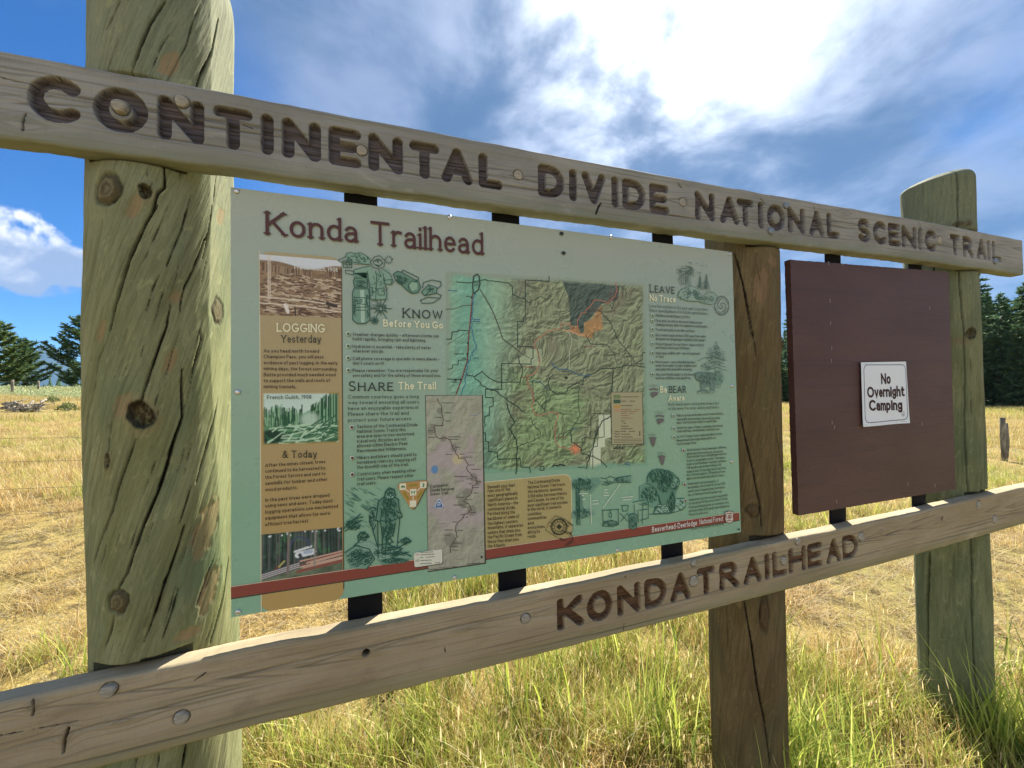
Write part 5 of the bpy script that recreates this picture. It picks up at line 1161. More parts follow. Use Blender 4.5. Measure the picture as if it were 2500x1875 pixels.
drawing('jacket and bedroll drawing', CA, [(T1, [(1160,720),(1240,700),(1330,710),(1400,760),(1390,820),(1250,810),(1170,790)]), (T1, [(1240,860),(1400,830),(1460,900),(1570,850),(1620,1000),(1520,1020),(1570,1150),(1400,1150),(1380,960),(1250,900)])],
 [[(1090,775),(1160,740),(1170,710),(1210,700),(1260,715),(1300,700),(1350,725),(1400,770)], [(1090,780),(1130,800),(1220,790),(1320,810),(1390,815)], [(1135,780),(1220,775),(1220,845),(1140,845),(1135,780)],
  [(1400,790),(1440,740),(1490,730),(1540,780),(1530,840),(1480,860),(1420,840),(1400,790)], [(1430,780),(1480,760),(1520,800),(1480,835),(1430,810),(1430,780)], [(1400,830),(1300,850),(1240,870),(1240,905),(1350,920)], [(1160,870),(1240,880),(1235,915),(1160,900),(1160,870)],
  [(1370,880),(1390,1000),(1400,1150),(1460,1160),(1550,1150),(1560,1090),(1520,900)], [(1520,860),(1590,910),(1620,980),(1600,1010),(1530,1000)], [(1450,880),(1460,940),(1450,1150)], [(1480,870),(1500,930)], [(1470,1050),(1530,1040),(1535,1110),(1475,1110),(1470,1050)], [(1395,1040),(1420,1035),(1420,1110),(1400,1115)], [(1520,970),(1600,960),(1600,1000)]]
  +[[(1575+40*math.cos(a), 770+38*math.sin(a)), (1575+26*math.cos(a), 770+26*math.sin(a))] for a in np.linspace(0, 6, 12)], .0011,
 [(1280,760,110,40,.6,50,26), (1480,800,40,40,.9,22,18), (1480,1000,90,130,1.2,40,30), (1180,810,34,30,.4,16,24)])
drawing('water bottle and snowflakes drawing', CA, [(T2, [(1228,1080),(1250,1040),(1370,1040),(1388,1080),(1395,1360),(1310,1388),(1232,1360)]), (T3, [(1240,900),(1370,900),(1375,1030),(1245,1030)]), ((.42,.6,.5), [(1300,1060),(1340,1060),(1345,1370),(1310,1375)])],
 [[(1228,1090),(1240,1050),(1380,1050),(1388,1090),(1395,1350),(1350,1385),(1270,1385),(1230,1350),(1228,1090)], [(1235,970),(1250,945),(1360,945),(1372,980),(1370,1035),(1245,1035),(1235,970)], [(1250,900),(1360,895),(1362,940)], [(1245,1130),(1380,1140)], [(1262,1150),(1262,1180),(1262,1165),(1278,1165),(1278,1150),(1278,1180)], [(1300,1152),(1318,1152),(1318,1178),(1300,1178),(1300,1152)], [(1250,1200),(1290,1190),(1330,1200),(1360,1195)], [(1255,1230),(1350,1225)], [(1260,1255),(1350,1255)]]
 +[[(1500+18*math.cos(a), 1240+20*math.sin(a)), (1500+r*math.cos(a), 1240+r*1.05*math.sin(a))] for a, r in zip(np.linspace(0, 6.28, 13), (100,70,105,60,90,75,110,60,95,70,90,60,100))]+[[(1440,1355),(1440+38*math.cos(a), 1355+38*math.sin(a))] for a in np.linspace(0, 6.28, 13)], .0013, [(1310,1000,55,30,.2,26,30), (1370,1230,16,120,1.5,24,40), (1245,1230,14,120,1.5,18,40), (1430,1200,36,50,.5,30,8), (1500,1240,55,55,.8,40,18)])
drawing('flashlight and whistle drawing', CA, [(T3, [(1620,910),(1670,880),(1860,980),(1880,1020),(1860,1090),(1790,1090),(1740,1050)]), ((.30,.48,.36), [(1770,1010),(1800,980),(1850,1000),(1850,1050),(1800,1075)]), (T2, [(1890,1080),(1960,1010),(2040,1040),(2030,1090),(1920,1115)])],
 [[(1620,910),(1660,880),(1700,890),(1860,980)], [(1620,910),(1640,960),(1760,1070),(1800,1095),(1860,1085),(1882,1030),(1862,980),(1800,975),(1765,1010),(1765,1050),(1800,1080)], [(1700,885),(1715,870),(1860,940),(1862,965),(1840,965)], [(1890,1080),(1960,1010),(2040,1040),(2035,1090),(1920,1115),(1890,1080)], [(1960,1010),(1980,1060),(1930,1110)], [(2040,1050),(2080,1020),(2075,980),(1990,965),(1910,990),(1900,1040)], [(2020,1090),(2080,1110),(2070,1140),(1950,1130),(1880,1160),(1900,1190),(2000,1185),(2060,1150)]], .0014, [(1700,960,60,40,.6,50,34), (1980,1060,40,25,.5,20,20)])
drawing('hikers in the rain drawing', E5, [(T3, [(500,800),(510,740),(560,690),(620,720),(625,790),(660,830),(665,970),(640,1050),(625,1150),(600,1240),(520,1250),(510,1420),(470,1420),(455,1070),(400,1060),(420,860)]), ((.30,.52,.42), [(535,770),(610,760),(590,830),(530,830)]), (T2, [(330,940),(380,910),(405,960),(400,1100),(420,1300),(360,1200),(335,1070)]), (T2, [(60,1420),(180,1340),(330,1380),(390,1490),(300,1600),(120,1600),(80,1500)]), (T1, [(200,1320),(330,1290),(420,1360),(640,1360),(800,1480),(560,1520),(400,1500)]), (T3, [(420,1500),(600,1470),(780,1490),(740,1530),(480,1560)])],
 [[(500,800),(510,740),(555,692),(610,712),(625,780),(580,830),(530,835),(500,800)], [(535,770),(570,790),(615,765)], [(500,790),(430,850),(420,960),(400,1060),(455,1075),(470,960)], [(620,800),(660,830),(665,930),(690,990)], [(455,1060),(560,1070),(640,1040)], [(455,1080),(480,1250),(470,1430),(510,1430),(525,1250),(560,1130),(620,1100),(600,1220),(560,1250),(530,1290),(560,1330),(580,1300)], [(425,1060),(430,1480)], [(675,1010),(640,1370)], [(365,1150),(420,1340)], [(640,960),(690,985),(700,1020),(660,1040),(640,1000)], [(320,940),(380,910),(410,930),(360,960)], [(340,1020),(340,1100),(380,1160),(400,1110)], [(40,1160),(100,1080),(170,1040),(260,1020)], [(60,1180),(150,1110),(240,1060)], [(100,1120),(150,1060),(230,990)], [(160,1340),(210,1300),(200,1230),(240,1190),(290,1200)], [(210,1290),(270,1250),(330,1240)], [(60,1420),(180,1340),(330,1380),(390,1490),(300,1600)], [(430,1340),(520,1320),(640,1370),(760,1310)], [(520,1440),(700,1420),(800,1460)], [(660,1310),(740,1250),(800,1290)], [(560,1250),(600,1310)]], .0017,
 [(550,930,90,130,1.0,130,36), (540,1170,70,110,1.3,80,36), (560,740,45,40,.9,30,22), (360,1040,34,90,1.3,40,28), (220,1480,140,90,-.5,150,40), (580,1420,200,60,-.2,110,48), (620,1510,150,26,-.1,50,44), (150,1110,80,60,-.4,50,34), (260,1240,60,50,-.8,50,26), (740,1290,60,40,-.5,40,24)])
fl = Flat(LY['draw']); fl.curcol = (.04, .16, .12); r_ = np.random.default_rng(12)
for _ in range(90):
    x, y = r_.uniform(40, 470), r_.uniform(690, 1120); L = r_.uniform(30, 80)
    if x-40 > 430-(y-690)*.2 or (x > 330 and y > 900): continue
    fl.strip([E5(x, y), E5(x+L, y+L*.55)], .0008, False)
child('illustration', fl.mesh('illustration', M_PRINT), panel, 'slanting rain strokes')
# yield triangle
fl = Flat(LY['draw']-.0006); q = [E5(620, 640), E5(1012, 600), E5(818, 965)]
fl.curcol = (.08, .10, .06); fl.poly([(x+.0016, z-.0018) for x, z in rtri(q, .016)]); fl.curcol = (.50, .29, .11); fl.poly(rtri(q, .016))
for (x, y) in ((706, 680), (935, 660), (822, 742), (820, 870)):
    fl.curcol = (.80, .80, .62); fl.poly([E5(x-36, y-34), E5(x+36, y-38), E5(x+36, y+34), E5(x-36, y+38)])
for a, b2 in (((772,668),(850,662)), ((770,820),(725,755)), ((872,810),(912,745))):
    fl.curcol = (.30, .26, .03); fl.strip([E5(*a), E5(*b2)], .0042, False); dx, dy = b2[0]-a[0], b2[1]-a[1]; L = math.hypot(dx, dy); dx, dy = dx/L, dy/L
    fl.poly([E5(b2[0]+30*dx, b2[1]+30*dy), E5(b2[0]-16*dy, b2[1]+16*dx), E5(b2[0]+16*dy, b2[1]-16*dx)])
for a, b2 in (((745,715),(775,735)), ((895,700),(868,725)), ((822,830),(822,790))): fl.curcol = (.85, .85, .7); fl.strip([E5(*a), E5(*b2)], .0015)
fl.curcol = (.05, .22, .08)
for k in range(12):
    a = k*math.pi/6; a2 = a+math.pi/6
    for cx in (692, 722): fl.strip([E5(cx+10*math.cos(a), 685+10*math.sin(a)), E5(cx+10*math.cos(a2), 685+10*math.sin(a2))], .0007)
for p in ([(692,685),(702,670),(716,670),(722,685)], [(702,670),(708,684)], [(935,640),(938,655),(930,680)], [(938,660),(944,682)], [(938,648),(948,656)], [(800,735),(812,738),(832,738),(845,730)], [(812,738),(806,760)], [(832,738),(838,760)], [(825,735),(823,720)], [(845,730),(850,740)], [(800,885),(812,870),(830,870),(842,885)], [(820,870),(822,850)], [(806,878),(838,878)]): fl.strip([E5(*z) for z in p], .0016)
child('emblem', fl.mesh('emblem', M_PRINT), panel, 'tan rounded triangle with trail user symbols')
CT = lambda x, y: pz(1560+x*.2049, 620+y*.2049)
conif = lambda x, y0, y1, w: [[(x, y0), (x, y1)]]+[[(x-w*(k+1)/9, y0+(y1-y0)*(k+1)/10+8), (x, y0+(y1-y0)*(k+.3)/10), (x+w*(k+1)/9, y0+(y1-y0)*(k+1)/10+8)] for k in range(9)]
LI = (.07, .15, .13)
drawing('tent and trees drawing', CT, [((.30,.44,.37), [(455,500),(480,440),(600,375),(680,410),(760,540),(700,570),(560,560)]), ((.14,.26,.21), [(635,440),(665,430),(730,540),(690,550),(650,510)]), ((.27,.40,.34), [(700,560),(780,480),(880,470),(920,500),(900,580),(860,600),(740,590)])],
 conif(722, 255, 420, 30)+conif(797, 235, 440, 42)+[[(495,250),(498,370)], [(520,240),(522,360)], [(545,235),(548,355)], [(580,200),(580,370)], [(602,230),(604,370)], [(445,185),(500,215),(560,205),(640,210),(655,190)], [(440,225),(500,250),(580,235),(650,250)], [(560,160),(600,150),(640,175)], [(585,105),(610,100),(625,130)], [(500,170),(560,180)], [(620,265),(655,268)], [(455,500),(480,440),(600,375),(680,410),(760,540)], [(450,515),(560,560),(720,570),(760,590),(860,605)], [(600,375),(570,470),(570,565)], [(635,440),(650,510),(690,550),(730,540),(665,430),(635,440)], [(780,490),(820,450),(880,460),(925,510)], [(480,560),(490,540)], [(670,110),(690,115)], [(730,140),(750,146)], [(790,140),(805,145)], [(690,220),(740,235)]], .0010,
 [(560,200,90,60,.1,70,30), (520,310,60,60,1.5,40,30), (760,370,70,60,.9,50,22), (560,470,90,60,-.6,50,34), (800,540,90,40,.4,60,24), (680,490,36,50,1.2,26,26)], LI)
drawing('black bear under a tree drawing', CT, [((.16,.26,.22), [(660,1425),(700,1410),(870,1415),(910,1450),(900,1560),(890,1640),(850,1640),(840,1580),(780,1590),(770,1650),(735,1650),(725,1520),(690,1510),(665,1470)]), ((.22,.36,.29), [(900,1400),(980,1380),(1010,1480),(960,1600),(900,1600)]), ((.28,.44,.35), [(690,1640),(800,1620),(920,1640),(880,1665),(700,1665)])],
 conif(915, 1030, 1420, 125)[1:]+[[(912,1130),(905,1420)], [(690,1280),(760,1240),(900,1230),(1040,1270)], [(740,1320),(745,1400)], [(780,1320),(780,1400)], [(820,1320),(820,1400)], [(660,1425),(700,1410),(870,1415),(910,1450),(900,1560)], [(660,1430),(670,1490),(700,1510),(725,1520)]], .0009, [(800,1490,100,70,.9,110,26), (910,1210,110,110,.4,110,30), (860,1330,120,50,.3,50,26), (940,1480,45,90,.9,60,24), (800,1640,110,20,.2,40,26)], LI)
CBn = lambda x, y: pz(1560+x*.2411, 920+y*.2411)
drawing('grizzly bear and cub drawing', CBn, [((.13,.29,.21), [(75,1060),(85,1000),(130,945),(190,930),(260,945),(330,965),(385,1020),(405,1050),(400,1090),(375,1150),(365,1220),(352,1300),(350,1372),(312,1372),(300,1300),(285,1235),(268,1310),(222,1310),(195,1200),(150,1120),(90,1090)]), ((.24,.46,.34), [(300,1050),(380,1030),(395,1090),(340,1150),(300,1130)]), ((.17,.35,.26), [(0,1110),(60,1080),(110,1090),(160,1130),(190,1200),(200,1290),(130,1330),(60,1280),(0,1250)]), ((.36,.58,.45), [(140,1380),(190,1290),(270,1290),(310,1370)]), ((.30,.52,.40), [(340,1370),(370,1240),(470,1230),(460,1330)])],
 [[(75,1060),(85,1000),(130,945),(190,930),(260,945),(330,965),(385,1020),(405,1050),(400,1090),(375,1150)], [(300,1040),(310,1018),(332,1030)], [(370,1030),(388,1015),(400,1040)], [(330,1120),(350,1135),(372,1118)], [(285,1235),(268,1310)], [(195,1200),(222,1310)], [(300,1050),(310,1100),(340,1150),(370,1110),(390,1040)], [(330,1160),(360,1250),(350,1370),(310,1370),(290,1260)], [(60,1080),(110,1090),(160,1130),(190,1200),(200,1290)], [(60,1190),(100,1200),(120,1160)], [(140,1380),(190,1290),(270,1290),(310,1370),(140,1380)], [(0,1290),(90,1270),(90,1430),(10,1450)], [(0,1350),(90,1335)], [(100,1390),(300,1385),(440,1340),(470,1290),(460,1230),(380,1230)], [(30,1300),(80,1290)]], .0013,
 [(220,1010,120,70,1.1,170,40), (250,1100,70,60,1.2,70,36), (340,1090,50,50,1.0,50,24), (100,1190,90,80,1.1,130,30), (330,1260,30,100,1.4,80,36), (410,1300,50,60,.7,36,22), (220,1340,80,40,.4,36,30)])
drawing('camp scene drawing', K8, [((.17,.34,.26), [(1295,240),(1420,225),(1560,215),(1660,200),(1700,260),(1620,340),(1560,420),(1480,330),(1400,380),(1300,360)]), (T3, [(1350,380),(1400,380),(1410,840),(1370,840)]), (T3, [(1410,430),(1440,430),(1460,720),(1415,730)]), (T2, [(1300,660),(1420,640),(1540,620),(1620,690),(1440,740),(1300,750)]), (T3, [(2070,700),(2120,680),(2180,700),(2175,870),(2130,895),(2080,880)]), (T2, [(1860,260),(1900,220),(2000,190),(2100,180),(2100,265),(1960,265)])],
 [[(1690,200),(1760,215),(1820,180),(1880,205),(1960,190),(2100,170)], [(1700,290),(1780,300),(1860,260),(2100,265)], [(1360,300),(1370,840)], [(1400,300),(1410,840)], [(1395,640),(1410,530)], [(1710,640),(1935,625)], [(1715,630),(1725,850)], [(1925,620),(1930,830)], [(1820,630),(1820,660),(1800,690),(1805,730),(1835,730),(1838,690),(1820,660)], [(1710,840),(1760,790),(1830,770),(1900,790),(1930,830),(1850,855),(1710,850)], [(1975,570),(1985,650),(2050,645),(2060,570),(1975,575)], [(1950,680),(2050,780)], [(2060,670),(1960,790)], [(2070,700),(2120,680),(2180,700),(2175,870),(2130,895),(2080,880),(2070,700)], [(2140,560),(2145,680)], [(2120,530),(2260,500)], [(2190,640),(2200,800)], [(2260,560),(2250,820)]], .0013,
 [(1450,290,150,80,.9,150,34), (1440,680,110,60,.7,90,34), (1820,810,90,36,.4,50,26), (2125,790,44,80,1.4,40,34), (1980,230,100,36,.5,50,26), (1380,560,20,240,1.5,40,50), (1780,260,60,26,1.4,26,20)])
fl = Flat(LY['draw']-.0005); fl.curcol = (.78, .84, .70)
for p in ([(1550,430),(1565,815)], [(1950,285),(1720,605)], [(1395,415),(1505,412)]): fl.strip([K8(*q) for q in p], .0015)
for (x, y, wd) in ((1740,365,45),(1735,405,60),(1730,440,75),(1435,440,40),(1440,490,45),(1580,510,80),(1580,555,85),(1975,465,160),(1990,500,120)):
    for k in range(int(wd/14)): fl.strip([K8(x+14*k, y-k), K8(x+14*k+9, y-k-4)], .0016)
child('illustration', fl.mesh('illustration', M_PRINT), panel, 'pale measuring lines over the camp scene')
PAW = (.16, .15, .15)
for (x, y, sc, hind) in ((150,165,1,0),(210,435,1,0),(138,650,.85,1),(230,835,.85,1)):
    fl = Flat(LY['draw']); fl.curcol = PAW; c_ = (x, y)
    if not hind: fl.poly([CBn(x+sc*a, y+sc*b2) for a, b2 in ((-36,-5),(0,-16),(38,-10),(34,20),(10,30),(-14,50),(-28,30))])
    else: fl.poly([CBn(x+sc*a, y+sc*b2) for a, b2 in ((-34,-28),(0,-34),(32,-30),(28,10),(14,60),(2,72),(-14,50),(-30,10))])
    for k in range(5):
        a = -40+18*k; fl.poly([CBn(x+sc*(a+9*math.cos(t)), y+sc*(-36-6*math.sin(k*.8)+11*math.sin(t))) for t in np.linspace(0, 6.28, 9)[:-1]])
        fl.strip([CBn(x+sc*(a-4), y-sc*64), CBn(x+sc*(a-8), y-sc*(84+6*(k == 2)))], .0010)
    child('paw_print', fl.mesh('paw_print', M_PRINT), panel)
# round swirl emblem with ring lettering, and the forest shield
fl = Flat(LY['draw']); cx, cy = 980, 618
fl.curcol = (.05, .075, .07)
for k in (1.0, .94): fl.strip([CT(cx+88*k*math.cos(t), cy+115*k*math.sin(t)) for t in np.linspace(0, 6.2832, 30)], .0010, False)
for ph in (0, math.pi): fl.strip([CT(cx+(8+r*.9)*math.cos(ph+t), cy+(8+r*1.1)*math.sin(ph+t)) for t, r in zip(np.linspace(0, 4.6, 20), np.linspace(0, 60, 20))], .0015)
def ringtext(s, a0, a1, r, flip):
    for i, ch in enumerate(s):
        if ch == ' ': continue
        a = math.radians(a0+(a1-a0)*i/(len(s)-1)); w, st = GL[ch]
        ux, uy = (-math.sin(a), -math.cos(a)) if not flip else (math.sin(a), math.cos(a)); dx, dy = (math.cos(a), -math.sin(a)); dx, dy = (dx, dy) if not flip else (-dx, -dy)
        for s_ in st: fl.strip([CT(cx+88*(r*math.cos(a))+13*((px-w/2)*ux*.9+(py-.5)*dx), cy-115*(r*math.sin(a))+13*((px-w/2)*uy*.9+(py-.5)*dy)) for px, py in s_], .0006)
ringtext('LEAVE NO TRACE', 165, 15, .78, False); ringtext('OUTDOOR ETHICS', 200, 340, .78, True)
child('emblem', fl.mesh('emblem', M_PRINT), panel, 'round swirl emblem')
fl = Flat(LY['draw']-.0012); SH = [(-1, .95), (-.55, .86), (0, 1.08), (.55, .86), (1, .95), (.86, .3), (.98, -.35), (.7, -.8), (.25, -.86), (0, -1.05), (-.25, -.86), (-.7, -.8), (-.98, -.35), (-.86, .3)]
scx, scy = 905, 1420
for k, c_ in ((1.12, (.12, .06, .05)), (1.0, (.74, .70, .62)), (.86, (.42, .22, .18)), (.80, (.74, .70, .62))): fl.curcol = c_; fl.poly([CBn(scx+40*k*x, scy-58*k*y) for x, y in SH])
fl.curcol = (.25, .10, .09); A, B = CBn(scx-27, scy+8), CBn(scx-9, scy+6); fl.text('U', A, B, .0115, .2); A, B = CBn(scx+9, scy+5), CBn(scx+27, scy+2); fl.text('S', A, B, .0115, .2)
for p in ([(scx, scy-30), (scx, scy+22)], [(scx-10, scy-4), (scx, scy-26), (scx+10, scy-6)], [(scx-13, scy+14), (scx, scy-6), (scx+13, scy+12)], [(scx-20, scy-38), (scx+20, scy-42)], [(scx-22, scy+34), (scx+22, scy+30)]): fl.strip([CBn(*q) for q in p], .0020)
child('emblem', fl.mesh('emblem', M_PRINT), panel, 'forest agency shield')
# screws and open holes
for (u, v) in ((577.9,466.6),(1097,530),(1491.7,579.4),(1781,620),(580.5,957.3),(581.2,1494),(1110,1410),(1507.5,1342.7),(1786,942),(1786,1126.6)):
    p = unp(u, v, 0); b = MB(); r = .0052; prof = [(r, .001), (r, -.0012), (r*.75, -.0026), (r*.35, -.0030)]; hn = 12
    for rr, yy in prof:
        for k in range(hn): a = 2*math.pi*k/hn; b.v.append((p[0]+rr*math.cos(a), yy, p[2]+rr*math.sin(a)))
    for i in range(3):
        for k in range(hn): b.f.append((i*hn+k, i*hn+(k+1) % hn, (i+1)*hn+(k+1) % hn, (i+1)*hn+k))
    b.f.append(tuple(3*hn+k for k in range(hn)))
    child('screw', b.mesh('screw', M_ZINC, True), panel)
fl = Flat(LY['text']); fl.curcol = (.008, .009, .009)
for (u, v, r) in ((1370, 571, 4.6), (1375, 618.6, 4.4), (1802, 1291.5, 2.4)):
    fl = Flat(LY['text']); fl.curcol = (.008, .009, .009); c_ = pz(u, v); R_ = hz(u, v, r); fl.poly([(c_[0]+R_*1.2*math.cos(t), c_[1]+R_*math.sin(t)) for t in np.linspace(0, 6.2832, 13)[:-1]])
    child('bullet_hole', fl.mesh('bullet_hole', M_PRINT), panel)
# ------------------------------------------------------------------ the land: a field tilted down to the right
RIGHT2 = np.array([math.cos(YAW), -math.sin(YAW)]); FWD2 = np.array([math.sin(YAW), math.cos(YAW)])
def terrain(x, y, bumps=True):
    x = np.asarray(x, float); y = np.asarray(y, float)
    lat = (x-CAM[0])*RIGHT2[0]+(y-CAM[1])*RIGHT2[1]; dep = (x-CAM[0])*FWD2[0]+(y-CAM[1])*FWD2[1]; d = np.hypot(lat, dep)
    z = GROUND0-0.045*80*np.tanh(lat/80)
    z = z-0.9*sstep(d, 60, 140)*sstep(-lat, 20, 70)
    if bumps: z = z+0.05*(fbm(x*.7+40, y*.7+40, 3, 5)-.5)+np.minimum(.5, d*.006)*(fbm(x*.09+50, y*.09+50, 3, 6)-.5)
    return z
def ld(lat, dep): p = CAM[:2]+RIGHT2*lat+FWD2*dep; return p[0], p[1]
def groundb(nt, bs):
    geo = nt.add('ShaderNodeNewGeometry').outputs['Position']
    n1 = nt.noise(nt.scalev(geo, (.35, .35, .35)), 1.0, 5, .6, .4); n2 = nt.noise(nt.scalev(geo, (9, 9, 9)), 1.0, 6, .7, .3); n3 = nt.noise(nt.scalev(geo, (60, 60, 60)), 1.0, 4, .7, .2); n4 = nt.noise(nt.scalev(geo, (.045, .045, .045)), 1.0, 3, .5)
    c = nt.mix(nt.ramp(n1, .38, .62), (.34, .245, .085), (.25, .23, .07)); c = nt.mix(nt.ramp(n4, .42, .6), c, (.40, .295, .11))
    c = nt.mix(nt.ramp(n2, .36, .58, .8, 0), c, (.060, .042, .022)); c = nt.mix(nt.ramp(n3, .5, .72, 0, .6), c, (.52, .45, .27))
    nt.l.new(c, bs.inputs['Base Color']); nt.l.new(nt.bump(nt.math('ADD', n2, n3), .8, .03), bs.inputs['Normal'])
M_GROUND = mat('dry_meadow', rough=.95, spec=.1, build=groundb)
nr, na = 130, 240
rad = np.concatenate([[0.0], np.geomspace(.35, 9000, nr-1)]); ang = np.linspace(0, 2*math.pi, na, False)
RA, AN = np.meshgrid(rad, ang, indexing='ij'); gx = CAM[0]+RA*np.cos(AN); gy = CAM[1]+RA*np.sin(AN)
Q = quads(nr, na, True)
link('ground', mesh_np('ground', np.stack([gx, gy, terrain(gx, gy)], -1).reshape(-1, 3), Q[:, ::-1], np.full(len(Q), 4), M_GROUND), kind='structure')

# ------------------------------------------------------------------ grass
def leafb(tr):
    def b(nt, bs):
        c = nt.attr('Col', 'Color'); nt.l.new(c, bs.inputs['Base Color'])
        t = nt.add('ShaderNodeBsdfTranslucent'); nt.l.new(c, t.inputs[0]); mx = nt.add('ShaderNodeMixShader'); mx.inputs[0].default_value = tr
        out = nt.t.nodes['Material Output']; nt.l.new(bs.outputs[0], mx.inputs[1]); nt.l.new(t.outputs[0], mx.inputs[2]); nt.l.new(mx.outputs[0], out.inputs[0])
    return b
M_GRASS = mat('grass_blades', rough=.6, spec=.25, build=leafb(.5)); M_LEAF = mat('needle_foliage', rough=.65, spec=.2, build=leafb(.25))
STRAW = [(.74, .54, .21), (.82, .66, .33), (.62, .43, .15), (.86, .78, .52), (.42, .27, .11)]
GREEN = [(.40, .46, .075), (.50, .56, .12), (.28, .38, .065), (.58, .60, .16), (.17, .27, .05)]
YELG = [(.66, .60, .18), (.60, .59, .16), (.74, .64, .26), (.52, .50, .13)]
def tuft(name, n, hmin, hmax, wid, cols, spread, bend, seed, flat=0.0, heads=0.0, stiff=0.0):
    r = np.random.default_rng(seed); V = []; F = []; S = []; C = []
    for i in range(n):
        a = r.random()*6.283; rr = spread*math.sqrt(r.random()); x, y = rr*math.cos(a), rr*math.sin(a)
        h = r.uniform(hmin, hmax); d = r.random()*6.283; bd = bend*r.uniform(.3, 1.3)*h; w = wid*r.uniform(.6, 1.3); col = np.array(cols[r.integers(len(cols))])*r.uniform(.75, 1.2)
        fx, fy = math.cos(d), math.sin(d); px, py = -fy, fx; b0 = len(V); nseg = 4; fl_ = flat*r.uniform(.6, 1)
        droop = r.uniform(0, .5) if stiff == 0 else 0
        for k in range(nseg+1):
            t = k/nseg; off = bd*t**1.7+fl_*h*t; z = h*t*(1-.85*fl_)-droop*bd*max(0, t-.6)*1.4+.003
            ww = w*(1-t**1.6)*(1 if k else .7)
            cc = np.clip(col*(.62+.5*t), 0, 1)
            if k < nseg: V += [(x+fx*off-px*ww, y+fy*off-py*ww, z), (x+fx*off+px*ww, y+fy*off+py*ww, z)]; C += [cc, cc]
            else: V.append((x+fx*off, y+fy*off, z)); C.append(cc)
        for k in range(nseg-1): q = b0+2*k; F += [q, q+1, q+3, q+2]; S.append(4)
        q = b0+2*(nseg-1); F += [q, q+1, q+2]; S.append(3)
        if r.random() < heads:
            tip = np.array(V[-1]); hl = r.uniform(.02, .05); hw = w*1.5; b1 = len(V); dr = np.array([fx*.35, fy*.35, .94])
            for k, (t, ww) in enumerate(((-.1, .3), (.3, 1), (.7, .8), (1, .1))):
                p = tip+dr*hl*t; V += [tuple(p-np.array([px, py, 0])*hw*ww), tuple(p+np.array([px, py, 0])*hw*ww)]; C += [np.array((.62, .50, .28))]*2
            for k in range(3): q = b1+2*k; F += [q, q+1, q+3, q+2]; S.append(4)
    C = np.concatenate([np.array(C), np.ones((len(C), 1))], 1)
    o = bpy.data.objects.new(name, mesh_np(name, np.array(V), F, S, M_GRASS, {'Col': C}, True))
    return o
PROTO = [tuft('straw_tuft', 46, .05, .17, .0014, STRAW, .10, .9, 1, heads=.10), tuft('green_tuft', 34, .07, .20, .0021, GREEN, .08, .75, 2), tuft('tall_stems', 7, .18, .36, .0010, STRAW+YELG, .07, .30, 3, heads=.8),
         tuft('dead_litter', 40, .08, .24, .0015, STRAW+[(.24, .17, .09), (.60, .55, .45)], .12, .3, 4, flat=.9), tuft('yellow_green_tuft', 46, .06, .19, .0016, YELG+GREEN[:2], .10, .8, 5, heads=.06), tuft('broad_green_tuft', 12, .16, .38, .0034, GREEN, .06, .6, 6)]
def meadow_patch(name, seed, cols, n=240):
    return tuft(name, n, .10, .34, .004, cols, .75, .4, seed, heads=.1)
dim = lambda cs: [tuple(x*.78 for x in c) for c in cs]
PROTO += [meadow_patch('straw_patch', 8, dim(STRAW*2+YELG)), meadow_patch('green_patch', 9, dim(YELG+GREEN+STRAW[:2]))]
def scatter(name, protos, pts, idx, scl, kind='stuff', cat=None, label=None):
    me = bpy.data.meshes.new(name); me.from_pydata([tuple(p) for p in pts], [], [])
    for k, a, t in (('idx', idx, 'INT'), ('scl', scl, 'FLOAT'), ('rz', RNG.random(len(pts))*6.283, 'FLOAT')):
        at = me.attributes.new(k, t, 'POINT'); at.data.foreach_set('value', np.asarray(a, np.int32 if t == 'INT' else np.float32))
    o = link(name, me, kind=kind)
    g = bpy.data.node_groups.new(name+'_scatter', 'GeometryNodeTree')
    g.interface.new_socket('Geometry', in_out='INPUT', socket_type='NodeSocketGeometry'); g.interface.new_socket('Geometry', in_out='OUTPUT', socket_type='NodeSocketGeometry')
    N = g.nodes; L = g.links; gi = N.new('NodeGroupInput'); go = N.new('NodeGroupOutput'); jn = N.new('GeometryNodeJoinGeometry'); L.new(jn.outputs[0], go.inputs[0])
    def named(nm, t):
        x = N.new('GeometryNodeInputNamedAttribute'); x.data_type = t; x.inputs[0].default_value = nm; return x.outputs[0]
    ii, ss, rz = named('idx', 'INT'), named('scl', 'FLOAT'), named('rz', 'FLOAT')
    cx = N.new('ShaderNodeCombineXYZ'); L.new(rz, cx.inputs[2])
    for k, p in enumerate(protos):
        cm = N.new('FunctionNodeCompare'); cm.data_type = 'INT'; cm.operation = 'EQUAL'; L.new(ii, cm.inputs[2]); cm.inputs[3].default_value = k
        oi = N.new('GeometryNodeObjectInfo'); oi.inputs['Object'].default_value = p; oi.inputs['As Instance'].default_value = True
        ip = N.new('GeometryNodeInstanceOnPoints'); L.new(gi.outputs[0], ip.inputs['Points']); L.new(cm.outputs[0], ip.inputs['Selection']); L.new(oi.outputs['Geometry'], ip.inputs['Instance'])
        L.new(cx.outputs[0], ip.inputs['Rotation']); L.new(ss, ip.inputs['Scale']); L.new(ip.outputs[0], jn.inputs[0])
    md = o.modifiers.new('scatter', 'NODES'); md.node_group = g
    return o
def ring_pts(r0, r1, dens, half=1.22):
    n = int(half*(r1*r1-r0*r0)*dens); r = np.sqrt(RNG.uniform(r0*r0, r1*r1, n)); a = RNG.uniform(-half, half, n)
    lat, dep = r*np.sin(a), r*np.cos(a); p = CAM[:2]+lat[:, None]*RIGHT2+dep[:, None]*FWD2
    return p, lat, dep, r
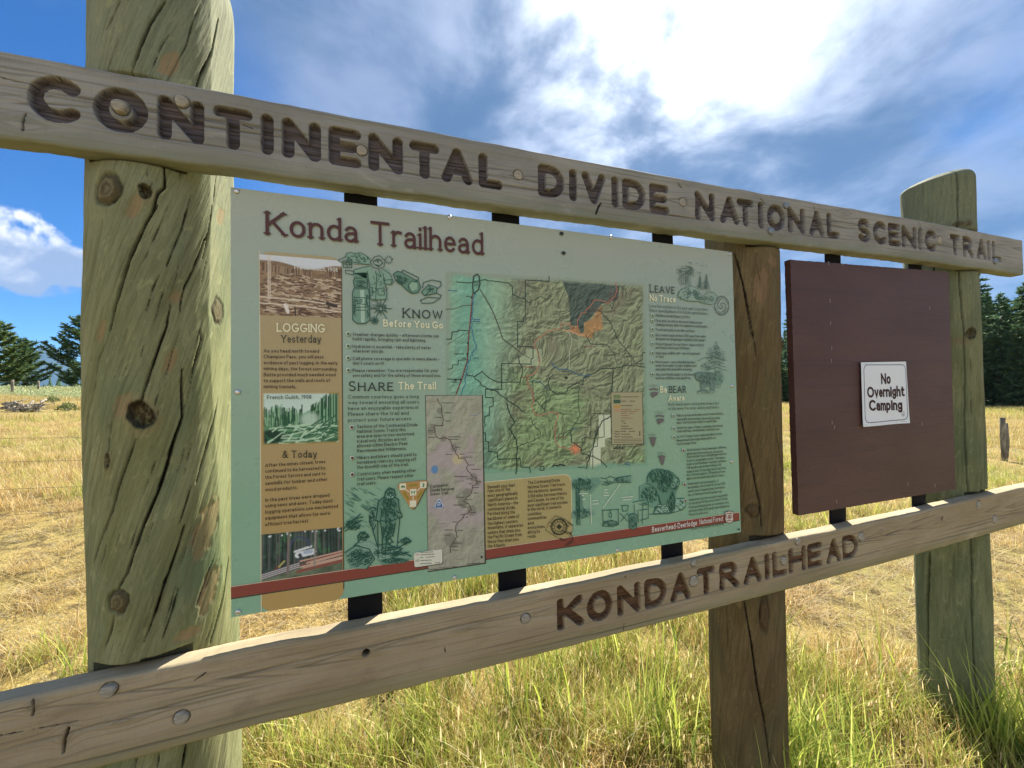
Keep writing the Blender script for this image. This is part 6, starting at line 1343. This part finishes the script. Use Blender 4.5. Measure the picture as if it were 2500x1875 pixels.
def grass_mix(p, lat, dep, r):
    g = fbm(p[:, 0]*.8+20, p[:, 1]*.8+20, 3, 31)-.10*sstep(r, 4, 12)+.05*sstep(lat, -.5, 3)*sstep(7-r, 0, 4)+.0
    k = RNG.random(len(r)); idx = np.where(g > .53, np.where(k < .26, 1, np.where(k < .56, 4, np.where(k < .61, 5, np.where(k < .86, 0, 2)))), np.where(g > .43, np.where(k < .40, 4, np.where(k < .50, 1, np.where(k < .80, 0, 2))), np.where(k < .46, 0, np.where(k < .62, 4, np.where(k < .78, 2, 3)))))
    return idx
pts = []; ids = []; scs = []
for (r0, r1, dn, s0, s1) in ((.25, 2.2, 320, .7, 1.15), (2.2, 4.5, 300, .7, 1.2), (4.5, 10, 130, .8, 1.3), (10, 20, 22, .9, 1.4)):
    p, lat, dep, r = ring_pts(r0, r1, dn, 1.9 if r1 < 11 else 1.5); idx = grass_mix(p, lat, dep, r)
    sc = RNG.uniform(s0, s1, len(r))
    bare = fbm(p[:, 0]*.9+3, p[:, 1]*.9+8, 3, 77)+.15*sstep(-lat, .2, 1.2)*sstep(5.0-r, 0, 2)*sstep(r, 1.2, 2.0)      # trampled, litter-strewn ground left of the sign
    idx = np.where((bare > .56) & (r < 6), np.where(RNG.random(len(r)) < .75, 3, 0), idx); sc = np.where(bare > .56, sc*.75, sc)
    keep = ((bare < .60) | (RNG.random(len(r)) < .28)) & ((r > 10) | (fbm(p[:, 0]*4+3, p[:, 1]*4+8, 2, 79) < .66))
    for (xp, yp) in ((-.135, .09), (1.33, .08), (2.37, .08)): keep &= np.hypot(p[:, 0]-xp, p[:, 1]-yp) > .125
    keep &= ~((np.hypot(lat, dep-0) < .45))
    keep &= ~((p[:, 1] < -.05) & (p[:, 1] > CAM[1]-.4) & (RNG.random(len(r)) < .35))
    sc = np.where((p[:, 1] < -.02), sc*.8, sc)
    pts.append(np.c_[p, terrain(p[:, 0], p[:, 1])-.006][keep]); ids.append(idx[keep]); scs.append(sc[keep])
for (x, y, n_, sg) in ((1.22, -.10, 7, .06), (1.46, .02, 9, .06), (1.16, .30, 10, .08), (2.32, -.06, 14, .12), (2.45, -.02, 12, .12), (2.62, .10, 8, .15), (1.62, .18, 8, .12), (2.8, -.1, 8, .18)):     # lush tufts at the posts' feet
    px, py = RNG.normal(x, sg, n_), RNG.normal(y, sg*.6, n_); keep = np.ones(n_, bool)
    for (xp, yp) in ((1.33, .08), (2.37, .08)): keep &= np.hypot(px-xp, py-yp) > .115
    pts.append(np.c_[px, py, terrain(px, py)-.006][keep]); ids.append(np.where(RNG.random(n_) < .5, 5, 1)[keep]); scs.append(RNG.uniform(.8, 1.15, n_)[keep])
def at_ground(u, v, lo=1, hi=200):
    d = ray(u, v)
    for t in np.geomspace(lo, hi, 900):
        P = CAM+d*t
        if P[2] < float(terrain(P[0], P[1])): return P
    return CAM+d*hi
FEATURES = [at_ground(u, v) for u, v in ((62, 1006), (40, 1006), (86, 1006), (165, 1004), (128, 983), (74, 966))]
for (r0, r1, dn, s0, s1) in ((18, 42, 1.6, .7, 1.15), (42, 110, .35, 1.4, 2.2)):
    p, lat, dep, r = ring_pts(r0, r1, dn, 1.5)
    ok = ~((lat < -12) & (dep > 23) & (RNG.random(len(r)) < .85))        # sagebrush takes over from the grass there
    for P in FEATURES:                                     # nothing tall between the camera and these
        dP = P[:2]-CAM[:2]; L = np.linalg.norm(dP); e_ = dP/L; al = (p-CAM[:2])@e_; ac = np.abs((p-CAM[:2])@np.array([-e_[1], e_[0]])); ok &= ~((al < L+1.2) & (al > L-4) & (ac < 1.0))
    p, lat, dep, r = p[ok], lat[ok], dep[ok], r[ok]; g = fbm(p[:, 0]*.12+5, p[:, 1]*.12, 3, 41)
    pts.append(np.c_[p, terrain(p[:, 0], p[:, 1])-.01]); ids.append(np.where((g > .53) | ((lat > 45) & (g > .45)), 7, 6)); scs.append(RNG.uniform(s0, s1, len(r)))
scatter('grass', PROTO, np.concatenate(pts), np.concatenate(ids), np.concatenate(scs))

# ------------------------------------------------------------------ woody plants
def barkb(c1, c2):
    def b(nt, bs):
        tc = nt.add('ShaderNodeTexCoord').outputs['Object']; n = nt.noise(nt.scalev(tc, (14, 14, 3)), 1.0, 5, .65, .5)
        nt.l.new(nt.mix(nt.ramp(n, .35, .65), c1, c2), bs.inputs['Base Color']); nt.l.new(nt.bump(n, .7, .03), bs.inputs['Normal'])
    return b
M_BARK = mat('pine_bark', rough=.9, spec=.15, build=barkb((.06, .048, .036), (.17, .145, .12)))
M_GREYW = mat('bleached_wood', rough=.85, spec=.2, build=barkb((.10, .085, .07), (.42, .38, .32)))
def cards(P, D, L, W, cols, r, jit=.25):
    """needle sprays: slim leaf-shaped cards at P along D"""
    n = len(P); D = D/np.linalg.norm(D, axis=1)[:, None]; u = r.normal(size=(n, 3)); S_ = np.cross(D, u); S_ /= np.linalg.norm(S_, axis=1)[:, None]+1e-9
    L = L*r.uniform(.6, 1.3, n)[:, None]; W = W*r.uniform(.6, 1.3, n)[:, None]
    V = np.stack([P, P+D*L*.45+S_*W, P+D*L, P+D*L*.45-S_*W], 1).reshape(-1, 3)
    c = np.array(cols)[r.integers(len(cols), size=n)]*r.uniform(.65, 1.25, n)[:, None]
    C = np.repeat(np.c_[c, np.ones(n)], 4, 0); F = np.arange(4*n).reshape(-1, 4)
    return V, F, C
def conifer(name, H, base, spread, nlimb, dens, seed, cols, up=0.1, droop=.2, taper=.8, cl=.42, cw=.05, bare=.0, ragged=.35, lean=0):
    r = np.random.default_rng(seed); tb = MB(); rt = H*.009+.05
    tp = [(lean*t*t*H+.01*H*math.sin(3*t+seed), .008*H*math.sin(2.3*t+seed), H*t) for t in np.linspace(0, 1, 9)]
    tb.tube(tp, [rt*(1-.93*t)+.012 for t in np.linspace(0, 1, 9)], 8)
    PP = []; DD = []
    for k in range(nlimb):
        t = (k+r.random())/nlimb; z = base*H+(1-base)*H*t; a = k*2.399+r.uniform(-.5, .5)
        prof = (1-t)**taper*(.35+.65*min(1, t*6+.25)); ln = spread*prof*r.uniform(1-ragged, 1.15)+.12*spread*.5
        if r.random() < bare: ln *= .35
        d = np.array([math.cos(a), math.sin(a)]); x0 = np.array([np.interp(z, [p[2] for p in tp], [p[0] for p in tp]), np.interp(z, [p[2] for p in tp], [p[1] for p in tp])])
        q = []
        for s_ in np.linspace(0, 1, 5): q.append((x0[0]+d[0]*ln*s_, x0[1]+d[1]*ln*s_, z+ln*(up*s_*s_*1.6-droop*s_*(1-.4*s_))))
        tb.tube(q, [rt*.26*(1-t*.6)*(1-.85*s_)+.006 for s_ in np.linspace(0, 1, 5)], 4, False)
        q = np.array(q); m = max(4, int(dens*ln))
        tt = r.uniform(.18, 1, m)**.8; pos = np.stack([np.interp(tt, np.linspace(0, 1, 5), q[:, i]) for i in range(3)], 1)
        side = r.normal(size=(m, 3))*np.array([1, 1, .35]); side += np.array([d[0], d[1], .25])*1.0
        pos += r.normal(size=(m, 3))*np.array([.10, .10, .05])*ln*.6*np.sqrt(np.clip(1-tt, .1, 1))[:, None]
        PP.append(pos); DD.append(side)
    PP = np.concatenate(PP); DD = np.concatenate(DD)
    top = np.stack([r.normal(0, .05, 20), r.normal(0, .05, 20), H*r.uniform(.93, 1.0, 20)], 1)+np.array([tp[-1][0], tp[-1][1], 0]); PP = np.concatenate([PP, top]); DD = np.concatenate([DD, r.normal(size=(20, 3))*.5+np.array([0, 0, .9])])
    V, F, C = cards(PP, DD, cl, cw, cols, r)
    return tb.mesh(name+'_trunk', M_BARK, True), mesh_np(name+'_crown', V, F, np.full(len(F), 4), M_LEAF, {'Col': C}, False)
NEED = [(.075, .145, .062), (.10, .175, .07), (.062, .12, .062), (.14, .195, .07)]
NEEDY = [(.13, .18, .045), (.16, .20, .05), (.09, .14, .04)]; NEEDB = [(.10, .195, .095), (.13, .225, .105), (.085, .165, .09), (.165, .245, .10)]
def tree(name, meshes, x, y, s, rz, label, group):
    e = empty(name, (x, y, float(terrain(x, y))-.05), label, 'tree', group); e.rotation_euler = (0, 0, rz); e.scale = (s, s, s*1.0)
    for nm, me in (('trunk', meshes[0]), ('crown', meshes[1])): link(nm, me, e)
    return e
def place(u, dep): lat = (u-IW/2)/FPX*dep; return ld(lat, dep)
# pines on the rise at the left
pA = conifer('pine', 8.6, .10, 3.6, 64, 88, 3, NEED+NEEDY, up=.30, droop=.12, taper=.55, cl=.46, cw=.075, ragged=.45)
pB = conifer('pine', 7.4, .08, 3.3, 60, 80, 5, NEED, up=.34, droop=.10, taper=.62, cl=.44, cw=.07, ragged=.5)
pC = conifer('pine', 9.4, .06, 4.0, 68, 80, 8, NEED, up=.36, droop=.10, taper=.6, cl=.46, cw=.07, ragged=.5)
for (ms, u, dep, s, rz, lb) in ((pA, -15, 46, .98, .3, 'olive-tinged spreading pine at the edge of the sagebrush rise'), (pB, 58, 50, .92, 1.1, 'dark open-branched pine standing alone on the sagebrush rise'), (pC, 205, 48, 1.0, 2.2, 'tall dark pine half hidden behind the green-tinged post')):
    x, y = place(u, dep); tree('pine_tree', ms, x, y, s, rz, lb, 'pines on the rise')
# conifer wood at the foot of the field
FV = [conifer('fir', H, b_, sp, nl_, dn*1.5, sd, NEEDB if sd % 2 else NEED, up=.05, droop=.28, taper=tp_, cl=.62, cw=.11, ragged=.35, bare=br_) for (H, b_, sp, nl_, dn, sd, tp_, br_) in ((21, .04, 3.0, 110, 36, 21, .8, .1), (18, .08, 2.8, 100, 36, 22, .75, .1), (23, .16, 2.5, 96, 36, 23, .6, .15), (13, .02, 2.8, 90, 36, 24, .85, .05), (22, .34, 2.1, 70, 34, 25, .5, .25))]
rt_ = np.random.default_rng(14); k = 0
LBF = {0: 'tall full-skirted conifer in the dark wood across the field', 1: 'mid-sized conifer in the dark wood across the field', 2: 'tall slender conifer with bare lower trunk in the dark wood across the field', 3: 'short bushy conifer at the front of the dark wood across the field', 4: 'thin lodgepole with a small high crown in the dark wood across the field'}
spots = []
for row, (dep, n_) in enumerate(((61, 22), (66, 30), (72, 36), (79, 38), (88, 38))):
    for i in range(n_):
        u = 1560+1150*(i+.5+rt_.uniform(-.35, .35))/n_
        spots.append((u, dep*(1+.12*math.sin(u*.004))+rt_.uniform(-2.5, 2.5), row))
for u, dep, row in spots:
    v_ = int(rt_.choice([0, 1, 2, 3, 4], p=[[.15, .2, .15, .4, .1], [.25, .25, .2, .15, .15], [.3, .2, .25, .05, .2], [.35, .2, .3, 0, .15], [.35, .2, .35, 0, .1]][row]))
    x, y = place(u, dep); s = rt_.uniform(.82, 1.12)*(1.0 if u > 2150 else .72+.28*max(0, (u-1850)/300))
    tree('conifer_tree', FV[v_], x, y, s, rt_.uniform(0, 6.28), LBF[v_], ('full-skirted conifers of the wood', 'mid-sized conifers of the wood', 'slender conifers of the wood', 'bushy conifers of the wood', 'lodgepoles of the wood')[v_])
# far belt of trees below the mountain: reads as one mass
PP = []; r = np.random.default_rng(3); V = []; F = []; C = []
for i in range(420):
    u = r.uniform(-500, 700); dep = r.uniform(170, 320); lat = (u-IW/2)/FPX*dep; x, y = ld(lat, dep); z0 = float(terrain(x, y)); H = r.uniform(5, 11); w = H*.2; col = np.array(NEEDB[r.integers(4)])*r.uniform(.9, 1.4)
    for k in range(7):
        zb = z0+H*k/7.5; rr = w*(1-k/7.2); n0 = len(V); m = 7
        for j in range(m): a = 6.283*j/m+r.uniform(0, .6); q = rr*r.uniform(.6, 1.25); V.append((x+q*math.cos(a), y+q*math.sin(a), zb-.1*H*r.random())); C.append((*col, 1))
        V.append((x, y, zb+H*.26)); C.append((*(col*1.2), 1))
        for j in range(m): F.append((n0+j, n0+(j+1) % m, n0+m))
link('far_trees', mesh_np('far_trees', np.array(V), np.array(F), np.full(len(F), 3), M_LEAF, {'Col': np.array(C)}, False), kind='stuff')
# mountain
M_MTN = mat('mountain_slopes', (.035, .055, .065), .95, .05)
mu, md_ = 128, 7000.0; n = 150; mm = 40
U = np.linspace(-1500, 1900, n); V = []
for j in range(mm):
    t = j/(mm-1)
    for i, u in enumerate(U):
        peak = 760*math.exp(-((u-mu)/60.0)**2)+430*math.exp(-((u-mu-190)/160.0)**2)+380*math.exp(-((u-mu+230)/170.0)**2)+300*math.exp(-((u-1100)/500.0)**2)
        hh = peak*(math.sin(t*math.pi/2)**1.3)*(1+.25*(float(fbm(np.array(u*.03), np.array(t*4.0), 4, 3))-.5)); dep = md_-1400*(1-t); lat = (u-IW/2)/FPX*md_; x, y = ld(lat*(dep/md_)**.3, dep); V.append((x, y, -30+hh))
Q = quads(mm, n); link('mountain', mesh_np('mountain', np.array(V), Q, np.full(len(Q), 4), M_MTN), kind='structure')

# sagebrush on the rise, three green shrubs
def bush(n, R, H, cols, seed, cl, cw):
    r = np.random.default_rng(seed); a = r.random(n)*6.283; q = np.sqrt(r.random(n)); z = r.random(n)**.7
    P = np.stack([R*q*np.cos(a)*(1-.35*z), R*q*np.sin(a)*(1-.35*z), H*z*(1-.5*q*q)], 1)+r.normal(0, .06*R, (n, 3)); P[:, 2] = np.abs(P[:, 2])
    D = np.stack([np.cos(a)*q, np.sin(a)*q, .7+r.random(n)], 1); V, F, C = cards(P, D, cl, cw, cols, r); tb = MB()
    for k in range(7):
        b = 6.283*k/7+r.random(); e = R*.6; tb.tube([(0, 0, -.05), (e*.4*math.cos(b), e*.4*math.sin(b), H*.3), (e*math.cos(b), e*math.sin(b), H*.75)], [.02, .014, .005], 5)
    return tb.mesh('stem', M_GREYW, True), mesh_np('foliage', V, F, np.full(len(F), 4), M_GRASS, {'Col': C}, False)
SAGE = [(.38, .45, .24), (.46, .52, .30), (.31, .37, .18), (.56, .57, .36)]
sg = [bpy.data.objects.new('sage_clump', bush(260, .7, .6, SAGE, s_, .14, .03)[1]) for s_ in (1, 2, 3)]
n_ = 2600; n_ = 5200; lat = -RNG.uniform(6, 95, n_); dep = RNG.uniform(23, 75, n_); keep = (np.abs(lat/dep) < 1.9) & (dep > 15+.12*lat*0) & (fbm(lat*.12+30, dep*.12, 3, 4) > .40); ang_ = lat/dep; keep2 = ~((dep < 37) & (fbm(lat*.5+3, dep*.5, 2, 9) < .36)); lat, dep, keep2 = lat[keep], dep[keep], keep2[keep]; lat, dep = lat[keep2], dep[keep2]
p = CAM[:2]+lat[:, None]*RIGHT2+dep[:, None]*FWD2
scatter('sagebrush', sg, np.c_[p, terrain(p[:, 0], p[:, 1])-.05], RNG.integers(0, 3, len(p)), RNG.uniform(.6, 1.2, len(p))*np.where(dep < 37, .62, 1.0))
for i, (u, v, w, lb) in enumerate(((165, 1004, 48, 'dark green low shrub in dry grass beside the green-tinged post'), (128, 983, 34, 'small olive shrub in front of the wire fence, beyond the brush pile'), (74, 966, 26, 'pale green bush at the foot of the fence line'))):
    P = at_ground(u, v); dep = (P-CAM)@R3[2]; R_ = w*dep/FPX*.42; ms = bush(420, R_, R_*1.0, [(.12, .17, .05), (.17, .22, .07), (.09, .13, .04)] if i < 2 else SAGE, 40+i, R_*.22, R_*.05)
    e = empty('shrub', tuple(P), lb, 'shrub', 'green shrubs'); link('stem', ms[0], e); link('foliage', ms[1], e)
# brush pile of bleached branches
P = at_ground(62, 1006); dep = (P-CAM)@R3[2]; sc_ = dep/FPX; e = empty('brush_pile', tuple(P), 'low heap of bleached dead branches lying in the dry grass', 'brush pile'); r = np.random.default_rng(6)
rx = np.array([*RIGHT2, 0]); fy_ = np.array([*FWD2, 0])
for k in range(46):
    L = r.uniform(15, 60)*sc_; c0 = rx*r.uniform(-40, 36)*sc_+fy_*r.uniform(-14, 14)*sc_+np.array([0, 0, abs(r.normal(0, 9))*sc_+.08]); a = r.normal(0, .3); b = r.normal(0, .8); dr = rx*math.cos(a)*math.cos(b)+fy_*math.sin(b)*math.cos(a)+np.array([0, 0, math.sin(a)])
    if k < 6: c0 = rx*r.uniform(-42, -22)*sc_+np.array([0, 0, r.uniform(16, 26)*sc_]); dr = rx+np.array([0, 0, r.uniform(.0, .35)]); L = r.uniform(22, 34)*sc_
    q = [c0-dr*L*.5, c0-dr*L*.15+r.normal(0, .03, 3), c0+dr*L*.2+r.normal(0, .03, 3), c0+dr*L*.5+np.array([0, 0, -.02])]
    q = [np.array([p_[0], p_[1], max(p_[2], -.02)]) for p_ in q]; w = r.uniform(.7, 2.6)*sc_*1.2
    tb = MB(); tb.tube(q, [w, w*.9, w*.7, w*.35], 6); link('branch', tb.mesh('branch', M_GREYW, True), e)

# ------------------------------------------------------------------ fences
M_FPOST = mat('grey_fence_post', rough=.9, spec=.15, build=barkb((.10, .09, .07), (.30, .27, .21))); M_WIRE = mat('dull_wire', (.16, .14, .12), .6, .4, metal=.6)
def fpost(parent, x, y, h, r, seed, tilt=(0, 0), name='post'):
    z = float(terrain(x, y)); tb = MB(); n_ = 5; rr = np.random.default_rng(seed)
    tb.tube([(x+tilt[0]*t*h+rr.normal(0, .004), y+tilt[1]*t*h, z-.3*(t == 0)+h*t) for t in np.linspace(0, 1, n_)], [r*(1.05-.12*t)*rr.uniform(.95, 1.05) for t in np.linspace(0, 1, n_)], 10)
    return child(name, tb.mesh(name, M_FPOST, True), parent)
# near fence, parallel to the sign: visible wires at the left, a post at the right
A = at_depth(100, 1068.5, 3.2); Bp = at_depth(2452, 1140, 8.3)
near = empty('wire_fence', (A[0], A[1], float(terrain(A[0], A[1]))), 'four-strand wire fence running behind the sign with weathered posts', 'fence')
dirn = (Bp[:2]-A[:2]); Ltot = np.linalg.norm(dirn); dirn /= Ltot
def along(u0):                                         # distance along the fence where it passes behind a given part of the sign
    return min(np.linspace(0, Ltot, 400), key=lambda q_: abs(proj((*(A[:2]+dirn*q_), -.8))[0]-u0))
for s_, nm in ((-3.2, 0), (along(1060), 1), (along(2090), 2), (Ltot, 3), (Ltot+4.5, 4)):
    x, y = A[:2]+dirn*s_; fpost(near, x, y, .92, .045, 60+nm)
x, y = Bp[:2]+np.array([.09, -.03]); z = float(terrain(x, y)); tb = MB(); tb.tube([(x-.10, y, z-.1), (x, y, z+.38), (x+.04, y+.02, z+.80)], [.022, .026, .02], 7); child('stake', tb.mesh('stake', M_FPOST, True), near, 'dark thin stake leaning on the end post')
h0 = float(terrain(A[0], A[1]))
for v in (1068.5, 1125, 1190, 1251):
    hh = at_depth(100, v, 3.2)[2]-h0; tb = MB(); q = []
    for s_ in np.linspace(-3.2, Ltot+4.5, 60):
        x, y = A[:2]+dirn*s_; q.append((x, y, float(terrain(x, y, False))+.0+hh+(h0-float(terrain(A[0], A[1], False)))*1.0-.02*abs(math.sin(s_*.8))))
    tb.tube(q, .0016, 5, False); child('wire', tb.mesh('wire', M_WIRE, True), near)
# far fence lines across the sagebrush
def far_fence(us, h, lb):
    ends = [at_ground(u, v) for u, v in us]; e = empty('wire_fence', tuple(ends[0]), lb, 'fence'); 
    for i, P in enumerate(ends): fpost(e, P[0], P[1], h, .085, 80+i, (RNG.normal(0, .03), 0))
    for hh in (.35, .7, 1.0):
        tb = MB(); tb.tube([(P[0], P[1], P[2]+hh) for P in ends], .004, 4, False); child('wire', tb.mesh('wire', M_WIRE, True), e)
far_fence([(-90, 978), (-30, 971), (29.7, 964.6), (94.4, 958.5), (144, 955.5), (184.5, 953.5), (230, 951)], 1.15, 'far wire fence with grey posts below the pines')

# ------------------------------------------------------------------ air
HAZE = 0.00004
hb = MB(); hb.box((-9500, -9500, -60), (9500, 9500, 900)); hm = bpy.data.materials.new('haze_air'); hm.use_nodes = True; hm.node_tree.nodes.remove(hm.node_tree.nodes['Principled BSDF'])
pv = hm.node_tree.nodes.new('ShaderNodeVolumePrincipled'); pv.inputs['Color'].default_value = (.30, .58, 1.0, 1); pv.inputs['Density'].default_value = HAZE; pv.inputs['Anisotropy'].default_value = 0.2
hm.node_tree.links.new(pv.outputs[0], hm.node_tree.nodes['Material Output'].inputs['Volume'])
if HAZE > 0: link('haze', hb.mesh('haze', hm), kind='stuff')
